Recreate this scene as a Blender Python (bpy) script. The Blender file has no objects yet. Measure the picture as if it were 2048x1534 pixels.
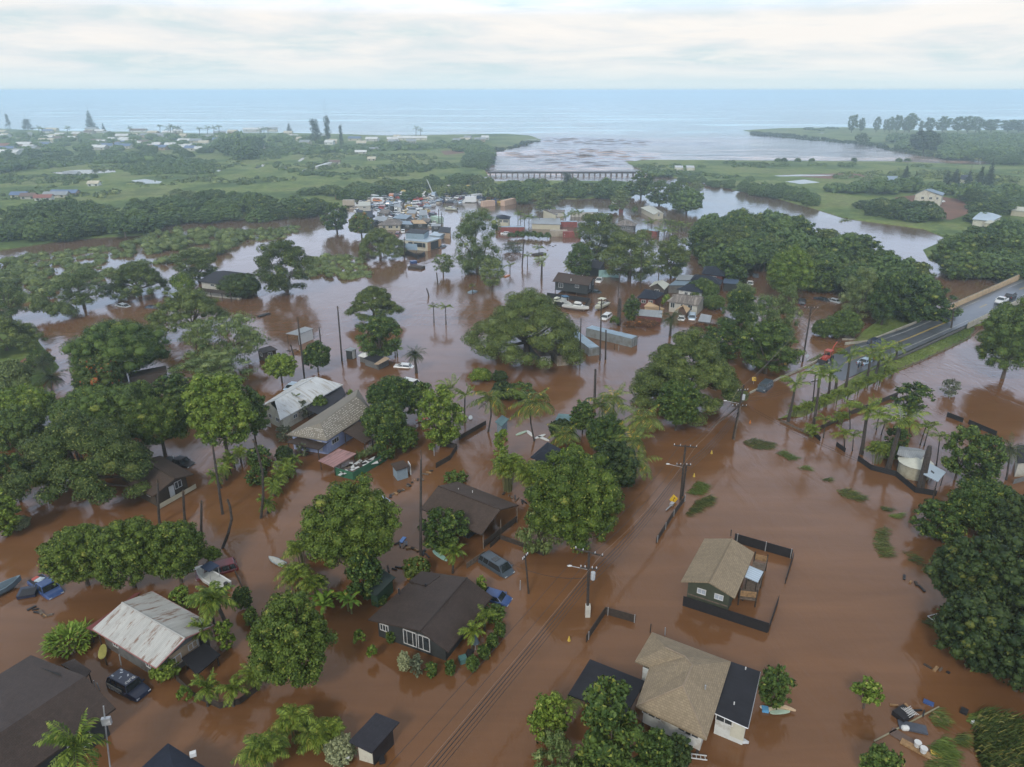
import bpy, math, random
import numpy as np
from mathutils import Vector, Matrix
R = math.radians
C = bpy.context.scene.collection
SC = bpy.context.scene
rnd = random.Random(7)
# ---------------------------------------------------------------- camera
H = 55.0; FPX = 1420.0; PITCH = R(22.46)
cam = bpy.data.cameras.new('camera'); cam_o = bpy.data.objects.new('camera', cam); C.objects.link(cam_o)
cam_o.location = (0, 0, H); cam_o.rotation_euler = (math.pi/2 - PITCH, 0, 0)
cam.sensor_width = 36; cam.lens = FPX/2048*36; cam.clip_end = 60000; cam.clip_start = 0.5
SC.camera = cam_o
SC.view_settings.view_transform = 'Standard'; SC.view_settings.look = 'None'
SC.view_settings.exposure = 0.4; SC.view_settings.gamma = 1
SC.cycles.max_bounces = 6; SC.cycles.diffuse_bounces = 2; SC.cycles.glossy_bounces = 3
SC.cycles.transmission_bounces = 2; SC.cycles.transparent_max_bounces = 6; SC.cycles.volume_bounces = 4
SC.cycles.use_denoising = True
# ---------------------------------------------------------------- sky
def N(nt, t, **k):
    n = nt.nodes.new(t)
    for a, v in k.items():
        if a in n.inputs: n.inputs[a].default_value = v
        else: setattr(n, a, v)
    return n
def L(nt, a, ao, b, bi): nt.links.new(a.outputs[ao], b.inputs[bi])
def ramp(nt, pts):
    r = nt.nodes.new('ShaderNodeValToRGB'); e = r.color_ramp.elements
    while len(e) < len(pts): e.new(0.5)
    for q, (p, c) in zip(e, pts):
        q.position = p; q.color = (c, c, c, 1) if isinstance(c, (int, float)) else (*c, 1)
    return r
W = bpy.data.worlds.new('World'); SC.world = W; W.use_nodes = True
nt = W.node_tree; nt.nodes.clear()
out = N(nt, 'ShaderNodeOutputWorld')
SUN_EL, SUN_AZ = R(38), R(200)
sky = N(nt, 'ShaderNodeTexSky'); sky.sky_type = 'NISHITA'; sky.sun_disc = False
sky.sun_elevation = SUN_EL; sky.sun_rotation = SUN_AZ; sky.air_density = 1.6; sky.dust_density = 2.0
bg1 = N(nt, 'ShaderNodeBackground', Strength=0.10); L(nt, sky, 0, bg1, 0)
# cloud deck: a noise laid on a flat layer overhead
tc = N(nt, 'ShaderNodeTexCoord'); sp = N(nt, 'ShaderNodeSeparateXYZ'); L(nt, tc, 'Generated', sp, 0)
zz = N(nt, 'ShaderNodeMath', operation='MAXIMUM'); L(nt, sp, 2, zz, 0); zz.inputs[1].default_value = 0.0
za = N(nt, 'ShaderNodeMath', operation='ADD'); L(nt, zz, 0, za, 0); za.inputs[1].default_value = 0.10
dx = N(nt, 'ShaderNodeMath', operation='DIVIDE'); L(nt, sp, 0, dx, 0); L(nt, za, 0, dx, 1)
dy = N(nt, 'ShaderNodeMath', operation='DIVIDE'); L(nt, sp, 1, dy, 0); L(nt, za, 0, dy, 1)
cb = N(nt, 'ShaderNodeCombineXYZ'); L(nt, dx, 0, cb, 0); L(nt, dy, 0, cb, 1)
def cn(scale, det, rough, off):
    m = N(nt, 'ShaderNodeMapping'); m.inputs['Location'].default_value = off; L(nt, cb, 0, m, 0)
    n = N(nt, 'ShaderNodeTexNoise', Scale=scale, Detail=det, Roughness=rough); n.inputs['Distortion'].default_value = 0.4
    L(nt, m, 0, n, 0); return n
n1 = cn(0.62, 6, 0.56, (3.1, 1.7, 0)); r1 = ramp(nt, [(0.36, (0.49, 0.60, 0.645)), (0.44, (0.57, 0.635, 0.67)), (0.51, (0.655, 0.675, 0.695)), (0.60, (0.75, 0.73, 0.715))])
L(nt, n1, 0, r1, 0)
n2 = cn(1.3, 8, 0.62, (0.4, 5.2, 2)); r2 = ramp(nt, [(0.46, 0.0), (0.64, 1.0)]); L(nt, n2, 0, r2, 0)
mx = N(nt, 'ShaderNodeMix', data_type='RGBA'); L(nt, r2, 0, mx, 0)
fac = N(nt, 'ShaderNodeMath', operation='MULTIPLY'); L(nt, r2, 0, fac, 0); fac.inputs[1].default_value = 0.6
L(nt, fac, 0, mx, 0); L(nt, r1, 0, mx, 6); mx.inputs[7].default_value = (0.78, 0.755, 0.735, 1)
# horizon band
hr = ramp(nt, [(0.0, 1.0), (0.010, 0.75), (0.030, 0.25), (0.06, 0.0)]); L(nt, sp, 2, hr, 0)
mh = N(nt, 'ShaderNodeMix', data_type='RGBA'); L(nt, hr, 0, mh, 0); L(nt, mx, 2, mh, 6); mh.inputs[7].default_value = (0.56, 0.68, 0.73, 1)
# darker cloud bellies overhead
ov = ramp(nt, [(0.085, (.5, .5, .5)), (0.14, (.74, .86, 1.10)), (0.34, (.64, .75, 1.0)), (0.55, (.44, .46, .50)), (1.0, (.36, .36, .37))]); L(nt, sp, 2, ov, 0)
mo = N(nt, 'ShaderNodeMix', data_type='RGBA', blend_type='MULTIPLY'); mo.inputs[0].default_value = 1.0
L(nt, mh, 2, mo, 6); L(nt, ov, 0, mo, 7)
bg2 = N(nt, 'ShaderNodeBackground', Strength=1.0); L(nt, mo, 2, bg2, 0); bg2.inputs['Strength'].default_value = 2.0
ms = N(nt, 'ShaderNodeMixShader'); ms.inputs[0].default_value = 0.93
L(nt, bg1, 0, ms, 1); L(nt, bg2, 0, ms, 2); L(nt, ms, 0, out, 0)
# ---------------------------------------------------------------- sun, veiled by cloud
sl = bpy.data.lights.new('sun', 'SUN'); sl.energy = 1.5; sl.angle = R(11); sl.color = (1.0, 0.95, 0.86)
so = bpy.data.objects.new('sun', sl); C.objects.link(so)
_d = Vector((math.sin(SUN_AZ)*math.cos(SUN_EL), math.cos(SUN_AZ)*math.cos(SUN_EL), math.sin(SUN_EL)))
so.rotation_euler = _d.to_track_quat('Z', 'Y').to_euler(); so.location = (0, -50, 120)
# ---------------------------------------------------------------- pixel (2048 wide) to place
_f = np.array((0, math.cos(PITCH), -math.sin(PITCH))); _u = np.array((0, math.sin(PITCH), math.cos(PITCH)))
def at(px, py, z=0.0):
    d = np.array(((px-1024)/FPX, 0, 0)) + _f + _u*((767-py)/FPX)
    t = (z-H)/d[2]
    return Vector((d[0]*t, d[1]*t, z))
def depth(p): return float(p[1]*_f[1] + (p[2]-H)*_f[2])
def ppm(p): return FPX/depth(p)
def ztop(p, py):
    """height above p's foot that shows at image row py"""
    v = (767-py)/FPX
    return H + p[1]*(v*_u[2]+_f[2])/(_f[1]+v*_u[1])
# ---------------------------------------------------------------- materials
MATS = {}
def newmat(name):
    m = bpy.data.materials.new(name); m.use_nodes = True; nt = m.node_tree
    b = nt.nodes['Principled BSDF']; return m, nt, b
def mat(name, col, rough=0.7, metal=0.0, var=0.12, scale=1.5, spec=0.4, dirt=None, bump=0.0, bscale=8):
    """plain paint / timber / metal with wear: fine and broad noise in the colour"""
    if name in MATS: return MATS[name]
    m, nt, b = newmat(name)
    tc = N(nt, 'ShaderNodeTexCoord')
    n = N(nt, 'ShaderNodeTexNoise', Scale=scale, Detail=6.0, Roughness=0.65); L(nt, tc, 'Object', n, 0)
    r = ramp(nt, [(0.3, tuple(c*(1-var*1.6) for c in col)), (0.5, col), (0.7, tuple(min(1, c*(1+var)) for c in col))])
    L(nt, n, 0, r, 0); src = (r, 0)
    if dirt:
        n2 = N(nt, 'ShaderNodeTexNoise', Scale=scale*0.35, Detail=8.0, Roughness=0.7); L(nt, tc, 'Object', n2, 0)
        r2 = ramp(nt, [(0.50, 0.0), (0.62, dirt[3] if len(dirt) > 3 else 0.8)]); L(nt, n2, 0, r2, 0)
        mx = N(nt, 'ShaderNodeMix', data_type='RGBA'); L(nt, r2, 0, mx, 0); L(nt, r, 0, mx, 6); mx.inputs[7].default_value = (*dirt[:3], 1)
        src = (mx, 2)
    L(nt, src[0], src[1], b, 'Base Color')
    b.inputs['Roughness'].default_value = rough; b.inputs['Metallic'].default_value = metal
    b.inputs['Specular IOR Level'].default_value = spec
    if bump:
        bn = N(nt, 'ShaderNodeTexNoise', Scale=bscale, Detail=4.0); L(nt, tc, 'Object', bn, 0)
        bp = N(nt, 'ShaderNodeBump', Strength=bump, Distance=0.05); L(nt, bn, 0, bp, 'Height'); L(nt, bp, 0, b, 'Normal')
    MATS[name] = m; return m
def roofmat(name, col, kind='shingle', rough=0.8, ang=0.0, spec=0.22, dirt=None, period=0.3, var=0.2, streak=0.5):
    """shingle courses or metal ribs. UV map: u along the eave, v up the slope, in metres"""
    if name in MATS: return MATS[name]
    m, nt, b = newmat(name)
    uv = N(nt, 'ShaderNodeUVMap'); sp = N(nt, 'ShaderNodeSeparateXYZ'); L(nt, uv, 0, sp, 0)
    tc = N(nt, 'ShaderNodeTexCoord')
    big = N(nt, 'ShaderNodeTexNoise', Scale=0.35, Detail=7.0, Roughness=0.7); L(nt, tc, 'Object', big, 0)
    r = ramp(nt, [(0.3, tuple(c*(1-var) for c in col)), (0.7, tuple(min(1, c*(1+var)) for c in col))]); L(nt, big, 0, r, 0)
    src = (r, 0)
    def mul(src, fac, node, o, lo, hi):
        rr = ramp(nt, [(0, lo), (1, hi)]); L(nt, node, o, rr, 0)
        mx = N(nt, 'ShaderNodeMix', data_type='RGBA', blend_type='MULTIPLY'); mx.inputs[0].default_value = fac
        L(nt, src[0], src[1], mx, 6); L(nt, rr, 0, mx, 7); return (mx, 2)
    if kind == 'shingle':
        br = N(nt, 'ShaderNodeTexBrick', Scale=1.0); br.inputs['Brick Width'].default_value = period*1.6; br.inputs['Row Height'].default_value = period
        br.inputs['Mortar Size'].default_value = 0.018; br.inputs['Color1'].default_value = (1, 1, 1, 1); br.inputs['Color2'].default_value = (0.62, 0.62, 0.62, 1)
        br.inputs['Mortar'].default_value = (0.35, 0.35, 0.35, 1); br.inputs['Bias'].default_value = 0.0
        L(nt, uv, 0, br, 0)
        mx = N(nt, 'ShaderNodeMix', data_type='RGBA', blend_type='MULTIPLY'); mx.inputs[0].default_value = 0.55
        L(nt, src[0], src[1], mx, 6); L(nt, br, 0, mx, 7); src = (mx, 2)
        hgt = (br, 1)
    elif kind == 'metal':
        w = N(nt, 'ShaderNodeTexWave', Scale=1.0/period*0.5); w.wave_type = 'BANDS'; w.bands_direction = 'X'; w.wave_profile = 'SIN'
        L(nt, uv, 0, w, 0)
        src = mul(src, 0.45, w, 0, 0.55, 1.0); hgt = (w, 1)
    else:
        hgt = None
    # streaks running down the slope
    mp = N(nt, 'ShaderNodeMapping'); mp.inputs['Scale'].default_value = (1.2, 0.15, 1); L(nt, uv, 0, mp, 0)
    st = N(nt, 'ShaderNodeTexNoise', Scale=1.6, Detail=6.0, Roughness=0.7); L(nt, mp, 0, st, 0)
    src = mul(src, streak, st, 0, 0.15, 1.5)
    if dirt:
        mp2 = N(nt, 'ShaderNodeMapping'); mp2.inputs['Scale'].default_value = (1.6, 0.28, 1); L(nt, uv, 0, mp2, 0)
        d2 = N(nt, 'ShaderNodeTexNoise', Scale=0.9, Detail=7.0, Roughness=0.75); L(nt, mp2, 0, d2, 0)
        r2 = ramp(nt, [(0.53, 0.0), (0.60, 0.85)]); L(nt, d2, 0, r2, 0)
        mx = N(nt, 'ShaderNodeMix', data_type='RGBA'); L(nt, r2, 0, mx, 0); L(nt, src[0], src[1], mx, 6); mx.inputs[7].default_value = (*dirt, 1); src = (mx, 2)
    L(nt, src[0], src[1], b, 'Base Color')
    b.inputs['Roughness'].default_value = rough; b.inputs['Specular IOR Level'].default_value = spec
    fn = N(nt, 'ShaderNodeTexNoise', Scale=9.0, Detail=3.0); L(nt, tc, 'Object', fn, 0)
    bp = N(nt, 'ShaderNodeBump', Strength=0.35, Distance=0.03); L(nt, fn, 0, bp, 'Height')
    if hgt:
        bp2 = N(nt, 'ShaderNodeBump', Strength=0.5, Distance=0.04); L(nt, hgt[0], hgt[1], bp2, 'Height'); L(nt, bp, 0, bp2, 'Normal'); bp = bp2
        if kind == 'shingle': bp2.invert = True
    L(nt, bp, 0, b, 'Normal')
    MATS[name] = m; return m
def leafmat(name, dark, light, tip=None, tipfrac=0.08, scale=0.25, rough=0.55):
    if name in MATS: return MATS[name]
    m, nt, b = newmat(name)
    g = N(nt, 'ShaderNodeNewGeometry'); tc = N(nt, 'ShaderNodeTexCoord')
    n = N(nt, 'ShaderNodeTexNoise', Scale=scale, Detail=4.0, Roughness=0.6); L(nt, tc, 'Object', n, 0)
    a = N(nt, 'ShaderNodeMath', operation='MULTIPLY_ADD'); L(nt, g, 'Random Per Island', a, 0); a.inputs[1].default_value = 0.62; a.inputs[2].default_value = -0.31
    sc_ = N(nt, 'ShaderNodeMath', operation='MULTIPLY_ADD'); L(nt, n, 0, sc_, 0); sc_.inputs[1].default_value = 0.7; sc_.inputs[2].default_value = 0.15
    ad = N(nt, 'ShaderNodeMath', operation='ADD'); L(nt, a, 0, ad, 0); L(nt, sc_, 0, ad, 1)
    oi = N(nt, 'ShaderNodeObjectInfo'); o2 = N(nt, 'ShaderNodeMath', operation='MULTIPLY_ADD'); L(nt, oi, 'Random', o2, 0); o2.inputs[1].default_value = 0.30; o2.inputs[2].default_value = -0.15
    a3 = N(nt, 'ShaderNodeMath', operation='ADD'); L(nt, ad, 0, a3, 0); L(nt, o2, 0, a3, 1)
    r = ramp(nt, [(0.22, dark), (0.80, light)]); L(nt, a3, 0, r, 0); src = (r, 0)
    if tip:
        r2 = ramp(nt, [(1-tipfrac, 0.0), (1-tipfrac+0.01, 1.0)]); L(nt, g, 'Random Per Island', r2, 0)
        mx = N(nt, 'ShaderNodeMix', data_type='RGBA'); L(nt, r2, 0, mx, 0); L(nt, r, 0, mx, 6); mx.inputs[7].default_value = (*tip, 1); src = (mx, 2)
    L(nt, src[0], src[1], b, 'Base Color')
    b.inputs['Roughness'].default_value = rough; b.inputs['Specular IOR Level'].default_value = 0.18
    MATS[name] = m; return m
bark = mat('bark', (0.10, 0.075, 0.055), 0.9, var=0.35, scale=3)
palmbark = mat('palm_bark', (0.055, 0.045, 0.038), 0.9, var=0.4, scale=4)
LM = dict(
    mango=leafmat('mango_leaf', (0.040, 0.070, 0.010), (0.125, 0.175, 0.027), tip=(0.237, 0.250, 0.050), tipfrac=0.05),
    mango2=leafmat('mango_leaf_deep', (0.026, 0.055, 0.012), (0.104, 0.156, 0.031), tip=(0.195, 0.221, 0.039), tipfrac=0.07),
    pod=leafmat('monkeypod_leaf', (0.043, 0.072, 0.017), (0.144, 0.180, 0.046), tip=(0.204, 0.228, 0.060), tipfrac=0.08),
    kiawe=leafmat('kiawe_leaf', (0.057, 0.092, 0.025), (0.172, 0.213, 0.069), tip=(0.230, 0.265, 0.092), tipfrac=0.08),
    bright=leafmat('bright_leaf', (0.065, 0.114, 0.013), (0.182, 0.247, 0.036), tip=(0.286, 0.325, 0.065), tipfrac=0.08),
    dark=leafmat('dark_leaf', (0.014, 0.030, 0.010), (0.060, 0.090, 0.023), tip=(0.103, 0.115, 0.023), tipfrac=0.05),
    wood=leafmat('far_leaf', (0.041, 0.078, 0.022), (0.121, 0.176, 0.046), scale=0.12),
    grey=leafmat('grey_leaf', (0.055, 0.068, 0.040), (0.143, 0.165, 0.094)),
    red=leafmat('croton_leaf', (0.050, 0.024, 0.013), (0.132, 0.066, 0.028), tip=(0.330, 0.132, 0.033), tipfrac=0.14),
    tulip=leafmat('tulip_tree_leaf', (0.033, 0.061, 0.013), (0.121, 0.154, 0.033), tip=(0.352, 0.110, 0.033), tipfrac=0.05),
    iron=leafmat('needle_leaf', (0.018, 0.039, 0.023), (0.058, 0.088, 0.046), scale=0.2),
    palm=leafmat('palm_leaf', (0.050, 0.088, 0.011), (0.187, 0.242, 0.033), tip=(0.242, 0.242, 0.044), tipfrac=0.05, scale=0.4),
    coco=leafmat('coconut_leaf', (0.050, 0.083, 0.015), (0.165, 0.204, 0.039), tip=(0.330, 0.242, 0.033), tipfrac=0.10, scale=0.4),
    date=leafmat('date_leaf', (0.028, 0.044, 0.018), (0.083, 0.099, 0.033), scale=0.4),
    banana=leafmat('banana_leaf', (0.061, 0.116, 0.013), (0.176, 0.264, 0.033), tip=(0.242, 0.220, 0.044), tipfrac=0.1, scale=0.5),
    reed=leafmat('reed_leaf', (0.035, 0.060, 0.014), (0.130, 0.160, 0.035), tip=(0.240, 0.220, 0.060), tipfrac=0.14, scale=0.5),
    silver=leafmat('silver_leaf', (0.121, 0.143, 0.077), (0.330, 0.341, 0.176), scale=0.5),
    deadleaf=leafmat('dead_frond', (0.061, 0.040, 0.022), (0.143, 0.094, 0.050), scale=0.5),
    lawn=leafmat('grass_blade', (0.060, 0.102, 0.017), (0.168, 0.216, 0.042), scale=0.4),
)
glass = mat('window_glass', (0.03, 0.04, 0.045), 0.08, var=0.3, spec=0.8)
carglass = mat('car_glass', (0.02, 0.026, 0.03), 0.06, var=0.2, spec=0.9)
white = mat('white_paint', (0.56, 0.56, 0.54), 0.5, var=0.06)
black = mat('black_plastic', (0.02, 0.02, 0.022), 0.5, var=0.3)
rubber = mat('tyre_rubber', (0.018, 0.018, 0.018), 0.85)
chrome = mat('chrome', (0.55, 0.56, 0.58), 0.25, metal=0.9)
darkwood = mat('dark_timber', (0.045, 0.035, 0.028), 0.85, var=0.35, scale=3)
plank = mat('timber', (0.28, 0.17, 0.08), 0.8, var=0.3, scale=3)
redlamp = mat('lamp_red', (0.45, 0.02, 0.015), 0.3)
# ---------------------------------------------------------------- mesh helpers
class MB:
    """collects faces in world (or local) coordinates; build() links them as ONE mesh object"""
    def __init__(s): s.v = []; s.f = []; s.uv = None; s.sm = False
    def add(s, vs, fs):
        o = len(s.v); s.v += [tuple(v) for v in vs]; s.f += [tuple(i+o for i in f) for f in fs]; return s
    def box(s, c, d, rz=0.0, M=None):
        x, y, z = d[0]/2, d[1]/2, d[2]/2; cr, sr = math.cos(rz), math.sin(rz)
        vs = []
        for dz in (-z, z):
            for dx, dy in ((-x, -y), (x, -y), (x, y), (-x, y)):
                p = Vector((c[0]+dx*cr-dy*sr, c[1]+dx*sr+dy*cr, c[2]+dz)); vs.append(M @ p if M else p)
        return s.add(vs, [(3, 2, 1, 0), (4, 5, 6, 7), (0, 1, 5, 4), (1, 2, 6, 5), (2, 3, 7, 6), (3, 0, 4, 7)])
    def tube(s, pts, r, n=8, caps=True):
        pts = [Vector(p) for p in pts]; rs = r if isinstance(r, (list, tuple)) else [r]*len(pts)
        vs = []; fs = []
        for i, p in enumerate(pts):
            d = (pts[min(i+1, len(pts)-1)]-pts[max(i-1, 0)]).normalized()
            a = d.cross(Vector((0, 0, 1))) if abs(d.z) < 0.9 else d.cross(Vector((1, 0, 0)))
            a.normalize(); b = d.cross(a)
            for k in range(n):
                t = 2*math.pi*k/n; vs.append(p + a*math.cos(t)*rs[i] + b*math.sin(t)*rs[i])
        for i in range(len(pts)-1):
            for k in range(n):
                k2 = (k+1) % n; fs.append((i*n+k, i*n+k2, (i+1)*n+k2, (i+1)*n+k))
        if caps: fs.append(tuple(range(n))[::-1]); fs.append(tuple((len(pts)-1)*n+k for k in range(n)))
        return s.add(vs, fs)
    def prism(s, poly, z0, z1):
        """poly: list of (x,y) ccw"""
        n = len(poly); vs = [(p[0], p[1], z0) for p in poly] + [(p[0], p[1], z1) for p in poly]
        return s.add(vs, [tuple(range(n))[::-1], tuple(range(n, 2*n))] + [(i, (i+1) % n, n+(i+1) % n, n+i) for i in range(n)])
    def slab(s, quad, t):
        """thick sheet below a 3-D polygon"""
        n = len(quad); q = [Vector(p) for p in quad]; vs = q + [p-Vector((0, 0, t)) for p in q]
        return s.add(vs, [tuple(range(n)), tuple(range(n, 2*n))[::-1]] + [(i, n+i, n+(i+1) % n, (i+1) % n) for i in range(n)])
    def ball(s, c, r, n=8, m=6):
        r = r if isinstance(r, (list, tuple)) else (r, r, r); vs = []; fs = []
        for j in range(m+1):
            ph = math.pi*j/m
            for k in range(n):
                t = 2*math.pi*k/n; vs.append((c[0]+r[0]*math.sin(ph)*math.cos(t), c[1]+r[1]*math.sin(ph)*math.sin(t), c[2]+r[2]*math.cos(ph)))
        for j in range(m):
            for k in range(n):
                k2 = (k+1) % n; fs.append((j*n+k, (j+1)*n+k, (j+1)*n+k2, j*n+k2))
        return s.add(vs, fs)
    def loft(s, secs):
        """secs: rings of equal length"""
        n = len(secs[0]); vs = [p for r in secs for p in r]; fs = []
        for i in range(len(secs)-1):
            for k in range(n):
                k2 = (k+1) % n; fs.append((i*n+k, i*n+k2, (i+1)*n+k2, (i+1)*n+k))
        fs.append(tuple(range(n))[::-1]); fs.append(tuple((len(secs)-1)*n+k for k in range(n)))
        return s.add(vs, fs)
    def build(s, name, m, parent=None, loc=None, smooth=False, world=True):
        base = Vector((0, 0, 0))
        if parent is not None and world: base = wloc(parent)
        elif loc is not None: base = Vector(loc)
        me = bpy.data.meshes.new(name)
        me.from_pydata([(v[0]-base[0], v[1]-base[1], v[2]-base[2]) for v in s.v] if world else s.v, [], s.f)
        if smooth:
            me.polygons.foreach_set('use_smooth', [True]*len(me.polygons))
        me.materials.append(m)
        o = bpy.data.objects.new(name, me); C.objects.link(o)
        if parent is not None: o.parent = parent
        elif loc is not None: o.location = loc
        return o
def wloc(o):
    v = Vector((0, 0, 0))
    while o is not None: v += Vector(o.location); o = o.parent
    return v
def tag(o, label=None, cat=None, group=None, kind=None):
    if label: o['label'] = label
    if cat: o['category'] = cat
    if group: o['group'] = group
    if kind: o['kind'] = kind
    return o
def root(name, loc, label, cat, group=None, rz=0):
    o = bpy.data.objects.new(name, None); C.objects.link(o); o.location = loc; o.rotation_euler.z = rz
    o.empty_display_size = 0.5
    return tag(o, label, cat, group)
def copy_tree(o, parent=None):
    c = o.copy(); C.objects.link(c)
    if parent is not None: c.parent = parent
    for ch in list(o.children): copy_tree(ch, c)
    return c
def npmesh(name, V, F, m, smooth=False):
    """V (n,3), F (k,4) or (k,3)"""
    me = bpy.data.meshes.new(name); V = np.asarray(V, np.float32); F = np.asarray(F, np.int32)
    me.vertices.add(len(V)); me.vertices.foreach_set('co', V.ravel())
    k = F.shape[1]; me.loops.add(F.size); me.loops.foreach_set('vertex_index', F.ravel())
    me.polygons.add(len(F)); me.polygons.foreach_set('loop_start', np.arange(0, F.size, k, dtype=np.int32))
    me.polygons.foreach_set('loop_total', np.full(len(F), k, np.int32))
    if smooth: me.polygons.foreach_set('use_smooth', np.ones(len(F), bool))
    me.update(calc_edges=True); me.materials.append(m); return me
def obj(name, me, parent=None, loc=(0, 0, 0)):
    o = bpy.data.objects.new(name, me); C.objects.link(o); o.location = loc
    if parent is not None: o.parent = parent
    return o
def tri_poly(poly):
    """ear clipping of an (x,y) polygon -> ccw points, triangles"""
    P = [Vector((p[0], p[1])) for p in poly]
    if sum(P[i].x*P[(i+1) % len(P)].y-P[(i+1) % len(P)].x*P[i].y for i in range(len(P))) < 0: P = P[::-1]
    from mathutils.geometry import tessellate_polygon
    t = tessellate_polygon([[Vector((p.x, p.y, 0)) for p in P]])
    return P, t
def inside(poly, x, y):
    """vectorised point in polygon"""
    x = np.asarray(x); y = np.asarray(y); c = np.zeros(x.shape, bool); n = len(poly)
    for i in range(n):
        x1, y1 = poly[i][0], poly[i][1]; x2, y2 = poly[(i+1) % n][0], poly[(i+1) % n][1]
        c ^= ((y1 > y) != (y2 > y)) & (x < (x2-x1)*(y-y1)/((y2-y1)+1e-12)+x1)
    return c
def G(pts, z=0.0): return [at(p[0], p[1], z) for p in pts]
# ---------------------------------------------------------------- water
def watermat():
    m, nt, b = newmat('flood_water'); g = N(nt, 'ShaderNodeNewGeometry'); sp = N(nt, 'ShaderNodeSeparateXYZ'); L(nt, g, 'Position', sp, 0)
    # suspended silt: red-brown over the village, greyer in the lagoon, clear blue offshore
    n = N(nt, 'ShaderNodeTexNoise', Scale=0.012, Detail=6.0, Roughness=0.6); L(nt, g, 'Position', n, 0)
    near = ramp(nt, [(0.35, (0.138, 0.061, 0.023)), (0.65, (0.170, 0.083, 0.039))]); L(nt, n, 0, near, 0)
    fm0 = N(nt, 'ShaderNodeMapping'); L(nt, g, 'Position', fm0, 0); fm0.inputs['Rotation'].default_value = (0, 0, R(-32)); fm0.inputs['Scale'].default_value = (0.02, 0.16, 1)
    fn0 = N(nt, 'ShaderNodeTexNoise', Scale=1.0, Detail=8.0, Roughness=0.6); fn0.inputs['Distortion'].default_value = 1.5; L(nt, fm0, 0, fn0, 0)
    fr0 = ramp(nt, [(0.36, 0.90), (0.5, 1.0), (0.64, 1.12)]); L(nt, fn0, 0, fr0, 0)
    nm = N(nt, 'ShaderNodeMix', data_type='RGBA', blend_type='MULTIPLY'); nm.inputs[0].default_value = 1.0; L(nt, near, 0, nm, 6); L(nt, fr0, 0, nm, 7)
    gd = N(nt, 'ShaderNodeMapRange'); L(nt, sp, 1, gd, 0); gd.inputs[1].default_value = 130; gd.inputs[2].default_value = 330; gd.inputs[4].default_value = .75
    n5 = N(nt, 'ShaderNodeMix', data_type='RGBA'); L(nt, gd, 0, n5, 0); L(nt, nm, 2, n5, 6); n5.inputs[7].default_value = (0.105, 0.075, 0.055, 1)  # base greyed with distance in place of stronger sky reflection; silt is the same
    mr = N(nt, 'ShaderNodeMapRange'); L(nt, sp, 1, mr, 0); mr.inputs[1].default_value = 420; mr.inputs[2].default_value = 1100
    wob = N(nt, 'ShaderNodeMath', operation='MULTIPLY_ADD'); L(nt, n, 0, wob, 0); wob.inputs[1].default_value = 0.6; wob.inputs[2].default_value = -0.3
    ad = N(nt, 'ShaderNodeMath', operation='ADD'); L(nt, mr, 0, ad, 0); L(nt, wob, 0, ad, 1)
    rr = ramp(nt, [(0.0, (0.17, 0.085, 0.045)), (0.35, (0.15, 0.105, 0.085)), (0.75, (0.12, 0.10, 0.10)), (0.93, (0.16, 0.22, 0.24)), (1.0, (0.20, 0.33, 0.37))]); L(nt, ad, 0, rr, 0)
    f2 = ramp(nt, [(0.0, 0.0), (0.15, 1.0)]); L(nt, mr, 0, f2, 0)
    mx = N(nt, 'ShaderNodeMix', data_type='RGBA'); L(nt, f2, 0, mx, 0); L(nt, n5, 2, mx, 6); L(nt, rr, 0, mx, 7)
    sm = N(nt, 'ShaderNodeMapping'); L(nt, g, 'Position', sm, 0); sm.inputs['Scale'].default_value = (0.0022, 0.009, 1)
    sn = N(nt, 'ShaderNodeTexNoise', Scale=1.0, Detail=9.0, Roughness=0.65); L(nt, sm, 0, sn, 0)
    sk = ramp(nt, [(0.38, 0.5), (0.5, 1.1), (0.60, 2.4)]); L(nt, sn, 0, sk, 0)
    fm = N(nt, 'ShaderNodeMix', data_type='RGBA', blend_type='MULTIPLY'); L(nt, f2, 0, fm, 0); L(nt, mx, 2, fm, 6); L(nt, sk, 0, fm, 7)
    L(nt, fm, 2, b, 'Base Color')
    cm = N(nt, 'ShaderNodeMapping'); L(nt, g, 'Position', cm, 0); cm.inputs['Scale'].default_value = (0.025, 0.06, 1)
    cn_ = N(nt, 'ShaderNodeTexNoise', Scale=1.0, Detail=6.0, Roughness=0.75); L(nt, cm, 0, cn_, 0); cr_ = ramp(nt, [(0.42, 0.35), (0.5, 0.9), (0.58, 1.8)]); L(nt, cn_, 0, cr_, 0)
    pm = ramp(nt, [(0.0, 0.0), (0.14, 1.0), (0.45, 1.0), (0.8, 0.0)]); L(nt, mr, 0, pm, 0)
    f3 = N(nt, 'ShaderNodeMix', data_type='RGBA', blend_type='MULTIPLY'); L(nt, pm, 0, f3, 0); L(nt, fm, 2, f3, 6); L(nt, cr_, 0, f3, 7); L(nt, f3, 2, b, 'Base Color')  # dark and bright wave faces of the river mouth painted into the base colour
    rg = N(nt, 'ShaderNodeMapRange'); L(nt, sn, 0, rg, 0); rg.inputs[1].default_value = .4; rg.inputs[2].default_value = .6; rg.inputs[3].default_value = 0.05; rg.inputs[4].default_value = 0.16; L(nt, rg, 0, b, 'Roughness')
    b.inputs['IOR'].default_value = 1.42; b.inputs['Specular IOR Level'].default_value = 0.5
    # ripples of two sizes; calm and ruffled patches
    tex = N(nt, 'ShaderNodeMapping'); L(nt, g, 'Position', tex, 0); tex.inputs['Rotation'].default_value = (0, 0, R(25)); tex.inputs['Scale'].default_value = (1.0, 0.45, 1)
    a1 = N(nt, 'ShaderNodeTexNoise', Scale=1.1, Detail=5.0, Roughness=0.6); L(nt, tex, 0, a1, 0)
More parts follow.
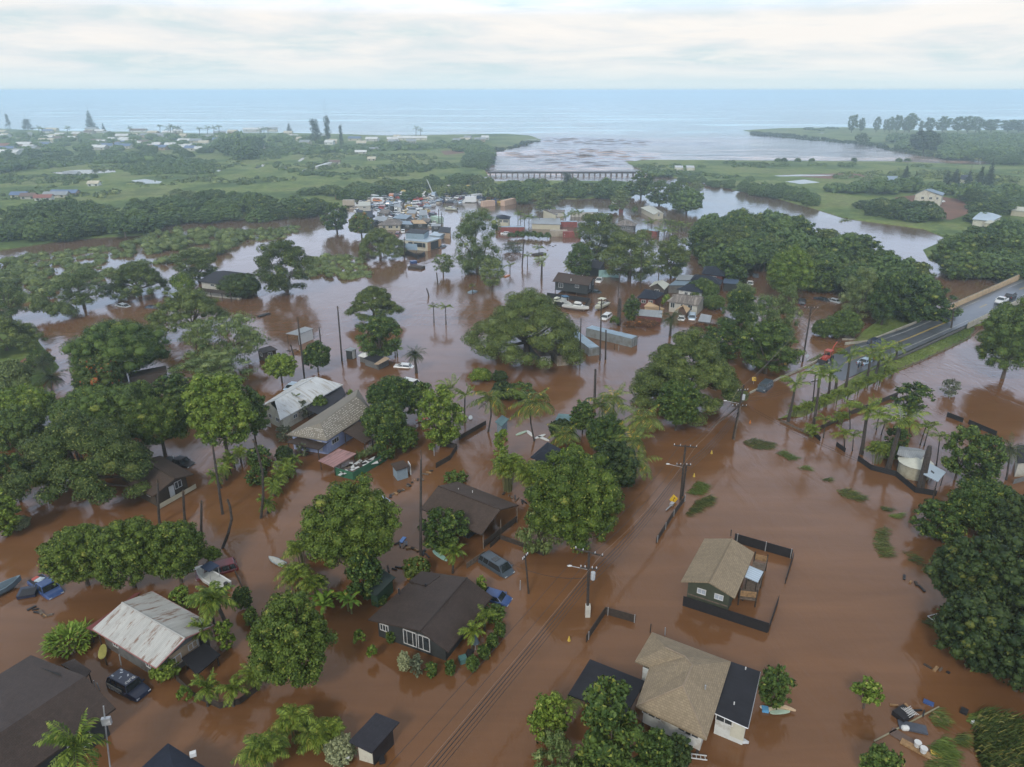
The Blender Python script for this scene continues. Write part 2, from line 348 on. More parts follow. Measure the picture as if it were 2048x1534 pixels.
    a2 = N(nt, 'ShaderNodeTexNoise', Scale=0.16, Detail=4.0, Roughness=0.55); L(nt, tex, 0, a2, 0); a2.inputs['Distortion'].default_value = 1.2
    pt = N(nt, 'ShaderNodeTexNoise', Scale=0.02, Detail=5.0, Roughness=0.6); L(nt, g, 'Position', pt, 0)
    pr = ramp(nt, [(0.40, 0.14), (0.62, 0.44)]); L(nt, pt, 0, pr, 0)
    # the sea is choppier
    sr = N(nt, 'ShaderNodeMapRange'); L(nt, sp, 1, sr, 0); sr.inputs[1].default_value = 430; sr.inputs[2].default_value = 900; sr.inputs[3].default_value = 1.0; sr.inputs[4].default_value = 4.0
    st = N(nt, 'ShaderNodeMath', operation='MULTIPLY'); L(nt, pr, 0, st, 0); L(nt, sr, 0, st, 1)
    b1 = N(nt, 'ShaderNodeBump', Distance=0.10); L(nt, a1, 0, b1, 'Height'); L(nt, st, 0, b1, 'Strength')
    b2 = N(nt, 'ShaderNodeBump', Distance=0.5); L(nt, a2, 0, b2, 'Height'); L(nt, st, 0, b2, 'Strength'); L(nt, b1, 0, b2, 'Normal')
    a3 = N(nt, 'ShaderNodeTexNoise', Scale=0.07, Detail=5.0, Roughness=0.7); L(nt, tex, 0, a3, 0)
    pq = N(nt, 'ShaderNodeTexNoise', Scale=0.006, Detail=4.0, Roughness=0.6); L(nt, g, 'Position', pq, 0); pqr = ramp(nt, [(0.38, 0.0), (0.50, 1.0)]); L(nt, pq, 0, pqr, 0)
    s3 = N(nt, 'ShaderNodeMath', operation='MULTIPLY'); L(nt, pm, 0, s3, 0); L(nt, pqr, 0, s3, 1)
    b3 = N(nt, 'ShaderNodeBump', Distance=2.2); L(nt, a3, 0, b3, 'Height'); L(nt, s3, 0, b3, 'Strength'); L(nt, b2, 0, b3, 'Normal')
    L(nt, b3, 0, b, 'Normal')
    # dark wave faces put into the specular level as dull patches and bands
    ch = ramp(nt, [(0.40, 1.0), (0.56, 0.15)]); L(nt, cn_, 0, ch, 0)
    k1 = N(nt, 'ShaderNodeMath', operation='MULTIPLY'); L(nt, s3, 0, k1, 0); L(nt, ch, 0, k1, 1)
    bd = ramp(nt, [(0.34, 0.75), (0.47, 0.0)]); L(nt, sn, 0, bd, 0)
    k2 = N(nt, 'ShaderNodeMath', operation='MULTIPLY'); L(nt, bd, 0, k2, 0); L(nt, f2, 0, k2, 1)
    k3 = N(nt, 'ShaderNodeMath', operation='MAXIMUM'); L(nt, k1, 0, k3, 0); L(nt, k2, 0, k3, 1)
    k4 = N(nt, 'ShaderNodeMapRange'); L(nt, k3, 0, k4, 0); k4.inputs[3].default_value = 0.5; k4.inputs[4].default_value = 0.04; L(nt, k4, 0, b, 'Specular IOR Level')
    return m
WM = watermat()
def sheet(name, poly, z, m, kind='structure', thick=0.0):
    P, t = tri_poly(poly)
    me = bpy.data.meshes.new(name); me.from_pydata([(p.x, p.y, z) for p in P], [], [tuple(q) for q in t]); me.materials.append(m)
    me.update(); o = obj(name, me); o['kind'] = kind
    if me.polygons[0].normal.z < 0: me.flip_normals()
    return o
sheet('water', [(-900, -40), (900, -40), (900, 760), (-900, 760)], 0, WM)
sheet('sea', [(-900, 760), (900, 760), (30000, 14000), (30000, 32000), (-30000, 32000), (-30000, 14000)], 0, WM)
# choppy water where the river meets the sea: real waves
gx, gy = np.meshgrid(np.arange(-60, 420, 1.9), np.arange(545, 1010, 1.9)); rg_ = np.random.default_rng(5); hz_ = np.zeros_like(gx)
for i in range(26):
    wl_ = rg_.uniform(6, 26); a_ = rg_.normal(math.pi/2, .55); k_ = 2*math.pi/wl_; hz_ += wl_*.0095*np.sin(k_*(gx*math.cos(a_)+gy*math.sin(a_))+rg_.uniform(0, 6))
cx_ = 30+(gy-545)*.30; env = np.exp(-((gx-cx_)/(60+(gy-545)*.24))**4)*np.clip((gy-545)/25, 0, 1)*np.clip((1010-gy)/120, 0, 1)
env *= np.clip(.55+.9*np.sin(gx*.021+gy*.013+1)*np.sin(gy*.017-gx*.008), .05, 1)
gz = -.12+env*(.5+hz_); ny_, nx_ = gx.shape; ii = np.arange(ny_*nx_).reshape(ny_, nx_)
F_ = np.stack([ii[:-1, :-1], ii[:-1, 1:], ii[1:, 1:], ii[1:, :-1]], -1).reshape(-1, 4); keep = env.ravel()[F_].max(1) > .04
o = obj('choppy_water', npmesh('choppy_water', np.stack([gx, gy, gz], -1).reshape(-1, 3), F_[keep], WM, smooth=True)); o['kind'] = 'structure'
# ---------------------------------------------------------------- land
def landmat():
    m, nt, b = newmat('grassland'); g = N(nt, 'ShaderNodeNewGeometry')
    n = N(nt, 'ShaderNodeTexNoise', Scale=0.02, Detail=8.0, Roughness=0.65); L(nt, g, 'Position', n, 0)
    r = ramp(nt, [(0.32, (0.050, 0.085, 0.022)), (0.44, (0.095, 0.145, 0.035)), (0.52, (0.17, 0.215, 0.055)), (0.58, (0.19, 0.21, 0.07)), (0.66, (0.11, 0.145, 0.04))]); L(nt, n, 0, r, 0)
    n2 = N(nt, 'ShaderNodeTexNoise', Scale=0.4, Detail=6.0, Roughness=0.7); L(nt, g, 'Position', n2, 0)
    r2 = ramp(nt, [(0.35, 0.55), (0.65, 1.15)]); L(nt, n2, 0, r2, 0)
    mx = N(nt, 'ShaderNodeMix', data_type='RGBA', blend_type='MULTIPLY'); mx.inputs[0].default_value = 0.8; L(nt, r, 0, mx, 6); L(nt, r2, 0, mx, 7)
    L(nt, mx, 2, b, 'Base Color'); b.inputs['Roughness'].default_value = 0.9; b.inputs['Specular IOR Level'].default_value = 0.15
    bp = N(nt, 'ShaderNodeBump', Strength=0.8, Distance=0.6); L(nt, n2, 0, bp, 'Height'); L(nt, bp, 0, b, 'Normal')
    return m
GM = landmat()
rock = mat('shore_rock', (0.05, 0.045, 0.04), 0.9, var=0.4, scale=0.5)
def land(name, px, z=0.5):
    """a low bank: top sheet with a sloping earth edge that runs under the water"""
    P, t = tri_poly([(p.x, p.y) for p in G(px)])
    n = len(P); c = sum(P, Vector((0, 0)))/n
    vs = [(p.x, p.y, z) for p in P]; out = []
    for i in range(n):
        e = (P[(i+1) % n]-P[i-1]); nn = Vector((e.y, -e.x)).normalized(); q = P[i]+nn*1.6; out.append((q.x, q.y, -0.6))
    fs = [tuple(q) for q in t]
    me = bpy.data.meshes.new(name)
    sides = [(i, n+i, n+(i+1) % n, (i+1) % n) for i in range(n)]
    me.from_pydata(vs+out, [], fs+sides); me.materials.append(GM); me.update()
    o = obj(name, me); o['kind'] = 'structure'; return o
LAND_W = [(-260, 262), (0, 258), (110, 263), (260, 264), (420, 268), (540, 266), (660, 268), (780, 272), (900, 270), (1010, 268), (1060, 272), (1083, 280), (1050, 288), (1015, 298), (990, 302), (978, 320), (966, 338), (975, 352), (900, 364), (800, 380), (700, 398), (655, 425), (560, 434), (430, 440), (330, 441), (285, 470), (150, 478), (0, 500), (-420, 540)]
land('grassland', LAND_W)
land('grassland', [(560, 432), (700, 398), (850, 375), (980, 364), (1100, 362), (1250, 364), (1290, 372), (1260, 392), (1150, 398), (1040, 398), (960, 395), (800, 385), (720, 400), (650, 424)], 0.45)
LAND_E = [(1252, 324), (1290, 321), (1400, 321), (1600, 323), (1800, 324), (1930, 330), (2300, 330), (2500, 560), (2060, 548), (1930, 540), (1862, 520), (1850, 500), (1900, 478), (1850, 458), (1760, 446), (1690, 436), (1640, 420), (1560, 398), (1480, 382), (1400, 362), (1330, 352), (1285, 340)]
land('grassland', LAND_E)
land('grassland', [(1488, 261), (1560, 257), (1690, 255), (1850, 262), (2300, 258), (2500, 332), (2048, 326), (1900, 318), (1800, 300), (1720, 285), (1600, 275), (1510, 266)])
land('grassland', [(-60, 640), (55, 655), (75, 690), (112, 735), (80, 770), (30, 782), (-60, 790)], 0.4)
land('grassland', [(1712, 682), (1735, 660), (1790, 622), (1850, 622), (1868, 632), (1800, 658), (1740, 683)], 0.35)
land('grassland', [(1788, 742), (1840, 720), (1935, 676), (1945, 656), (1928, 647), (1895, 662), (1790, 712), (1740, 738), (1690, 770), (1600, 820), (1560, 840), (1600, 832), (1700, 786)], 0.3)
# standing rainwater on the fields and bare earth patches
PUD = mat('rain_puddle', (0.10, 0.09, 0.08), 0.05, var=0.1, spec=0.6)
def puddle(px, z=0.53): return sheet('puddle', [(p.x, p.y) for p in G(px, z)], z, PUD)
puddle([(98, 345), (150, 340), (228, 338), (232, 344), (180, 348), (120, 348)])
puddle([(262, 361), (290, 358), (325, 363), (318, 367), (280, 367)])
puddle([(432, 342), (446, 335), (444, 341), (436, 343)])
puddle([(508, 335), (530, 327), (528, 332), (514, 337)]); puddle([(545, 333), (560, 326), (556, 332)])
puddle([(562, 340), (575, 329), (578, 332), (570, 341)]); puddle([(595, 322), (612, 310), (608, 318), (600, 323)])
puddle([(604, 341), (632, 330), (628, 339), (606, 342)]); puddle([(732, 316), (738, 305), (740, 316)])
puddle([(922, 320), (934, 304), (932, 314), (924, 324)])
puddle([(1548, 351), (1600, 349), (1680, 350), (1640, 352), (1560, 353)]); puddle([(1570, 363), (1610, 359), (1640, 365), (1600, 368)])
puddle([(1632, 265), (1648, 265), (1646, 267)]); puddle([(1850, 304), (1870, 303), (1872, 305)])
earth = mat('red_earth', (0.16, 0.075, 0.045), 0.95, var=0.25, scale=0.05)
for q in ([(1790, 395), (1850, 388), (1915, 398), (1960, 420), (1900, 440), (1850, 430), (1800, 412)], [(1560, 350), (1700, 346), (1750, 352), (1660, 358)], [(880, 302), (920, 300), (930, 306), (890, 310)], [(40, 722), (60, 710), (100, 728), (40, 742)]):
    sheet('bare_earth', [(p.x, p.y) for p in G(q, 0.515)], 0.515, earth)
# ---------------------------------------------------------------- foliage
def atY(px, py, Y):
    d = np.array(((px-1024)/FPX, 0, 0)) + _f + _u*((767-py)/FPX); t = Y/d[1]
    return Vector((d[0]*t, Y, H+d[2]*t))
_q = []
def _cubesphere():
    V = []; F = []; idx = {}
    def vid(p):
        k = tuple(np.round(p, 4))
        if k not in idx: idx[k] = len(V); v = np.array(p, float); V.append(v/np.linalg.norm(v))
        return idx[k]
    for ax in range(3):
        for s in (-1, 1):
            for i in (-1, 0):
                for j in (-1, 0):
                    q = []
                    for a, b in ((i, j), (i+1, j), (i+1, j+1), (i, j+1)):
                        p = [0, 0, 0]; p[ax] = s; p[(ax+1) % 3] = a; p[(ax+2) % 3] = b; q.append(vid(p))
                    F.append(q if s > 0 else q[::-1])
    return np.array(V), np.array(F)
CSV, CSF = _cubesphere()
def cores(c, r, k, rng):
    n = len(c); V = CSV[None]*r[:, None]*k*(1+0.15*rng.standard_normal((n, len(CSV), 1))) + c[:, None]
    F = CSF[None] + (np.arange(n)*len(CSV))[:, None, None]
    return V.reshape(-1, 3), F.reshape(-1, 4)
def leaves(c, r, nleaf, size, rng, droop=0.0, aspect=0.45, ublo=0.8, ubhi=1.12, upb=0.25):
    """leaf-sized faces spread over the shells of the lobes (c centre, r radii)"""
    area = (r[:, 0]*r[:, 1]+r[:, 0]*r[:, 2]); w = area/area.sum()
    li = rng.choice(len(c), nleaf, p=w)
    d = rng.standard_normal((nleaf, 3)); d[:, 2] += upb; d /= np.linalg.norm(d, axis=1)[:, None]
    P = c[li] + r[li]*d*rng.uniform(ublo, ubhi, (nleaf, 1))
    nrm = d + 0.55*rng.standard_normal((nleaf, 3)); nrm[:, 2] += 0.35; nrm /= np.linalg.norm(nrm, axis=1)[:, None]
    t = rng.standard_normal((nleaf, 3)); t[:, 2] -= droop; t -= nrm*(t*nrm).sum(1)[:, None]*(1-min(1, droop*0.3)); t /= np.linalg.norm(t, axis=1)[:, None]
    b = np.cross(nrm, t); s = size*rng.uniform(0.55, 1.35, (nleaf, 1))
    bend = nrm*s*0.18
    V = np.stack([P-t*s*0.5-bend, P+b*s*aspect*0.5, P+t*s*0.5-bend, P-b*s*aspect*0.5], 1).reshape(-1, 3)
    F = np.arange(nleaf*4).reshape(-1, 4)
    return V, F
def join(parts):
    V = []; F = []; o = 0
    for v, f in parts: V.append(v); F.append(f+o); o += len(v)
    return np.concatenate(V), np.concatenate(F)
def lobes_for(shape, Rx, Rz, rng):
    """returns lobe centres and radii about the crown's centre"""
    if shape == 'dome':
        n = 160; i = np.arange(n)+0.5; z = 1-2*i/n*0.86; th = i*2.39996+rng.uniform(0, 6)
        rr = np.sqrt(1-z*z); d = np.stack([rr*np.cos(th), rr*np.sin(th), z], 1)+rng.normal(0, 0.10, (n, 3))
        lump = 1+0.13*np.sin(3*th[:, None]*0+d[:, :1]*3.1+rng.uniform(0, 6))*np.cos(d[:, 1:2]*2.7)
        c = d*np.array([Rx, Rx, Rz])*0.80*lump; s = rng.uniform(0.10, 0.22, (n, 1))*Rx
        r = np.concatenate([s, s, s*0.85], 1)
        c = np.concatenate([c, [[0, 0, -0.05*Rz]]]); r = np.concatenate([r, [[Rx*0.76, Rx*0.76, Rz*0.76]]])
    elif shape == 'umbrella':
        n = 150; a = rng.uniform(0, 6.283, n); q = np.sqrt(rng.uniform(0.0, 1, n)); ph = rng.uniform(0, 6, 3)
        ed = 1+0.14*np.sin(3*a+ph[0])+0.09*np.sin(5*a+ph[1])
        x = q*np.cos(a)*ed*Rx*0.92; y = q*np.sin(a)*ed*Rx*0.92
        z = Rz*(0.86-1.6*q**2.0)+rng.normal(0, 0.10, n)*Rz
        c = np.stack([x, y, z], 1); s = rng.uniform(0.10, 0.19, (n, 1))*Rx
        r = np.concatenate([s, s, np.minimum(s*0.62, Rz*0.5)], 1)
    elif shape == 'open':
        n = 90; a = rng.uniform(0, 6.283, n); q = rng.uniform(0.1, 1, n)**0.6; zz = rng.uniform(-0.95, 1, n)
        k = np.sqrt(np.clip(1-zz*zz*0.85, 0.05, 1))
        c = np.stack([q*np.cos(a)*k*Rx*0.9, q*np.sin(a)*k*Rx*0.9, zz*Rz*0.88], 1)
        s = rng.uniform(0.12, 0.25, (n, 1))*Rx; r = np.concatenate([s, s, s*0.7*min(1.6, Rz/Rx)], 1)
    elif shape == 'column':
        n = 40; zz = np.linspace(-0.95, 0.98, n); a = rng.uniform(0, 6.283, n)
        w = np.clip(1.05-0.55*(zz+1)/2, 0.2, 1)*rng.uniform(0.35, 1.5, n)
        c = np.stack([np.cos(a)*w*Rx*0.7, np.sin(a)*w*Rx*0.7, zz*Rz*0.93], 1)
        s = rng.uniform(0.28, 0.46, (n, 1))*Rx; r = np.concatenate([s, s, s*1.3], 1)
    elif shape == 'cone':
        n = 60; zz = np.linspace(0, 1, n); a = np.arange(n)*2.4
        zz = zz*.93; w = (1-zz)*0.8+.05
        c = np.stack([np.cos(a)*w*Rx*0.6, np.sin(a)*w*Rx*0.6, (zz*2-1)*Rz*0.95], 1)
        s = (0.14+0.40*(1-zz))[:, None]*Rx*rng.uniform(.7, 1.3, (n, 1)); r = np.concatenate([s, s, s*0.4], 1)
    else:  # bush
        n = 30; a = rng.uniform(0, 6.283, n); q = np.sqrt(rng.uniform(0, 1, n))
        c = np.stack([q*np.cos(a)*Rx*0.75, q*np.sin(a)*Rx*0.75, Rz*(0.7-0.9*q*q)+rng.normal(0, 0.1, n)*Rz], 1)
        s = rng.uniform(0.2, 0.34, (n, 1))*Rx; r = np.concatenate([s, s, np.minimum(s, Rz*0.5)], 1)
    return c, r
SPEC = {  # kind: shape, leaf material, leaf length (m), coverage, droop, core factor
    'mango': ('dome', 'mango', 0.29, 1.3, 0.3, 0.66), 'mango2': ('dome', 'mango2', 0.31, 1.3, 0.3, 0.66),
    'round': ('dome', 'bright', 0.38, 1.2, 0.2, 0.66), 'pod': ('umbrella', 'pod', 0.30, 1.7, 0.2, 0.6),
    'kiawe': ('open', 'kiawe', 0.40, 1.5, 1.3, 0.5), 'openg': ('open', 'mango2', 0.40, 1.25, 0.6, 0.60),
    'openb': ('open', 'bright', 0.40, 1.2, 0.6, 0.55), 'grey': ('open', 'grey', 0.40, 0.8, 0.8, 0.0), 'bush': ('bush', 'mango2', 0.36, 1.3, 0.3, 0.7),
    'bushb': ('bush', 'bright', 0.36, 1.2, 0.3, 0.6), 'bushk': ('bush', 'kiawe', 0.38, 1.3, 0.8, 0.6), 'tulip': ('dome', 'tulip', 0.42, 1.1, 0.2, 0.75),
    'dark': ('dome', 'dark', 0.40, 1.1, 0.5, 0.8), 'wood': ('dome', 'wood', 0.55, 1.1, 0.2, 0.8), 'woodu': ('umbrella', 'wood', 0.5, 1.3, 0.2, 0.7),
    'iron': ('column', 'iron', 0.45, 0.9, 0.4, 0), 'norfolk': ('cone', 'iron', 0.55, 1.4, 0.2, .3), 'croton': ('bush', 'red', 0.40, 1.3, 0.6, 0.7),
    'silver': ('dome', 'silver', 0.22, 1.0, 0.2, 0.7), 'weep': ('open', 'kiawe', 0.55, 1.5, 2.6, 0.45), 'podk': ('open', 'pod', 0.36, 1.5, 0.5, 0.5),
}
def crown_mesh(kind, Rx, Rz, seed, lmax=26000, detail=1.0):
    shape, lm, ls, cov, droop, ck = SPEC[kind]; rng = np.random.default_rng(seed)
    c, r = lobes_for(shape, Rx, Rz, rng)
    ls = ls*detail
    area = 4*math.pi*(r[:, 0]*r[:, 2]).sum()*0.8
    n = int(min(lmax, max(260, area/(ls*ls*0.3)*0.55*cov)))
    parts = [leaves(c, r, n, ls, rng, droop, aspect=0.34 if droop > 1 else 0.55)]
    if ck: parts.append(cores(c, r, ck, rng))
    V, F = join(parts)
    return npmesh('crown', V, F, LM[lm]), c, r
def limbs(c, r, Rx, hc, seed, n=7, rt=None, lean=0.0, multi=1):
    """trunk rising from the ground, forking into limbs that reach lobes; local coordinates, ground at z=0"""
    rng = np.random.default_rng(seed); mb = MB(); rt = rt or max(0.10, Rx*0.055)
    low = c[np.argsort(-r[:, 0])]; pick = rng.permutation(len(c))[:n]
    for k in range(multi):
        ox = rng.normal(0, 0.5) if multi > 1 else 0; oy = rng.normal(0, 0.5) if multi > 1 else 0
        fork = Vector((ox*0.4+lean*0.3, oy*0.4, hc*0.45))
        mb.tube([(ox, oy, -0.6), (ox*0.7+lean*0.1, oy*0.7, hc*0.22), fork], [rt*1.25, rt, rt*0.85], 7)
        for j in pick[k::multi]:
            e = Vector(c[j]) + Vector((0, 0, hc)); m = fork.lerp(e, 0.5) + Vector((rng.normal(0, .1)*Rx, rng.normal(0, .1)*Rx, -abs(e.z-fork.z)*0.08))
            mb.tube([fork, m, e], [rt*0.62, rt*0.36, rt*0.14], 5, caps=False)
    return mb
SEED = [100]
def fit(x0, y0, x1, y1, clear, rzmin=0.3, rzmax=1.5):
    """crown box in the photograph -> place, radii and height of the crown"""
    cx, cy = (x0+x1)/2, (y0+y1)/2; hc = clear+3
    for _ in range(6):
        p = at(cx, cy, hc); s = ppm(p); rx = (x1-x0)/2/s
        a = math.atan2(H-hc, p.y); q = ((y1-y0)/2/s)**2-(rx*math.sin(a))**2
        rz = math.sqrt(q)/math.cos(a) if q > 0 else 0; rz = min(max(rz, rzmin*rx), rzmax*rx); hc = clear+rz
    return p, rx, rz, hc
PROTO = {}
def tree(kind, x0, y0, x1, y1, label, clear=1.5, group=None, name='tree', cat='tree', rzmin=None, lmax=26000, multi=1, trunk=True, sc=1.0, nl=7):
    SEED[0] += 1; sd = SEED[0]; shape = SPEC[kind][0]
    rzmin = rzmin or {'umbrella': 0.28, 'dome': 0.55, 'open': 0.4, 'bush': 0.35, 'column': 1.0, 'cone': 1.2}[shape]
    p, rx, rz, hc = fit(x0, y0, x1, y1, clear, rzmin, 4.0)
    rx *= sc; rz *= sc
    d = depth(p); det = max(1.0, d/190)
    if d > 260:      # far away: shared meshes, scaled
        k = (kind, sd % 3); b = {'column': 3, 'cone': 3, 'bush': 2.5}.get(shape, 5.0)
        if k not in PROTO:
            zr = {'umbrella': 0.42, 'column': 3, 'cone': 3, 'bush': 0.6}.get(shape, 0.85)
            me, c, r = crown_mesh(kind, b, b*zr, 900+sd, 5000, 1.5); tm = limbs(c, r, b, b*1.2, sd)
            mb = MB(); mb.v = tm.v; mb.f = tm.f; to = mb.build('trunk', bark, world=False); tme = to.data; bpy.data.objects.remove(to)
            PROTO[k] = (me, tme, b, b*zr)
        me, tme, b, bz = PROTO[k]
        o = root(name, (p.x, p.y, 0), label, cat, group, rz=sd*1.7)
        cr = obj('crown', me, o, (0, 0, hc)); cr.scale = (rx/b, rx/b, rz/bz)
        if trunk: t = obj('trunk', tme, o); t.scale = (rx/b, rx/b, hc/(b*1.2))
        return o
    me, c, r = crown_mesh(kind, rx, rz, sd, lmax, det)
    o = root(name, (p.x, p.y, 0), label, cat, group)
    obj('crown', me, o, (0, 0, hc))
    if trunk:
        mb = limbs(c, r, rx, hc, sd, n=nl, multi=multi); mb.build('trunk', bark, o, world=False)
    return o
def bush(kind, x0, y0, x1, y1, label, **k):
    k.setdefault('clear', 0.0); k.setdefault('trunk', False); k.setdefault('name', 'bush'); k.setdefault('cat', 'bush'); k.setdefault('sc', 1.0)
    return tree(kind, x0, y0, x1, y1, label, **k)
def forest(pxpoly, spacing, rr, hh, kinds, label, group, seed, name='tree', cat='tree', cap=400, jitter=0.35, skip=None, zoff=0.0):
    """individual trees of a wood: linked copies of a few crowns and trunks"""
    rng = np.random.default_rng(seed); P = [(p.x, p.y) for p in G(pxpoly, (hh[0]+hh[1])*0.33)]; A = np.array(P)
    (x0, y0), (x1, y1) = A.min(0), A.max(0); xs, ys = [], []
    row = 0; y = y0
    while y < y1:
        x = x0+(row % 2)*spacing/2
        while x < x1: xs.append(x+rng.normal(0, jitter*spacing*0.5)); ys.append(y+rng.normal(0, jitter*spacing*0.5)); x += spacing
        y += spacing*0.87; row += 1
    ok = inside(P, np.array(xs), np.array(ys)); allp = sorted([(a, b) for a, b, q in zip(xs, ys, ok) if q], key=lambda q: q[1]); pts = allp[:cap]; rest = allp[cap:]
    if rest:
        CS = []; RS = []
        for x, y in rest:
            R0 = rng.uniform(*rr); h = rng.uniform(*hh); c, r = lobes_for('dome', R0, min(R0*.85, h*.5), rng); k = np.where(c[:, 2] > -.2*R0)[0][::2]; k = np.append(k, len(c)-1); CS.append(c[k]+[x, y, h-min(R0*.85, h*.5)]); RS.append(r[k]*1.15)
        c = np.concatenate(CS); r = np.concatenate(RS); o = obj('woodland', npmesh('woodland', *join([leaves(c, r, min(420*len(rest), 170000), 1.0, rng, .2, upb=.5), cores(c, r, .84, rng)]), LM[SPEC[kinds[0]][1]])); o['kind'] = 'stuff'
    for i, (x, y) in enumerate(pts):
        kind = kinds[rng.integers(len(kinds))]; R0 = rng.uniform(*rr); h = rng.uniform(*hh); shape = SPEC[kind][0]
        k = (kind, int(rng.integers(3))); b = {'column': 3, 'cone': 3, 'bush': 2.5}.get(shape, 5.0)
        if k not in PROTO:
            zr = {'umbrella': 0.42, 'column': 3, 'cone': 3, 'bush': 0.6}.get(shape, 0.85)
            me, c, r = crown_mesh(kind, b, b*zr, 950+len(PROTO), 5500, 1.4); tm = limbs(c, r, b, b*1.2, 50+len(PROTO))
            to = tm.build('trunk', bark, world=False); tme = to.data; bpy.data.objects.remove(to); PROTO[k] = (me, tme, b, b*zr)
        me, tme, b, bz = PROTO[k]
        rz = min(R0*{'umbrella': 0.42, 'column': 2.6, 'cone': 2.6, 'bush': 0.6}.get(shape, 0.85), h*0.55); hc = h-rz
        o = root(name, (x, y, zoff), label, cat, group, rz=rng.uniform(0, 6.28))
        cr = obj('crown', me, o, (0, 0, hc)); cr.scale = (R0/b, R0/b, rz/bz)
        if shape != 'bush': t = obj('trunk', tme, o); t.scale = (R0/b*0.8, R0/b*0.8, hc/(b*1.2))
    print('FOREST', label[:40], len(pts), len(rest))
def thicket(name, pxpoly, spacing, rr, hh, lm, seed, leaf=0.9, per=46, z=0.0, label=None, cover=1.0):
    """scrub that reads as one mass: ONE object of many leafy clumps"""
    rng = np.random.default_rng(seed); P = [(p.x, p.y) for p in G(pxpoly, (hh[0]+hh[1])*0.3)]; A = np.array(P)
    (x0, y0), (x1, y1) = A.min(0), A.max(0)
    n = int((x1-x0)*(y1-y0)/spacing**2); x = rng.uniform(x0, x1, n); y = rng.uniform(y0, y1, n); k = inside(P, x, y)
    if cover < 1:
        f = np.sin(x*0.09+seed)+np.sin(y*0.07+seed*2)+np.sin((x+y)*0.05)+0.8*np.sin(x*0.23-y*0.19); k &= f > np.quantile(f, 1-cover)
    x = x[k]; y = y[k]; n = len(x)
    if n == 0: return
    R0 = rng.uniform(*rr, n); h = rng.uniform(*hh, n)*(0.8+0.35*np.sin(x*0.06+y*0.045+seed))
    c = np.stack([x, y, z+h-R0*0.6], 1); r = np.stack([R0, R0, np.maximum(R0*0.65, h*0.45)], 1)
    V, F = join([leaves(c, r, min(per*n, 260000), leaf, rng, 0.3, upb=0.6), cores(c, r, 0.80, rng)])
    o = obj(name, npmesh(name, V, F, LM[lm])); tag(o, label, 'scrub' if label else None, kind='stuff'); return o
def blades(name, pxpoly, n, ln, w, lm, seed, up=0.8, z=0.0, wind=(0.3, 0.2), world=None, label=None, kind='stuff', cat=None):
    """long leaves or grass blades rooted in an area"""
    rng = np.random.default_rng(seed); P = [(p.x, p.y) for p in G(pxpoly)] if world is None else world; A = np.array(P)
    (x0, y0), (x1, y1) = A.min(0), A.max(0); x = rng.uniform(x0, x1, n*3); y = rng.uniform(y0, y1, n*3); k = inside(P, x, y)
    x = x[k][:n]; y = y[k][:n]; n = len(x)
    a = rng.uniform(0, 6.28, n); l = rng.uniform(*ln, n)
    d = np.stack([np.cos(a)*0.5+wind[0], np.sin(a)*0.5+wind[1], np.full(n, up)], 1); d /= np.linalg.norm(d, axis=1)[:, None]
    sd = np.stack([-np.sin(a), np.cos(a), 0*a], 1)*w
    p0 = np.stack([x, y, np.full(n, z-0.1)], 1); p1 = p0+d*l[:, None]*0.55; p2 = p1+(d*np.array([1.3, 1.3, 0.25]))*l[:, None]*0.5
    V = np.stack([p0-sd*0.5, p0+sd*0.5, p1+sd, p1-sd, p2+sd*0.25, p2-sd*0.25], 1).reshape(-1, 3)
    i = np.arange(n)[:, None]*6; F = np.concatenate([i+np.array([[0, 1, 2, 3]]), i+np.array([[3, 2, 4, 5]])])
    o = obj(name, npmesh(name, V, F, LM[lm])); tag(o, label, cat, kind=kind); return o
# ---------------------------------------------------------------- palms
def frond(az, el, ln, droop, npair, lw, rng, sweep=(0, 0), leaf=0.55):
    """arching feather frond from the origin: returns V (.,3), F (.,4)"""
    t = np.linspace(0, 1, npair+1); d0 = np.array([math.cos(az)*math.cos(el), math.sin(az)*math.cos(el), math.sin(el)])
    pos = [np.zeros(3)]; d = d0.copy(); st = ln/npair
    for i in range(npair):
        d = d+np.array([sweep[0], sweep[1], -droop])*(1.0/npair)*(0.5+1.4*i/npair); d /= np.linalg.norm(d); pos.append(pos[-1]+d*st)
    pos = np.array(pos); V = []; F = []
    tan = np.gradient(pos, axis=0); tan /= np.linalg.norm(tan, axis=1)[:, None]
    side = np.cross(tan, np.array([0, 0, 1.0])); side /= (np.linalg.norm(side, axis=1)[:, None]+1e-6)
    upv = np.cross(side, tan)
    for i in range(1, npair+1):
        l = ln*leaf*math.sin(math.pi*(0.12+0.86*t[i]))**0.8*0.55*rng.uniform(0.8, 1.15)
        for s in (-1, 1):
            dr = side[i]*s*0.8+tan[i]*0.55-upv[i]*rng.uniform(0.1, 0.5); dr /= np.linalg.norm(dr)
            a = pos[i]; e = a+dr*l-np.array([0, 0, l*0.25]); m = a+dr*l*0.5; w = tan[i]*lw
            V += [a, m+w, e, m-w]; k = len(V); F.append((k-4, k-3, k-2, k-1))
    for i in range(npair):
        w = side[i]*0.035*(1.3-t[i]); V += [pos[i]-w, pos[i]+w, pos[i+1]+w*0.8, pos[i+1]-w*0.8]; k = len(V); F.append((k-4, k-3, k-2, k-1))
    return np.array(V), np.array(F)
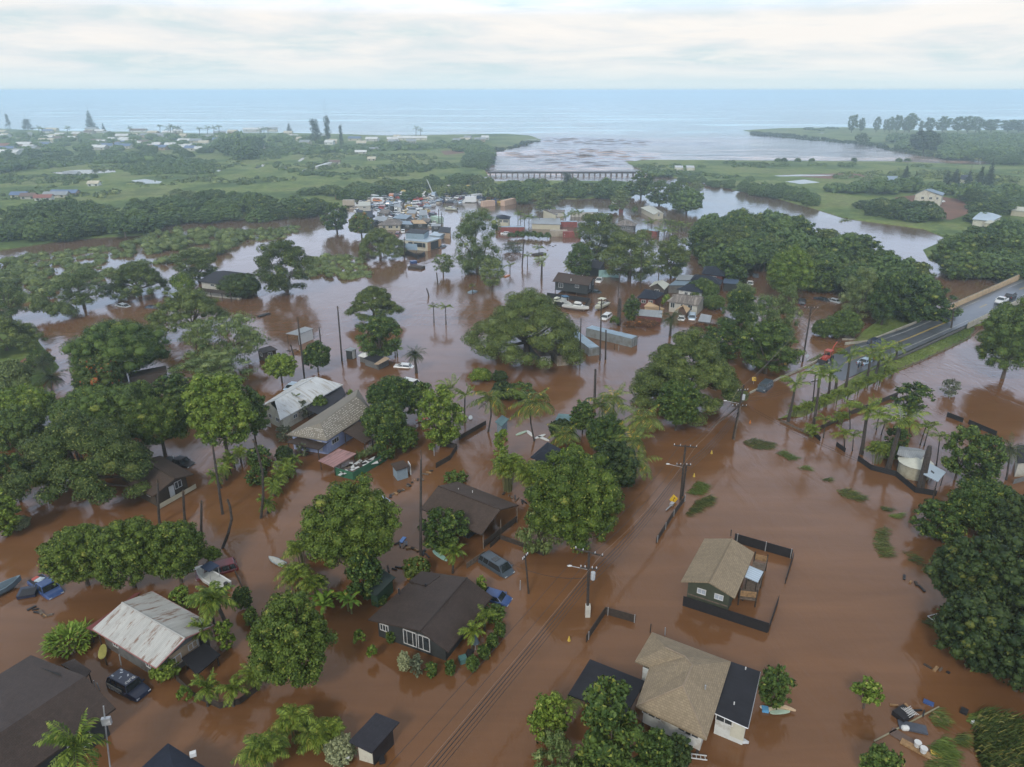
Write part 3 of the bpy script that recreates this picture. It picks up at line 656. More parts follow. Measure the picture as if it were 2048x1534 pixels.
def leafblade(az, el, ln, w, droop, rng, sweep=(0, 0), n=5):
    """broad banana leaf with a folded midrib"""
    pos = [np.zeros(3)]; d = np.array([math.cos(az)*math.cos(el), math.sin(az)*math.cos(el), math.sin(el)])
    for i in range(n):
        d = d+np.array([sweep[0], sweep[1], -droop])/n*(0.4+1.3*i/n); d /= np.linalg.norm(d); pos.append(pos[-1]+d*ln/n)
    pos = np.array(pos); V = []; F = []
    for i in range(n):
        def row(j):
            tn = pos[min(j+1, n)]-pos[max(j-1, 0)]; sd = np.cross(tn, [0, 0, 1.0]); sd /= np.linalg.norm(sd)+1e-6
            ww = w*math.sin(math.pi*(0.06+0.9*j/n))**0.6; return pos[j]-sd*ww-np.array([0, 0, ww*0.35]), pos[j], pos[j]+sd*ww-np.array([0, 0, ww*0.35])
        a = row(i); b = row(i+1); k = len(V); V += list(a)+list(b); F += [(k, k+1, k+4, k+3), (k+1, k+2, k+5, k+4)]
    return np.array(V), np.array(F)
PK = {  # fronds, elevation range, length, droop, pairs, leaflet width, leaf ratio, sweep
    'coco': (20, (-0.5, 1.2), 3.9, 1.5, 16, 0.085, 0.50, (-0.5, 0.1), 'coco'), 'royal': (11, (0.2, 1.35), 3.4, 1.5, 16, 0.085, 0.42, (-0.9, 0.2), 'palm'),
    'areca': (9, (0.5, 1.3), 2.2, 1.9, 12, 0.07, 0.62, (-0.3, 0.0), 'palm'), 'small': (10, (0.1, 1.3), 2.1, 1.7, 12, 0.06, 0.55, (-0.2, 0.1), 'palm'),
    'dense': (24, (-0.3, 1.35), 2.5, 1.7, 15, 0.085, 0.46, (-0.35, 0.1), 'palm'), 'date': (42, (-0.7, 1.3), 3.0, 1.3, 12, 0.06, 0.36, (0, 0), 'date'), 'fan': (26, (-0.9, 1.2), 1.9, 1.0, 9, 0.09, 0.7, (-0.2, 0), 'date'),
    'dead': (14, (-1.2, 0.2), 1.5, 1.8, 6, 0.06, 0.4, (0, 0), 'deadleaf'),
}
PC = {}
def palmcrown(kind, v):
    if (kind, v) in PC: return PC[kind, v]
    nf, el, ln, dr, npair, lw, lf, sw, lm = PK[kind]; rng = np.random.default_rng(40+v*7+len(kind)); parts = []
    for i in range(nf):
        parts.append(frond(i*2.39996+rng.normal(0, .2), rng.uniform(*el), ln*rng.uniform(.75, 1.1), dr*rng.uniform(.7, 1.2), npair, lw, rng, sw, lf))
    V, F = join(parts); PC[kind, v] = npmesh('crown', V, F, LM[lm]); return PC[kind, v]
def palm(kind, bx, by, tx, ty, label, sc=1.0, group=None, rt=0.13, shaft=False, name='palm_tree', bend=0.0, cat='palm'):
    SEED[0] += 1; p = at(bx, by); q = atY(tx, ty, p.y); h = q-p
    o = root(name, p, label, cat, group)
    m = h*0.5+Vector((bend, 0, 0)); b = bpy.data
    mb = MB().tube([(0, 0, -0.6), tuple(h*0.25+Vector((bend*0.7, 0, 0))), tuple(m), tuple(h*0.78+Vector((bend*0.6, 0, 0))), tuple(h)], [rt*1.35, rt*1.05, rt*0.95, rt*0.85, rt*0.8], 8)
    mb.build('trunk', palmbark, o, world=False)
    if shaft: MB().tube([tuple(h*0.80), tuple(h*0.9), tuple(h*1.02)], [rt*0.9, rt*1.25, rt*0.6], 8).build('crownshaft', mat('green_shaft', (0.13, 0.17, 0.04), 0.5), o, world=False)
    c = obj('crown', palmcrown(kind, SEED[0] % 3), o, tuple(h)); c.scale = (sc, sc, sc)
    if not PK[kind][7][0]: c.rotation_euler.z = SEED[0]*1.3
    return o
def clump(x0, y0, x1, y1, label, n=7, kind='areca', group=None, name='areca_palm', sc=None, stem=True):
    """several stems rising from one foot"""
    SEED[0] += 1; rng = np.random.default_rng(SEED[0]); p, rx, rz, hc = fit(x0, y0, x1, y1, 0.0, 0.6, 3.0)
    o = root(name, (p.x, p.y, 0), label, 'palm', group); top = hc+rz*0.2; tops = []
    mb = MB()
    for i in range(n):
        a = i*2.4; q = rx*0.45*math.sqrt((i+0.5)/n); x, y = math.cos(a)*q, math.sin(a)*q; h = top*rng.uniform(.62, 1.0)
        mb.tube([(x*0.5, y*0.5, -0.4), (x*0.75, y*0.75, h*0.5), (x, y, h)], [0.06, 0.05, 0.045], 5, caps=False); tops.append((x, y, h))
    mb.build('stem', mat('palm_stem', (0.14, 0.15, 0.06), 0.7), o, world=False)
    for i, t in enumerate(tops):
        c = obj('crown', palmcrown(kind, i % 3), o, t); s = (sc or max(0.5, rx/2.3))*rng.uniform(.8, 1.1); c.scale = (s, s, s); c.rotation_euler.z = rng.uniform(-.5, .5)
    return o
def banana(x0, y0, x1, y1, label, n=4, group=None):
    SEED[0] += 1; rng = np.random.default_rng(SEED[0]); p, rx, rz, hc = fit(x0, y0, x1, y1, 0.0, 0.6, 2.0)
    o = root('banana_plant', (p.x, p.y, 0), label, 'banana plant', group); mb = MB(); parts = []
    for i in range(n):
        a = i*2.4; q = rx*0.5*(i > 0); b = np.array([math.cos(a)*q, math.sin(a)*q, 0]); h = hc*rng.uniform(.7, 1.1)
        mb.tube([tuple(b*0.7+[0, 0, -.3]), tuple(b+[0, 0, h])], [0.13, 0.08], 7)
        for j in range(9):
            V, F = leafblade(j*2.4+rng.normal(0, .2), rng.uniform(.35, 1.2), rx*rng.uniform(.7, 1.0), rx*0.13, 1.5, rng, (-.2, 0)); parts.append((V+b+[0, 0, h*0.98], F))
    mb.build('stem', mat('banana_stem', (0.15, 0.14, 0.05), 0.6), o, world=False)
    V, F = join(parts); obj('leaves', npmesh('leaves', V, F, LM['banana']), o); return o
def snag(bx, by, tx, ty, label, r=0.18, group='dead palm trunks standing in the flood', skirt=True, bend=0.0, col=None):
    """dead palm trunk with a few hanging fronds"""
    p = at(bx, by); q = atY(tx, ty, p.y); h = q-p; o = root('dead_palm', p, label, 'dead palm', group)
    MB().tube([(0, 0, -0.6), tuple(h*0.3+Vector((bend*0.8, 0, 0))), tuple(h*0.6+Vector((bend, 0, 0))), tuple(h*0.85+Vector((bend*.5, 0, 0))), tuple(h)], [r*1.1, r, r*0.92, r*0.85, r*0.55], 8).build('trunk', col or palmbark, o, world=False)
    if skirt: c = obj('dead_fronds', palmcrown('dead', rnd.randrange(3)), o, tuple(h*0.985)); c.scale = (.34, .34, .34)
    return o
# ---------------------------------------------------------------- building helpers
def roofmesh(name, faces, m, parent, t=0.14, z=0.0):
    """sloping sheets with thickness; UV in metres, u along the eave and v up the slope"""
    base = wloc(parent); me = bpy.data.meshes.new(name); V = []; F = []; UV = []
    for fc in faces:
        q = [Vector(p)+Vector((0, 0, z)) for p in fc]; n = (q[1]-q[0]).cross(q[2]-q[0])
        if n.z < 0: q = q[::-1]; n = -n
        n.normalize(); up = Vector((0, 0, 1)); v = up-n*up.dot(n)
        if v.length < 0.03: v = (q[1]-q[0]).normalized()
        v.normalize(); u = v.cross(n); k = len(q); o = len(V)
        V += q + [p-Vector((0, 0, t)) for p in q]
        fl = [tuple(range(o, o+k)), tuple(range(o+2*k-1, o+k-1, -1))] + [(o+i, o+k+i, o+k+(i+1) % k, o+(i+1) % k) for i in range(k)]
        F += fl
        for f in fl: UV += [(V[i].dot(u), V[i].dot(v)) for i in f]
    me.from_pydata([tuple(p-base) for p in V], [], F); ul = me.uv_layers.new(name='UVMap')
    for i, c in enumerate(UV): ul.data[i].uv = c
    me.materials.append(m); return obj(name, me, parent)
def window(parent, p, u, w, h, frame=None, mull=1, proud=0.06, louver=False, gm=None, label=None):
    """window of width w, height h centred at p on a wall running along u"""
    u = Vector(u).normalized(); n = Vector((u.y, -u.x, 0)); frame = frame or white; a = math.atan2(u.y, u.x); f = MB(); c = Vector(p)
    b = 0.075
    for s in (-1, 1):
        f.box(c+u*s*(w/2-b/2)+n*proud*0.5, (b, proud*2, h-2*b-0.004), a); f.box(c+Vector((0, 0, s*(h/2-b/2)))+n*proud*0.5, (w, proud*2, b), a)
    for i in range(mull): f.box(c+u*(w*((i+1)/(mull+1)-0.5))+n*proud*0.4, (0.07, proud*2-0.02, h-2*b-0.004), a)
    o = f.build('window', frame, parent)
    if label: o['label'] = label
    g = MB().box(c+n*0.012, (w-0.1, 0.05, h-0.1), a)
    g.build('pane', gm or glass, o); return o
def door(parent, p, u, w=0.9, h=2.0, m=None):
    u = Vector(u).normalized(); n = Vector((u.y, -u.x, 0)); a = math.atan2(u.y, u.x)
    return MB().box(Vector(p)+n*0.04, (w, 0.1, h), a).build('door', m or white, parent)
def lerp(a, b, t): return a+(b-a)*t
def gable(label, px, zl, zr, zrt=None, wall=None, roof=None, inset=0.6, base=-0.6, wins=(), name='house', cat='house', posts=0, group=None, par=True, endin=None, t=0.16, trim=None):
    """px: six roof corners in the photograph: front-left, front-ridge, front-right, back-right, back-ridge, back-left"""
    zrt = zl if zrt is None else zrt; Z = [zl, zr, zrt, zrt, zr, zl]
    q = [at(a[0], a[1], z) for a, z in zip(px, Z)]
    fl, rf, fr, br, rb, bl = q
    o = root(name, ((fl.x+br.x)/2, (fl.y+br.y)/2, 0), label, cat, group)
    roofmesh('roof', [(fl, rf, rb, bl), (rf, fr, br, rb)], roof, o, t)
    MB().tube([rf+Vector((0, 0, .01)), rb+Vector((0, 0, .01))], .09, 5).build('ridge_cap', roof, o)
    um = ((rf-fl).xy.dot((fr-fl).xy))/((fr-fl).xy.length_squared); um = min(max(um, 0.15), 0.85)
    W = (fr-fl).xy.length; Lh = (bl-fl).xy.length; iu = min(0.3, inset/W); iv = min(0.3, (endin if endin is not None else inset)/Lh)
    def P(u, v):
        a = lerp(fl, rf, u/um) if u < um else lerp(rf, fr, (u-um)/(1-um)); b = lerp(bl, rb, u/um) if u < um else lerp(rb, br, (u-um)/(1-um))
        p = lerp(a, b, v); p.z -= t+0.02; return p
    ring = [P(iu, iv), P(um, iv), P(1-iu, iv), P(1-iu, 1-iv), P(um, 1-iv), P(iu, 1-iv)]
    for k, i, j in ((1, 0, 2), (4, 3, 5)):
        w_ = (ring[j]-ring[i]).xy; t_ = (ring[k]-ring[i]).xy.dot(w_)/w_.length_squared; ring[k].x = ring[i].x+w_.x*t_; ring[k].y = ring[i].y+w_.y*t_
    mb = MB(); vs = ring + [Vector((p.x, p.y, base)) for p in ring]
    mb.add(vs, [(i, (i+1) % 6, 6+(i+1) % 6, 6+i) for i in range(6)]+[tuple(range(6, 12))])
    w = mb.build('wall', wall, o)
    sides = {'f': (ring[0], ring[2]), 'r': (ring[2], ring[3]), 'b': (ring[3], ring[5]), 'l': (ring[5], ring[0])}
    for wn in wins:
        side, s, zc, ww, hh = wn[:5]; a, b = sides[side]; u = (b-a); u.z = 0
        n = Vector((u.y, -u.x, 0)); cen = (ring[0]+ring[3])/2
        if (a-cen).dot(n) < 0: u = -u; s = 1-s; a, b = b, a
        p = lerp(a, b, s); p.z = zc
        if len(wn) > 5 and wn[5] == 'door': door(o, p, u, ww, hh, wn[6] if len(wn) > 6 else None)
        else: window(o, p, u, ww, hh, mull=wn[5] if len(wn) > 5 else 1, gm=wn[6] if len(wn) > 6 else None)
    if posts:
        for s in range(posts):
            for k in (0.03, 0.97): 
                p = lerp(lerp(ring[0], ring[5], s/(posts-1)), lerp(ring[2], ring[3], s/(posts-1)), k); MB().box((p.x, p.y, (base-0.8)/2), (0.2, 0.2, base+0.8-0.01)).build('post', darkwood, o)
    if trim: 
        mb = MB()
        for a, b in ((fl, rf), (rf, fr), (fl, bl), (fr, br)): mb.tube([a-Vector((0, 0, t*.5)), b-Vector((0, 0, t*.5))], 0.07, 4)
        mb.build('fascia', trim, o)
    return o, q, ring
def hip(label, eaves, ridge, ze, zr, wall=None, roof=None, inset=0.6, base=-0.6, wins=(), name='house', cat='house', group=None, t=0.16, posts=False):
    """eaves: front-left, front-right, back-right, back-left; ridge: one or two points"""
    e = [at(a[0], a[1], ze) for a in eaves]; r = [at(a[0], a[1], zr) for a in ridge]
    if len(r) == 1: r = [r[0], r[0]+Vector((0.01, 0.01, 0))]
    o = root(name, ((e[0].x+e[2].x)/2, (e[0].y+e[2].y)/2, 0), label, cat, group)
    wide = (e[1]-e[0]).length >= (e[3]-e[0]).length
    if wide: # ridge runs left-right
        r = sorted(r, key=lambda p: (p-e[0]).dot(e[1]-e[0])); fs = [(e[0], e[1], r[1], r[0]), (e[1], e[2], r[1]), (e[2], e[3], r[0], r[1]), (e[3], e[0], r[0])]
    else:
        r = sorted(r, key=lambda p: (p-e[0]).dot(e[3]-e[0])); fs = [(e[0], e[1], r[0]), (e[1], e[2], r[1], r[0]), (e[2], e[3], r[1]), (e[3], e[0], r[0], r[1])]
    roofmesh('roof', fs, roof, o, t)
    c = sum(e, Vector((0, 0, 0)))/4; ring = []
    for i in range(4):
        a = (e[i-1]-e[i]).normalized(); b = (e[(i+1) % 4]-e[i]).normalized(); p = e[i]+(a+b)*inset; ring.append(p)
    mb = MB(); zt = ze-0.02
    vs = [Vector((p.x, p.y, zt)) for p in ring]+[Vector((p.x, p.y, base)) for p in ring]
    mb.add(vs, [(i, (i+1) % 4, 4+(i+1) % 4, 4+i) for i in range(4)]+[(4, 5, 6, 7)]); mb.build('wall', wall, o)
    sides = {'f': (0, 1), 'r': (1, 2), 'b': (2, 3), 'l': (3, 0)}
    for wn in wins:
        i, j = sides[wn[0]]; a, b = ring[i], ring[j]; u = b-a; u.z = 0; n = Vector((u.y, -u.x, 0)); s = wn[1]
        if (a-c).dot(n) < 0: u = -u; s = 1-s; a, b = b, a
        p = lerp(a, b, s); p.z = wn[2]
        if len(wn) > 5 and wn[5] == 'door': door(o, p, u, wn[3], wn[4])
        else: window(o, p, u, wn[3], wn[4], mull=wn[5] if len(wn) > 5 else 1)
    return o, e, ring
def canopy(label, px, Z, m, name='canopy', cat='canopy', t=0.12, posts=True, wall=None, group=None, parent=None, pr=0.06, inset=0.25, pm=None):
    """flat or sloping roof on posts (or on walls)"""
    q = [at(a[0], a[1], z) for a, z in zip(px, Z)]; c = sum(q, Vector((0, 0, 0)))/len(q)
    o = parent or root(name, (c.x, c.y, 0), label, cat, group)
    roofmesh('roof', [q], m, o, t)
    ring = [p+(c-p).normalized()*inset*1.4 for p in q]
    if wall:
        mb = MB(); n = len(q); vs = [Vector((p.x, p.y, p.z-t-0.01)) for p in ring]+[Vector((p.x, p.y, -0.6)) for p in ring]
        mb.add(vs, [(i, (i+1) % n, n+(i+1) % n, n+i) for i in range(n)]+[tuple(range(n, 2*n))]); mb.build('wall', wall, o)
    elif posts:
        for p in ring: MB().tube([(p.x, p.y, -0.6), (p.x, p.y, p.z-t)], pr, 6).build('post', pm or darkwood, o)
    return o, q, ring
def fence(label, px, h, m, posts=None, name='fence', cat='fence', th=0.06, ps=2.4, zb=-0.4, group=None, parent=None, top=None):
    pts = [at(a[0], a[1], 0) for a in px]; c = pts[0]
    o = parent or root(name, (c.x, c.y, 0), label, cat, group)
    for i in range(len(pts)-1):
        a, b = pts[i], pts[i+1]; u = (b-a); ln = u.length; ang = math.atan2(u.y, u.x); mid = (a+b)/2
        if i % 1 == 0: MB().box((mid.x, mid.y, (h+zb)/2), (ln, th, h-zb), ang).build('panel', m, o)
        if posts:
            n = max(1, int(ln/ps)); 
            for k in range(n+(i == len(pts)-2)):
                p = a+u*((k+0.1)/n) if k < n else b-u*0.02
                w = u.normalized().cross(Vector((0, 0, 1)))*(th/2+0.04)*(-1 if u.normalized().cross(Vector((0, 0, 1))).y > 0 else 1)
                MB().box((p.x+w.x, p.y+w.y, (h+0.12-0.4)/2), (0.08, 0.08, h+0.52), ang).build('post', posts, o)
    return o
# ---------------------------------------------------------------- roof and wall finishes
RF = dict(
    tan=roofmat('roof_tan_shingle', (0.30, 0.235, 0.155), 'shingle', var=0.10, period=0.2, streak=0.3),
    brown=roofmat('roof_brown_shingle', (0.080, 0.056, 0.044), 'shingle', var=0.12, period=0.2, streak=0.35, rough=0.75),
    dark=roofmat('roof_charcoal', (0.034, 0.034, 0.042), 'shingle', var=0.15, period=0.2, streak=0.4, rough=0.7),
    navy=roofmat('roof_navy', (0.022, 0.028, 0.045), 'shingle', var=0.2, period=0.2, rough=0.7),
    brown2=roofmat('roof_dark_brown', (0.064, 0.046, 0.038), 'shingle', var=0.15, period=0.2, rough=0.6),
    felt=roofmat('roof_black_felt', (0.020, 0.021, 0.026), 'flat', var=0.25, rough=0.65),
    rust=roofmat('roof_rusty_white_metal', (0.50, 0.49, 0.45), 'metal', var=0.10, period=0.30, rough=0.5, dirt=(0.17, 0.085, 0.045)),
    white=roofmat('roof_white_metal', (0.60, 0.61, 0.60), 'metal', var=0.06, period=0.30, rough=0.45, dirt=(0.30, 0.26, 0.20)),
    grey=roofmat('roof_grey_metal', (0.30, 0.32, 0.33), 'metal', var=0.12, period=0.4, rough=0.45),
    blue=roofmat('roof_blue_grey_metal', (0.20, 0.27, 0.33), 'metal', var=0.12, period=0.5, rough=0.45),
    lblue=roofmat('roof_pale_metal', (0.42, 0.50, 0.57), 'metal', var=0.06, period=0.6, rough=0.4, streak=0.2),
    dots=roofmat('roof_patched_tan', (0.23, 0.205, 0.165), 'metal', var=0.10, period=0.6, rough=0.7, streak=0.35),
    pink=roofmat('roof_pink', (0.36, 0.21, 0.20), 'metal', var=0.12, period=0.9, rough=0.8, dirt=(0.12, 0.09, 0.08)),
    weather=roofmat('roof_weathered', (0.20, 0.175, 0.155), 'shingle', var=0.25, rough=0.85, period=0.25, dirt=(0.34, 0.30, 0.26)),
    canvas=roofmat('roof_tan_canvas', (0.48, 0.34, 0.20), 'flat', var=0.08, rough=0.9),
    cream=roofmat('roof_cream_metal', (0.50, 0.50, 0.42), 'metal', var=0.06, period=0.5, rough=0.5, streak=0.25),
)
WL = dict(
    olive=mat('wall_olive', (0.050, 0.058, 0.038), 0.8, var=0.12, scale=1.2, bump=0.2), cream=mat('wall_cream', (0.50, 0.48, 0.38), 0.8, var=0.08, dirt=(0.22, 0.15, 0.10, 0.5)),
    white=mat('wall_white', (0.56, 0.57, 0.53), 0.8, var=0.07, dirt=(0.25, 0.18, 0.12, 0.5)), darkg=mat('wall_charcoal', (0.030, 0.034, 0.034), 0.8, var=0.2),
    brown=mat('wall_brown', (0.060, 0.045, 0.032), 0.85, var=0.2), grey=mat('wall_grey', (0.13, 0.13, 0.125), 0.85, var=0.2, dirt=(0.06, 0.045, 0.035, 0.8)),
    green=mat('wall_green_sheet', (0.030, 0.115, 0.060), 0.7, var=0.15), red=mat('wall_red', (0.13, 0.035, 0.028), 0.8, var=0.2), blue=mat('wall_blue', (0.28, 0.33, 0.50), 0.8, var=0.08),
    tan=mat('wall_tan', (0.36, 0.26, 0.17), 0.8, var=0.12), bluegrey=mat('wall_blue_grey', (0.21, 0.27, 0.31), 0.8, var=0.1), block=mat('wall_block', (0.42, 0.40, 0.34), 0.85, var=0.12),
    orange=mat('wall_orange', (0.42, 0.25, 0.13), 0.8, var=0.1), yellow=mat('wall_yellow', (0.44, 0.40, 0.29), 0.8, var=0.06),
)
screen = mat('screen_fence', (0.014, 0.014, 0.016), 0.7, var=0.3, scale=2)
galv = mat('galvanised_steel', (0.42, 0.43, 0.44), 0.45, metal=0.4)
timber = mat('weathered_timber', (0.13, 0.10, 0.075), 0.9, var=0.35, scale=3)
# ---------------------------------------------------------------- houses in the foreground
o, q, ring = gable('dark olive raised house with tan shingle gable roof inside black screen fence',
    [(1362, 1162), (1418, 1164), (1470, 1196), (1509, 1105), (1464, 1077), (1409, 1077)], 3.2, 4.5, 3.2, WL['olive'], RF['tan'], 0.7, 0.55,
    [('f', 0.34, 2.2, 1.0, 0.72, 1, mat('window_blind', (0.34, 0.38, 0.42), 0.3)), ('f', 0.76, 2.2, 1.0, 0.72, 1, MATS['window_blind'])], posts=5)
MB().box(((ring[0]+ring[2])/2*1.0-Vector((0, 0.06, 2.0))), ((ring[2]-ring[0]).length*0.98, 0.05, 0.16), math.atan2((ring[2]-ring[0]).y, (ring[2]-ring[0]).x)).build('skirt_board', timber, o)
# deck at its side: posts, rails, canopy
dk = root('deck', at(1500, 1185), 'raised timber deck with orange plank rails beside the olive house', 'deck')
ZD = 1.0
d4 = G([(1478, 1196), (1512, 1200), (1533, 1128), (1508, 1122)], ZD)
MB().slab(d4, 0.15).build('floor', timber, dk)
for p in d4+[lerp(d4[1], d4[2], .5)]: MB().box((p.x, p.y, 0.9), (0.12, 0.12, 3.0)).build('post', darkwood, dk)
def rail(par, a, b, m, z0, z1, n=3):
    u = b-a; ang = math.atan2(u.y, u.x); mb = MB(); h = (z1-z0)/n
    for i in range(n): mb.box(((a.x+b.x)/2, (a.y+b.y)/2, z0+h*(i+.5)), (u.length, 0.05, h*0.86), ang)
    return mb.build('rail', m, par)
rail(dk, d4[0], d4[1], plank, ZD+0.3, ZD+1.1); rail(dk, d4[2], d4[3], plank, ZD+0.3, ZD+1.1); rail(dk, d4[1], d4[2], timber, ZD+0.5, ZD+1.0, 2)
canopy('pale blue-white sheet awning over the deck of the olive house', [(1490, 1153), (1516, 1164), (1527, 1143), (1499, 1131)], [2.9, 2.7, 2.7, 2.9], RF['lblue'], name='awning', cat='awning', pr=0.05)
for a, b in (((1492, 1196), (1496, 1182)), ((1508, 1201), (1512, 1186))):
    MB().tube([at(a[0], a[1], 0.1), at(b[0], b[1], 0.9)], 0.07, 6).build('yellow_pole', mat('lime_paint', (0.42, 0.55, 0.05), 0.5), dk)
tag(MB().box(at(1488, 1191, 0.25), (1.3, 0.7, 0.5), 0.6).build('storage_bin', black, loc=at(1488, 1191, 0)), 'black plastic bin floating below the deck of the olive house', 'bin')
fence('long black screen fence in the water in front of the olive house', [(1365, 1211), (1535, 1266)], 1.35, screen, None, ps=3)
fence('black screen fence with pale posts behind the olive house', [(1468, 1084), (1583, 1117)], 1.35, screen, galv, ps=3.2)
fence('narrow black fence leaning on the right side of the olive house yard', [(1586, 1117), (1570, 1168)], 1.0, screen, None)
fence('short black fence end at the lower right corner of the olive house yard', [(1536, 1265), (1556, 1205)], 1.0, screen, None)
# big tan hip-roofed house with two dark lean-tos
zE, zR = 3.4, 5.4
lab = 'large tan shingle hip-roofed house at the lower right with pale walls'
o = root('house', at(1366, 1400), lab, 'house')
A = at(1304, 1264, zE); B = at(1270, 1322, zE); Cn = at(1299, 1334, zE); D = at(1272, 1412, zE); E = at(1413, 1479, zE); F_ = at(1462, 1323, zE)
ra, rb_, rc, rd = at(1331, 1295, zR-0.7), at(1370, 1313, zR-0.3), at(1385, 1330, zR), at(1366, 1372, zR)
roofmesh('roof', [(A, B, ra), (B, Cn, rb_, ra), (Cn, D, rd, rc, rb_), (D, E, rd), (E, F_, rc, rd), (F_, A, ra, rb_, rc)], RF['tan'], o, 0.18)
hp = [A, B, Cn, D, E, F_]; c = at(1366, 1375, zE); ring = [p+(c-p).normalized()*0.9 for p in hp]
for p in ring: p.z = zE-0.15
MB().add([tuple(p) for p in ring]+[(p.x, p.y, 1.0) for p in ring], [(i, (i+1) % 6, 6+(i+1) % 6, 6+i) for i in range(6)]+[tuple(range(6, 12))]).build('wall', WL['white'], o)
u = ring[4]-ring[3]
for s in (0.10, 0.2, 0.72, 0.84): window(o, lerp(ring[3], ring[4], s)-Vector((0, 0, 0.75)), u, 1.3, 0.55, mull=0)
for s in (0.02, 0.25, 0.5, 0.75, 0.98):
    p = lerp(ring[3], ring[4], s); MB().box((p.x, p.y+0.3, 0.2), (0.2, 0.2, 1.6)).build('post', darkwood, o)
mb = MB(); a, b = lerp(ring[3], ring[4], 0.5), lerp(ring[3], ring[4], 0.6); mb.tube([(a.x, a.y+.3, 0.9), (b.x, b.y+.3, -0.2)], 0.05, 5); mb.build('brace', darkwood, o)
mb = MB()
for a, b in ((ra, rb_), (rb_, rc), (rc, rd), (rd, E), (rd, D)): mb.tube([a+Vector((0, 0, .02)), b+Vector((0, 0, .02))], 0.07, 5)
mb.build('ridge_cap', mat('ridge_shingle', (0.26, 0.20, 0.14), 0.85), o)
mb = MB(); p = at(1410, 1378, zE+0.9); mb.tube([p, p+Vector((0, 0, .45))], 0.08, 6); mb.build('vent', galv, o)
q4 = [(1180, 1318), (1290, 1362), (1252, 1432), (1136, 1389)]
canopy('flat black felt carport roof on the left of the tan hip house', q4, [2.7, 2.7, 2.6, 2.6], RF['felt'], name='carport', cat='carport', pr=0.09)
oo, qq, rr = canopy('flat black felt roofed extension on the right of the tan hip house', [(1462, 1323), (1521, 1343), (1496, 1456), (1425, 1424)], [3.1, 2.9, 2.9, 3.1], RF['felt'], name='extension', cat='house extension', wall=WL['white'], inset=0.5)
window(oo, lerp(rr[3], rr[2], 0.3)-Vector((0, 0, 0.9)), rr[2]-rr[3], 1.6, 0.8, mull=1); door(oo, lerp(rr[3], rr[2], 0.78)-Vector((0, 0, 1.4)), rr[2]-rr[3], 1.2, 1.9, WL['cream'])
mb = MB()
for a, b in ((qq[3], qq[2]), (qq[2], qq[1])): mb.tube([a-Vector((0, 0, .06)), b-Vector((0, 0, .06))], 0.06, 5)
mb.build('gutter', galv, oo)
for px, py in ((1491, 1339), (1468, 1409)): MB().tube([at(px, py, 3.1), at(px, py, 3.1)+Vector((0, 0, .3))], 0.06, 6).build('vent', white, oo)
# centre brown house
o, q, ring = gable('large dark brown gable-roofed house with tall white windows in the centre foreground',
    [(736, 1239), (841, 1262), (897, 1304), (985, 1193), (934, 1155), (843, 1142)], 2.5, 4.1, 1.9, WL['darkg'], RF['brown2'], 0.7, -0.6,
    [('f', 0.10, 1.5, 1.1, 0.9, 2), ('f', 0.42, 1.35, 0.5, 1.9, 0), ('f', 0.53, 1.35, 1.5, 1.9, 1), ('f', 0.68, 1.35, 1.7, 1.9, 1), ('l', 0.5, 1.5, 1.2, 0.8)])
MB().slab([at(818, 1162, 2.66), at(843, 1142, 2.66), at(880, 1152, 3.3), at(852, 1172, 3.2)], 0.1).build('roof_step', RF['brown2'], o)
for px, py in ((851, 1172), (798, 1182)): MB().tube([at(px, py, 3.2)-Vector((0, 0, .4)), at(px, py, 3.2)+Vector((0, 0, .35))], 0.1, 6).build('vent', black, o)
for px in (1314, 1380): p = at(500+px/3.894, 1140+603/3.894, 0.1); tag(MB().ball(p, (0.45, 0.2, 0.12), 10, 6).build('plastic_jug', white, loc=p), 'white plastic container floating under the tall windows, %s of the pair' % ('left' if px == 1314 else 'right'), 'container', 'white containers under the tall windows')
# brown house above it
o, q, ring = gable('brown shingle house on posts with a dark open carport, left of the round mango tree',
    [(963, 1069), (1001, 1019), (1037, 1010), (916, 963), (876, 972), (841, 1017)], 2.6, 4.2, 2.9, WL['darkg'], RF['brown'], 1.2, -0.6,
    [('l', 0.5, 1.6, 1.1, 0.8)], endin=3.6)
for a, b, s in ((0, 2, 0.0), (0, 2, 0.5), (0, 2, 1.0)):
    p = lerp(q[0], q[2], 0.04+s*0.92); MB().box((p.x, p.y+0.35, 1.0), (0.16, 0.16, 2.9)).build('post', timber, o)
a, b = lerp(q[0], q[2], .05), lerp(q[0], q[2], .95); MB().box(((a.x+b.x)/2, (a.y+b.y)/2+.3, 0.75), ((b-a).xy.length, 0.08, 0.9), math.atan2((b-a).y, (b-a).x)).build('rail', darkwood, o)
for px, py in ((917, 980), (945, 985)): MB().tube([at(px, py, 3.6)-Vector((0, 0, .3)), at(px, py, 3.6)+Vector((0, 0, .3))], 0.06, 6).build('vent', white, o)
# rusty white metal roof house
o, q, ring = gable('house with rust-streaked white corrugated metal roof at the lower left',
    [(312, 1336), (370, 1277), (429, 1250), (304, 1182), (244, 1205), (184, 1258)], 2.6, 4.0, 2.6, WL['grey'], RF['rust'], 0.6, -0.6,
    [('f', 0.30, 1.35, 1.3, 1.1, 1), ('f', 0.66, 1.7, 1.1, 0.8, 1), ('f', 0.85, 1.6, 1.0, 1.4, 0), ('l', 0.22, 1.5, 0.9, 0.9, 1), ('l', 0.80, 1.5, 0.8, 1.0, 1)], trim=mat('red_fascia', (0.25, 0.10, 0.09), 0.7), t=0.1)
cl = at(360, 1290, 1.2); MB().box(lerp(ring[0], ring[2], .5)+Vector((0, -0.04, -1.2)), ((ring[2]-ring[0]).length*0.6, 0.06, 1.7), math.atan2((ring[2]-ring[0]).y, (ring[2]-ring[0]).x)).build('cladding', WL['tan'], o)
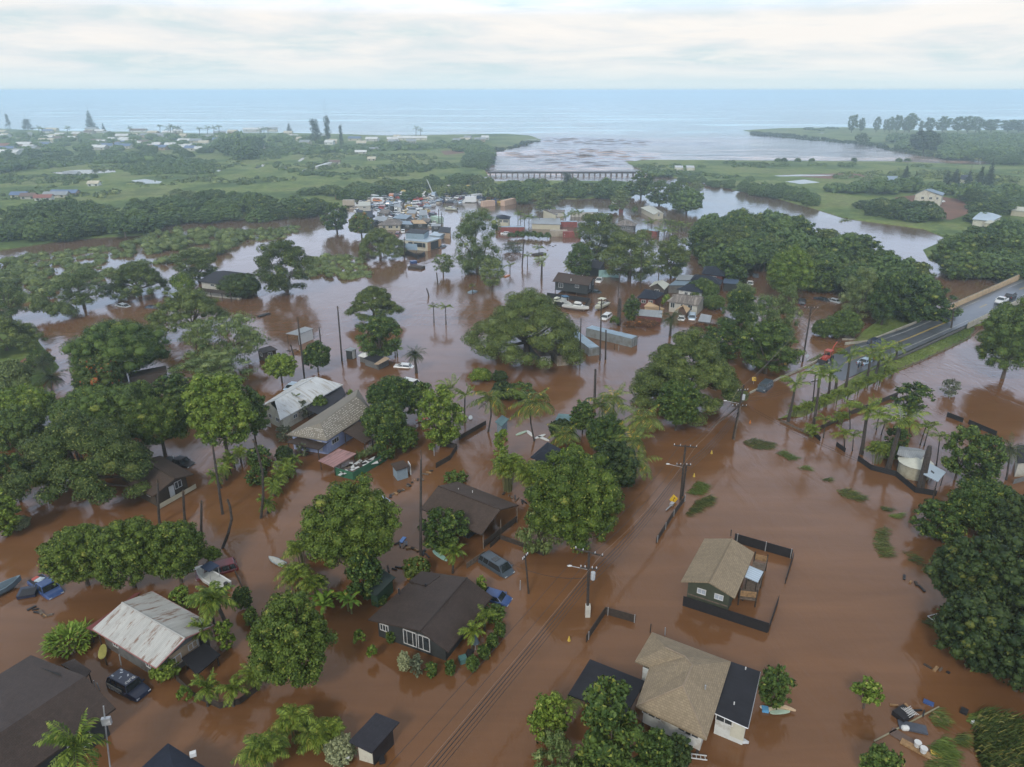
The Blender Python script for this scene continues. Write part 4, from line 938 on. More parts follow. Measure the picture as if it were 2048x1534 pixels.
canopy('low dark porch roof at the right of the rusty white roofed house', [(363, 1316), (393, 1350), (441, 1309), (410, 1285)], [1.5, 1.4, 1.4, 1.5], RF['felt'], name='porch_roof', cat='porch', pr=0.08)
canopy('dull red lean-to roof along the left edge of the rusty white roofed house', [(172, 1256), (190, 1262), (268, 1187), (282, 1184)], [2.2, 2.4, 2.4, 2.2], mat('red_roof_sheet', (0.16, 0.045, 0.04), 0.6), name='lean_to', cat='lean-to', posts=True)
# big dark roof bottom-left
e = at(69, 1534, 2.8); f0 = at(231, 1416, 2.8); f1 = at(170, 1352, 4.6); f2 = at(62, 1310, 2.8); dd = (e-f0); dd.z = 0; dd = dd.normalized()*27
o = root('house', (f1+dd*0.5).xy.to_3d(), 'very large dark shingle roofed house cut by the lower left corner', 'house')
roofmesh('roof', [(f0, f1, f1+dd, f0+dd), (f1, f2, f2+dd, f1+dd)], RF['brown2'], o, 0.18)
ri = [lerp(f0, f2, .035)+dd*.03, lerp(f0, f2, .5)+dd*.03, lerp(f0, f2, .965)+dd*.03, lerp(f0, f2, .965)+dd*.97, lerp(f0, f2, .5)+dd*.97, lerp(f0, f2, .035)+dd*.97]
for i, p in enumerate(ri): p.z = 2.75 if i not in (1, 4) else 4.3
MB().add([tuple(p) for p in ri]+[(p.x, p.y, -.6) for p in ri], [(i, (i+1) % 6, 6+(i+1) % 6, 6+i) for i in range(6)]).build('wall', WL['darkg'], o)
for s in (0.10, 0.50, 0.56): window(o, lerp(ri[0], ri[5], s)-Vector((0, 0, 1.35)), -dd if False else ri[0]-ri[5], 2.0 if s == .1 else 1.5, 1.3, mull=1)
canopy('small lower dark roof at the upper end of the large corner house', [(122, 1329), (171, 1356), (182, 1341), (148, 1317)], [2.3, 2.3, 2.3, 2.3], RF['brown2'], name='porch_roof', cat='porch')
# navy roof at the bottom edge
o, q, ring = hip('dark navy hipped roof just entering at the bottom edge, left of centre', [(255, 1560), (380, 1590), (425, 1543), (336, 1486)], [(345, 1530)], 2.6, 3.3, WL['grey'], RF['navy'])
MB().box(at(386, 1508, 3.0), (0.5, 0.35, 0.4), 0.4).build('vent', white, o)
# shed with mono-pitch roof
o, q, ring = canopy('small shed with dark mono-pitch roof and pale block walls at the bottom, centre-left', [(743, 1506), (799, 1444), (752, 1425), (697, 1483)], [2.3, 2.3, 2.7, 2.7], RF['dark'], name='shed', cat='shed', wall=WL['cream'], inset=0.55)
p = lerp(ring[0], ring[1], 0.5); a = math.atan2((ring[1]-ring[0]).y, (ring[1]-ring[0]).x); MB().box((p.x, p.y-0.03, 0.95), (2.6, 0.12, 2.0), a).build('opening', black, o)  # black panel stands for the dark inside; the wall is not cut
for px, py in ((772, 1486), (762, 1512)): tag(MB().box(at(px, py, 0.15), (1.5, 0.5, 0.3), a+0.9*(py > 1500)).build('bench', black, loc=at(px, py, 0)), 'black bench floating at the shed opening, %s' % ('further one' if py < 1500 else 'nearer one'), 'bench')
# green shed by the mango
o, q, ring = canopy('dark green shed half hidden below the big round mango tree', [(735, 1183), (752, 1192), (791, 1154), (762, 1137)], [2.2, 2.0, 2.0, 2.2], mat('green_roof', (0.022, 0.035, 0.03), 0.7), name='shed', cat='shed', wall=mat('green_wall', (0.03, 0.07, 0.04), 0.8), inset=0.3)
# left-middle brown house
o, q, ring = gable('brown gable house with white windows under the wide umbrella tree on the left',
    [(305, 993), (350, 957), (388, 948), (321, 911), (284, 920), (243, 958)], 2.5, 4.0, 2.7, WL['brown'], RF['brown'], 0.8, -0.6,
    [('f', 0.72, 1.7, 1.2, 1.1, 1), ('f', 0.5, 1.2, 0.8, 1.7, 'door'), ('l', 0.3, 1.5, 1.0, 0.7), ('l', 0.7, 1.5, 1.0, 0.7)], endin=1.2)
a, b = q[0]+Vector((.2, .3, 0)), q[2]+Vector((-.2, .3, 0)); MB().box(((a.x+b.x)/2, (a.y+b.y)/2, 0.5), ((b-a).xy.length, 0.06, 0.7), math.atan2((b-a).y, (b-a).x)).build('rail', WL['yellow'], o)
o, q, ring = canopy('low white block building under the umbrella tree at the left edge', [(91, 972), (131, 964), (128, 944), (90, 950)], [1.7, 1.7, 1.7, 1.7], RF['dark'], name='outbuilding', cat='outbuilding', wall=WL['white'], inset=0.15)
o, q, ring = gable('brown metal roofed house hidden under the dark mango tree on the left', [(262, 782), (258, 756), (256, 745), (332, 731), (334, 742), (333, 768)], 2.4, 3.6, 2.4, WL['yellow'], RF['brown2'], 0.5, -0.6, [('f', .5, 1.5, 1, .8)])
# two long roofs in the middle
o, q, ring = gable('long house with white weathered corrugated roof beside the banyan-green trees',
    [(514, 816), (549, 800), (560, 840), (686, 769), (632, 753), (603, 759)], 2.7, 4.4, 2.7, WL['cream'], RF['white'], 0.7, -0.6,
    [('f', .3, 1.5, 1.0, .8), ('f', .7, 1.5, 1.0, .8), ('r', .2, 1.5, 1, .8)])
canopy('dark lean-to roofs on the right side of the white corrugated roof house', [(612, 818), (640, 830), (692, 789), (683, 770)], [2.2, 1.9, 1.9, 2.2], RF['dark'], name='lean_to', cat='lean-to')
MB().box(lerp(at(520, 850, 0), at(540, 862, 0), .5)+Vector((0, 0, .9)), (3.2, 0.05, .8), -0.5).build('rail', white, o)
zE, zR = 2.9, 4.7; eav = [(573, 869), (654, 881), (744, 822), (716, 778)]
o, q, ring = hip('long tan roofed blue house with rows of pale patches in the centre-left', eav, [(640, 846), (712, 792)], zE, zR, WL['blue'], RF['dots'], 0.6, -0.6,
    [('r', 0.18, 1.6, 1.8, .9, 2), ('f', .8, 1.4, 0.8, 1.7, 'door')])
rng = np.random.default_rng(3); dots = MB(); e = q; r0, r1 = at(640, 846, zR), at(712, 792, zR)
for k in range(9):  # rows of pale patches nailed along the sheets
    for j in range(26):
        if rng.random() < 0.35: continue
        v = (k+1)/10; s = (j+rng.uniform(-.25, .25))/26; a = lerp(e[1], r0, v); b = lerp(e[2], r1, v); p = lerp(a, b, s); dots.box(p+Vector((0, 0, .03)), (.20, .16, .03), .7)
        if k < 6 and j < 14:
            a = lerp(e[0], r0, v); b = lerp(e[1], r0, v); p = lerp(a, b, j/14); dots.box(p+Vector((0, 0, .03)), (.20, .16, .03), .1)
dots.build('roof_patches', mat('patch_paint', (0.55, 0.52, 0.46), 0.8), o)
canopy('brown porch roof at the near end of the long tan roofed blue house', [(638, 899), (659, 882), (609, 868), (572, 884)], [2.0, 2.1, 2.5, 2.4], RF['brown2'], name='porch_roof', cat='porch', pr=.09)
oo, qq, rr = canopy('grey and brown side porch roof between the blue house and the trees', [(685, 862), (730, 887), (748, 874), (718, 842)], [2.6, 2.0, 2.0, 2.6], RF['brown'], name='porch_roof', cat='porch', pr=.08)
oo, qq, rr = canopy('faded pink flat roof over the yard behind the green fence', [(636, 921), (668, 934), (713, 907), (678, 897)], [1.7, 1.7, 1.9, 1.9], RF['pink'], name='canopy', cat='canopy', pr=.07)
# green fence with wreckage inside
fence('green corrugated fence around a yard full of debris', [(670, 950), (707, 960), (772, 921)], 1.35, WL['green'], None)
rng = np.random.default_rng(8); bm = [white, mat('sheet_metal', (0.45, 0.46, 0.44), .5), darkwood, timber, MATS['sheet_metal']]
for i in range(14):
    px, py = 680+i*6.0, 944-i*2.2+rng.uniform(-7, 5); p = at(px, py, 0.9)
    tag(MB().box(p, (rng.uniform(1.2, 3.0), rng.uniform(.25, .8), .06), rng.uniform(0, 3)).build('broken_board', bm[i % 5], loc=p), 'broken board in the debris heap inside the green fence', 'board', 'broken boards inside the green fence')
# small floating shed
o, q, ring = canopy('small grey-blue shed with brown roof floating alone in the flooded yard', [(781, 927), (792, 941), (819, 932), (807, 920)], [2.0, 2.0, 2.1, 2.1], RF['brown'], name='shed', cat='shed', wall=WL['bluegrey'], inset=0.25)
MB().box(at(819, 936, 1.0), (.12, 1.3, 1.8), .4).build('door', white, o)
# house with a dark pyramid roof among the palms, teal roof
o, q, ring = hip('house with dark pyramid roof hemmed in by areca palms', [(1061, 914), (1109, 931), (1132, 903), (1095, 884)], [(1092, 900)], 2.7, 4.2, WL['brown'], RF['navy'])
canopy('small teal roof behind the coconut palms', [(1110, 840), (1140, 843), (1145, 829), (1117, 827)], [2.3, 2.3, 2.5, 2.5], mat('teal_roof', (0.10, 0.18, 0.19), .6), name='shed', cat='shed', wall=WL['bluegrey'])
canopy('teal sheet roof behind the leaning palms left of the mango tree', [(990, 843), (1003, 853), (1018, 838), (1004, 830)], [2.1, 2.1, 2.2, 2.2], MATS['teal_roof'], name='shed', cat='shed', wall=WL['bluegrey'])
# cabins in the left middle distance
o, q, ring = canopy('small brown cabin with white framed windows on the left flood', [(512, 699), (526, 706), (555, 699), (541, 691)], [2.2, 2.2, 2.4, 2.4], RF['brown2'], name='cabin', cat='cabin', wall=WL['brown'], inset=.3)
window(o, lerp(ring[1], ring[2], .5)-Vector((0, 0, .8)), ring[2]-ring[1], 1.0, 1.0); window(o, lerp(ring[0], ring[1], .5)-Vector((0, 0, .8)), ring[1]-ring[0], 1.0, 1.0)
o, q, ring = canopy('open shed with grey roof and white side wall on the left flood', [(571, 667), (595, 670), (627, 657), (610, 653)], [2.6, 2.6, 2.6, 2.6], RF['grey'], name='shed', cat='shed', posts=True)
a, b = ring[1], ring[2]; MB().box(((a.x+b.x)/2, (a.y+b.y)/2, 1.0), ((b-a).length, .1, 2.9), math.atan2((b-a).y, (b-a).x)).build('wall', white, o)
o, q, ring = canopy('small charcoal shed with a white door beside the dead palm trunk', [(689, 700), (703, 702), (714, 697), (701, 694)], [2.1, 2.1, 2.1, 2.1], RF['grey'], name='shed', cat='shed', wall=WL['darkg'], inset=.2)
MB().box(lerp(ring[1], ring[2], .45)+Vector((0.05, -.06, -1.1)), (.9, .08, 1.8), math.atan2((ring[2]-ring[1]).y, (ring[2]-ring[1]).x)).build('door', white, o)
hip('white peaked canopy roof beside the charcoal shed', [(716, 711), (733, 716), (747, 708), (730, 701)], [(731, 704)], 1.5, 2.4, WL['grey'], mat('white_canvas', (.6, .6, .57), .8), name='canopy', cat='canopy', inset=.3)
oo, qq, rr = canopy('low dark shed with a brown front strip beside the date palm', [(726, 716), (757, 727), (780, 716), (745, 709)], [1.7, 1.6, 1.6, 1.7], RF['dark'], name='shed', cat='shed', wall=WL['grey'])
MB().slab([at(748, 728, 1.8), at(757, 729, 1.8), at(780, 717, 1.8), at(770, 713, 1.8)], .08).build('roof_strip', WL['tan'], oo)
# yurt
p = at(1826, 948); s = ppm(p); Ry = 29/s
o = root('yurt', p, 'round cream yurt with a blue tarp on its domed roof', 'yurt'); mb = MB(); ring = [(p.x+Ry*math.cos(i*math.pi/16), p.y+Ry*math.sin(i*math.pi/16)) for i in range(32)]
mb.prism(ring, -.5, 2.1).build('wall', mat('yurt_wall', (0.36, 0.33, 0.24), .85, var=.15, scale=1.5), o)
V = []; F = []; nr = 7
for j in range(nr):
    k = j/(nr-1); rr_ = (Ry+.25)*(1-k); z = 2.1+0.72*(1-(1-k)**1.1)
    V += [(p.x+rr_*math.cos(i*math.pi/16), p.y+rr_*math.sin(i*math.pi/16), z+(.03 if i % 2 else 0)) for i in range(32)]
F = [(j*32+i, j*32+(i+1) % 32, (j+1)*32+(i+1) % 32, (j+1)*32+i) for j in range(nr-1) for i in range(32)]
m_ = MB(); m_.add(V, F); m_.build('roof', mat('yurt_roof', (0.50, 0.50, 0.42), .7, var=.1), o)
m_ = MB(); V = []
for j in range(5):
    k = 0.14+j*0.15; rr_ = (Ry+.25)*(1-k); z = 2.1+0.72*(1-(1-k)**1.1)+.08
    V += [(p.x+rr_*math.cos(a), p.y+rr_*math.sin(a), z) for a in np.linspace(R(35), R(118), 9)]
m_.add(V, [(j*9+i, j*9+i+1, (j+1)*9+i+1, (j+1)*9+i) for j in range(4) for i in range(8)]); m_.build('tarp', mat('blue_tarp', (0.04, 0.17, 0.48), .5), o)
o, q, ring = canopy('grey metal lean-to with a hole in its roof, right of the yurt', [(1847, 948), (1876, 963), (1892, 944), (1860, 926)], [2.7, 2.3, 2.3, 2.7], RF['lblue'], name='carport', cat='carport', pr=.07)
MB().slab([at(1857, 941, 2.62), at(1868, 947, 2.55), at(1869, 945, 2.55), at(1860, 938, 2.62)], .05).build('hole', black, o)  # black sheet laid on the roof for the dark of a hole
o, q, ring = gable('cabin with weathered grey roof behind the yurt', [(1794, 908), (1797, 898), (1799, 892), (1838, 897), (1853, 902), (1840, 922)][::-1], 2.6, 3.2, 2.6, WL['grey'], RF['grey'], .4, -.6, [])
fence('black screen fence along the water below the yurt', [(1715, 921), (1742, 940), (1790, 952), (1830, 985), (1872, 992)], .9, screen, None)
# grey building at the right edge
gable('pale grey house with slate roof at the right edge beyond the trees', [(2034, 925), (2034, 899), (2034, 890), (2120, 884), (2120, 893), (2120, 920)], 2.8, 4.2, 2.8, WL['block'], RF['dark'], .5)
fence('block wall stub in the water at the right edge', [(2026, 968), (2090, 950)], .8, WL['grey'])
# ---------------------------------------------------------------- middle distance
o, q, ring = gable('dark brown stilt house with white framed windows behind the row of boats', [(1178, 571), (1187, 555), (1193, 558), (1128, 546), (1116, 545), (1105, 562)], 3.6, 5.2, 3.6, WL['darkg'], RF['brown'], .5, .9,
    [('l', .18, 2.5, 1.4, 1.4, 1), ('l', .68, 2.8, 1.2, .9, 1), ('f', .35, 2.7, .9, 1.6, 0), ('f', .8, 3.0, .9, 1.6, 0)], posts=4, endin=.6)
for px, py in ((1142, 562), (1149, 556), (1165, 555)): MB().tube([at(px, py, 4.2), at(px, py, 4.2)+Vector((0, 0, .7))], .12, 5).build('vent', white, o)
hip('dark roofed red house with white windows left of the weathered white house', [(1274, 595), (1312, 598), (1330, 586), (1290, 577)], [(1293, 580), (1306, 581)], 2.6, 4.2, WL['red'], RF['navy'], .5, -.6, [('f', .3, 1.5, 1.2, .9), ('f', .75, 1.5, 1.2, .9)])
gable('small cream roofed gable house with brown front', [(1298, 573), (1315, 566), (1329, 579), (1339, 568), (1325, 560), (1309, 563)], 3.0, 3.9, 2.9, WL['brown'], RF['cream'], .3, -.6, [('f', .5, 2.0, 1.5, .8)])
gable('white house with weathered mottled roof and white framed windows', [(1397, 611), (1406, 594), (1411, 595), (1357, 587), (1352, 588), (1333, 602)], 2.9, 4.6, 3.3, WL['block'], RF['weather'], .45, -.6,
    [('l', .12, 1.9, 1.2, 1.4, 1), ('l', .75, 1.9, 1.2, 1.4, 1), ('l', .45, 1.9, .7, 1.2, 0)])
gable('tan canvas carport tent over a white car', [(1351, 621), (1366, 611), (1373, 626), (1381, 617), (1367, 609), (1352, 618)], 1.9, 3.0, 1.9, mat('tent_dark', (.10, .06, .04), .9), RF['canvas'], .35, .9, name='carport_tent', cat='tent')
hip('pale tan canvas tent leaning behind the grey long shed', [(1288, 612), (1322, 620), (1329, 617), (1298, 603)], [(1303, 606), (1318, 612)], 1.9, 2.9, RF['canvas'], RF['canvas'], .2, -.6, name='tent', cat='tent')
canopy('long low grey roofed red shed behind the croton hedge', [(1272, 630), (1324, 635), (1325, 621), (1274, 618)], [1.8, 1.8, 2.4, 2.4], RF['grey'], name='shed', cat='shed', wall=WL['red'], inset=.2)
hip('big charcoal hip roof in the middle of the roof cluster', [(1381, 560), (1442, 569), (1446, 560), (1390, 548)], [(1397, 549), (1424, 552)], 3.0, 4.8, WL['grey'], RF['navy'], .5)
hip('charcoal hip roof in front of the larger charcoal roof', [(1353, 578), (1403, 585), (1420, 578), (1380, 567)], [(1378, 568), (1392, 569)], 2.9, 4.3, WL['white'], RF['navy'], .5, -.6, [('f', .35, 1.8, 1.0, 1.0), ('f', .6, 1.8, 1.0, 1.0)])
canopy('grey corrugated flat roof, upper sheet of the roof cluster', [(1351, 559), (1380, 560), (1388, 550), (1358, 549)], [2.9]*4, RF['grey'], name='lean_to', cat='lean-to', wall=WL['grey'])
canopy('pale corrugated flat roof, lower sheet of the roof cluster', [(1337, 570), (1370, 570), (1384, 561), (1352, 560)], [2.5]*4, RF['blue'], name='lean_to', cat='lean-to', wall=WL['grey'])
canopy('pale corrugated roof strip at the right front of the roof cluster', [(1398, 575), (1425, 579), (1434, 568), (1405, 564)], [2.6]*4, RF['lblue'], name='lean_to', cat='lean-to', wall=WL['grey'])
hip('charcoal roofed red house with white windows behind the roof cluster', [(1403, 547), (1447, 552), (1454, 547), (1408, 533)], [(1416, 532), (1432, 533)], 3.0, 4.8, WL['red'], RF['navy'], .5, -.6, [('f', .45, 1.9, 1.2, 1.2), ('f', .6, 1.9, 1.2, 1.2)])
hip('dark roof deep among the trees at the top of the roof cluster', [(1410, 514), (1442, 516), (1440, 508), (1414, 506)], [(1420, 502), (1434, 503)], 2.8, 4.2, WL['grey'], RF['navy'], .4)
canopy('flat dark blue roof right of the roof cluster', [(1446, 566), (1478, 568), (1478, 559), (1448, 557)], [2.4]*4, mat('blue_flat_roof', (.05, .08, .13), .6), name='shed', cat='shed', wall=WL['darkg'])
canopy('small grey shed at the water beside the croton hedge', [(1396, 642), (1420, 645), (1424, 631), (1402, 627)], [1.6, 1.6, 2.0, 2.0], RF['grey'], name='shed', cat='shed', wall=WL['grey'])
gable('grey roofed house half hidden by the kiawe trees, left one', [(1157, 527), (1158, 517), (1160, 514), (1186, 514), (1184, 517), (1182, 525)], 3.2, 4.4, 3.2, WL['darkg'], RF['grey'], .4, -.6, [('l', .3, 2, .9, 1.2)])
gable('dark low roofed house half hidden by the kiawe trees, right one', [(1170, 534), (1180, 521), (1184, 519), (1212, 520), (1208, 526), (1200, 537)], 2.6, 3.6, 2.6, WL['darkg'], RF['dark'], .4)
fence('teal and white torn tarpaulin fence behind the stilt house', [(1197, 555), (1221, 554), (1239, 556)], 2.4, mat('teal_tarp', (.32, .52, .50), .7, var=.3, dirt=(.6, .6, .58, .9), scale=.6), None, name='tarpaulin', cat='tarpaulin')
# black and grey fences in front of the stilt house
fence('dark weathered timber fence around the boats\' yard', [(1094, 594), (1180, 605), (1166, 622), (1100, 610)], 1.3, screen, None)
fence('pale timber fence side by the boats', [(1182, 604), (1172, 620)], 1.2, timber)
# house with deck at the left
o, q, ring = hip('two-storey pale house with charcoal hip roof on the left flood', [(394, 562), (466, 570), (517, 549), (448, 541)], [(430, 543), (457, 542)], 4.4, 6.2, WL['block'], RF['dark'], .8, -.6,
    [('f', .35, 3.4, 1.3, .7, 1), ('f', .7, 3.4, 1.0, .7, 1), ('r', .6, 3.4, 1.6, .8, 1)])
a, b = ring[0], ring[1]; MB().box(((a.x+b.x)/2, (a.y+b.y)/2-1.1, 1.9), ((b-a).length, 2.0, .15), math.atan2((b-a).y, (b-a).x)).build('balcony', darkwood, o)
MB().box(((a.x+b.x)/2, (a.y+b.y)/2-2.1, 2.4), ((b-a).length, .08, .9), math.atan2((b-a).y, (b-a).x)).build('railing', darkwood, o)
for s in (.02, .35, .7, .98): p = lerp(a, b, s); MB().box((p.x, p.y-2.0, .7), (.18, .18, 2.6)).build('post', darkwood, o)
# modern block
o, q, ring = canopy('flat-roofed pale building with big windows and an orange end wall beyond the umbrella tree', [(801, 479), (855, 484), (883, 476), (832, 471)], [3.4]*4, RF['lblue'], name='house', cat='house', wall=WL['cream'], inset=.2)
for s, w in ((.35, 1.8), (.55, 1.2), (.7, 2.2), (.87, 1.2)): window(o, lerp(ring[0], ring[1], s)-Vector((0, 0, 1.4)), ring[1]-ring[0], w, 1.6, mull=0, frame=black)
u = ring[2]-ring[1]; p = lerp(ring[1], ring[2], .5); MB().box((p.x+.1, p.y-.1, 1.5), (u.length*.55, .1, 2.8), math.atan2(u.y, u.x)).build('glazing', WL['darkg'], o)
for s in (.1, .9): p = lerp(ring[1], ring[2], s); MB().box((p.x+.1, p.y-.1, 1.4), (u.length*.2, .14, 3.4), math.atan2(u.y, u.x)).build('end_wall', WL['orange'], o)
up = [at(a, b, 5.6) for a, b in ((811, 465), (848, 467), (858, 460), (822, 457))]
roofmesh('roof', [up], RF['dark'], o, .2); MB().add([(p.x, p.y, z) for z in (5.38, 3.4) for p in up], [(i, (i+1) % 4, 4+(i+1) % 4, 4+i) for i in range(4)]).build('upper_storey', WL['bluegrey'], o)
canopy('blue-grey sheet awning leaning at the left of the flat-roofed building', [(805, 499), (835, 500), (834, 488), (806, 486)], [2.2, 2.2, 3.6, 3.6], RF['blue'], name='awning', cat='awning')
hip('cream house with grey hip roof and dark windows in the flooded village', [(754, 450), (802, 450), (806, 443), (770, 441)], [(776, 438), (789, 438)], 2.2, 3.6, WL['yellow'], RF['weather'], .5, -.6, [('f', .25, 1.3, 1.3, 1.0, 1), ('f', .55, 1.3, 1.8, 1.1, 1), ('f', .85, 1.3, 1.1, 1.0, 0)])
vil = [  # px corners, height, roof, wall, label
    ([(784, 436), (812, 438), (824, 430), (798, 428)], 3.4, 'blue', 'grey', 'blue-grey metal roof behind the cream village house'),
    ([(803, 448), (826, 449), (820, 442), (800, 441)], 2.8, 'blue', 'darkg', 'pale blue metal roof right of the cream village house'),
    ([(827, 447), (854, 447), (846, 440), (822, 440)], 2.9, 'canvas', 'darkg', 'tan flat roof over cars in the flooded village'),
    ([(748, 440), (772, 443), (776, 434), (752, 432)], 2.7, 'grey', 'grey', 'white-grey metal roof left of the cream village house'),
    ([(838, 430), (855, 430), (854, 420), (839, 420)], 4.4, 'grey', 'bluegrey', 'small tall grey cabin at the edge of the open flood'),
    ([(862, 452), (881, 452), (882, 448), (863, 448)], 3.6, 'grey', 'darkg', 'open dark garage with thin grey roof in the village'),
    ([(876, 464), (900, 466), (902, 455), (880, 453)], 3.2, 'felt', 'tan', 'small tan gable cabin left of the leaning kiawe tree'),
    ([(714, 434), (727, 434), (726, 420), (712, 420)], 3.0, 'navy', 'darkg', 'dark hipped roof at the left end of the village'),
    ([(727, 433), (746, 434), (745, 422), (728, 422)], 3.2, 'navy', 'darkg', 'black cabin with a square window left in the village'),
    ([(716, 412), (741, 411), (741, 403), (717, 403)], 3.6, 'cream', 'block', 'cream block building above the black cabin'),
    ([(788, 412), (802, 415), (801, 404), (787, 402)], 3.6, 'grey', 'white', 'white box building in the middle of the village'),
    ([(770, 408), (786, 412), (786, 402), (772, 401)], 3.2, 'blue', 'darkg', 'dark shed with pale roof beside the white box building'),
    ([(757, 425), (776, 427), (782, 420), (764, 418)], 2.6, 'weather', 'grey', 'weathered roof shack between the black cabin and the blue-grey roof'),
    ([(840, 442), (858, 444), (862, 437), (845, 436)], 2.6, 'weather', 'darkg', 'weathered shack roof below the small tall grey cabin'),
    ([(812, 426), (830, 427), (834, 420), (818, 419)], 2.8, 'grey', 'tan', 'grey shack roof in the middle of the flooded village'),
    ([(858, 470), (880, 472), (890, 465), (868, 463)], 2.4, 'lblue', 'bluegrey', 'pale sheet roof behind the flat-roofed pale building'),
    ([(732, 444), (750, 446), (756, 440), (740, 438)], 2.4, 'navy', 'darkg', 'dark low shack at the left of the cream village house'),
    ([(1098, 424), (1128, 426), (1130, 420), (1102, 418)], 2.6, 'weather', 'block', 'weathered low roof behind the beige village house'),
]
for c4, h, rf, wl, lb in vil:
    oo, qq, rr = canopy(lb, c4, [h*.72, h*.72, h*.72+.3, h*.72+.3], RF[rf], name='village_house', cat='house', wall=WL[wl], inset=.15)
    window(oo, lerp(rr[0], rr[1], .5)-Vector((0, 0, .8)), rr[1]-rr[0], 1.3, .8, mull=1)
gable('long cream hall with grey roof standing in the upper flood', [(1308, 429), (1317, 424), (1328, 427), (1307, 413), (1299, 411), (1281, 415)], 2.4, 3.3, 2.4, WL['yellow'], RF['cream'], .3, -.6, [('f', .5, 2, 1.0, 1.4)])
hip('tan hip-roofed house on stilts between the two row of palms', [(1231, 450), (1270, 452), (1275, 447), (1236, 444)], [(1249, 439), (1256, 439)], 2.7, 4.8, WL['grey'], RF['weather'], .6, -.6, [('f', .4, 1.6, 1.4, 1.1), ('f', .7, 1.6, 1.1, 1.1)])
gable('upper storey gable of the beige village house', [(1087, 425), (1090, 419), (1112, 430), (1114, 428), (1096, 419), (1086, 421)], 4.6, 5.7, 4.6, WL['yellow'], RF['weather'], .2, -.6, [])
canopy('lower grey roof of the beige village house with parked cars in front', [(1062, 447), (1122, 449), (1120, 436), (1064, 436)], [2.3, 2.3, 3.0, 3.0], RF['grey'], name='village_house', cat='house', wall=WL['yellow'], inset=.4)
o, q, ring = hip('two-storey pale cabin with dark hip roof above the long red container', [(992, 437), (1019, 438), (1022, 433), (993, 431)], [(1004, 429), (1011, 430)], 4.5, 5.7, WL['yellow'], RF['navy'], .5, -.6, [('f', .3, 3.4, 1.2, 1.1), ('f', .75, 3.4, 2.2, 1.1, 3)])
canopy('long white house with pale blue roof in the upper flood', [(1140, 424), (1196, 424), (1196, 418), (1140, 418)], [2.3, 2.3, 2.5, 2.5], RF['lblue'], name='house', cat='house', wall=WL['block'], inset=.2)
canopy('small brown cabin with white roof standing alone in the upper flood', [(1238, 416), (1247, 416), (1247, 412), (1238, 412)], [2.2]*4, RF['white'], name='cabin', cat='cabin', wall=WL['red'], inset=.2)
# ---------------------------------------------------------------- right bank and far shore houses
o, q, ring = gable('two-storey tan house with grey roof on the right river bank', [(1828, 389), (1850, 379), (1886, 391), (1890, 386), (1862, 377), (1836, 386)], 6.0, 8.6, 6.0, WL['cream'], RF['blue'], .5, .2, [('f', .3, 4.4, 1.4, 1.2), ('f', .6, 4.4, 1.4, 1.2), ('f', .85, 4.4, 1.0, 1.2)])
hip('white-grey hip roofed house among trees on the right bank, nearest', [(1944, 438), (1985, 442), (2004, 432), (1960, 422)], [(1960, 424), (1985, 426)], 3.4, 5.0, WL['cream'], RF['lblue'], .5)
hip('cream roofed house beside the white-grey roofed one', [(1968, 446), (1990, 448), (1994, 442), (1974, 440)], [(1978, 440), (1984, 441)], 2.6, 3.6, WL['yellow'], RF['cream'], .3)
hip('cream hip roofed house at the right edge of the bank', [(2022, 420), (2060, 424), (2070, 416), (2034, 413)], [(2034, 413), (2050, 414)], 3.0, 4.6, WL['yellow'], RF['cream'], .3)
hip('long grey roof at the right edge above the cream one', [(1998, 412), (2070, 414), (2080, 403), (2018, 404)], [(2020, 404), (2060, 402)], 3.2, 4.6, WL['grey'], RF['grey'], .3)
canopy('blue-grey roof among the dark trees of the right bank', [(1765, 360), (1790, 361), (1796, 352), (1775, 352)], [3.4, 3.4, 4.0, 4.0], RF['blue'], name='house', cat='house', wall=WL['bluegrey'])
canopy('dark roofed pale house behind the pointed trees on the right bank', [(1920, 358), (1946, 362), (1944, 350), (1922, 350)], [3.4, 3.4, 4.4, 4.4], RF['navy'], name='house', cat='house', wall=WL['yellow'])
for i, (a, b) in enumerate(((1356, 334), (1379, 334))): canopy('pale shipping box on the grass spit, %s' % ('left' if i == 0 else 'right'), [(a-5, b+1), (a+11, b+1), (a+9, b-3), (a-7, b-3)], [2.6]*4, RF['white'], name='storage_box', cat='storage box', wall=WL['cream'], inset=.1)
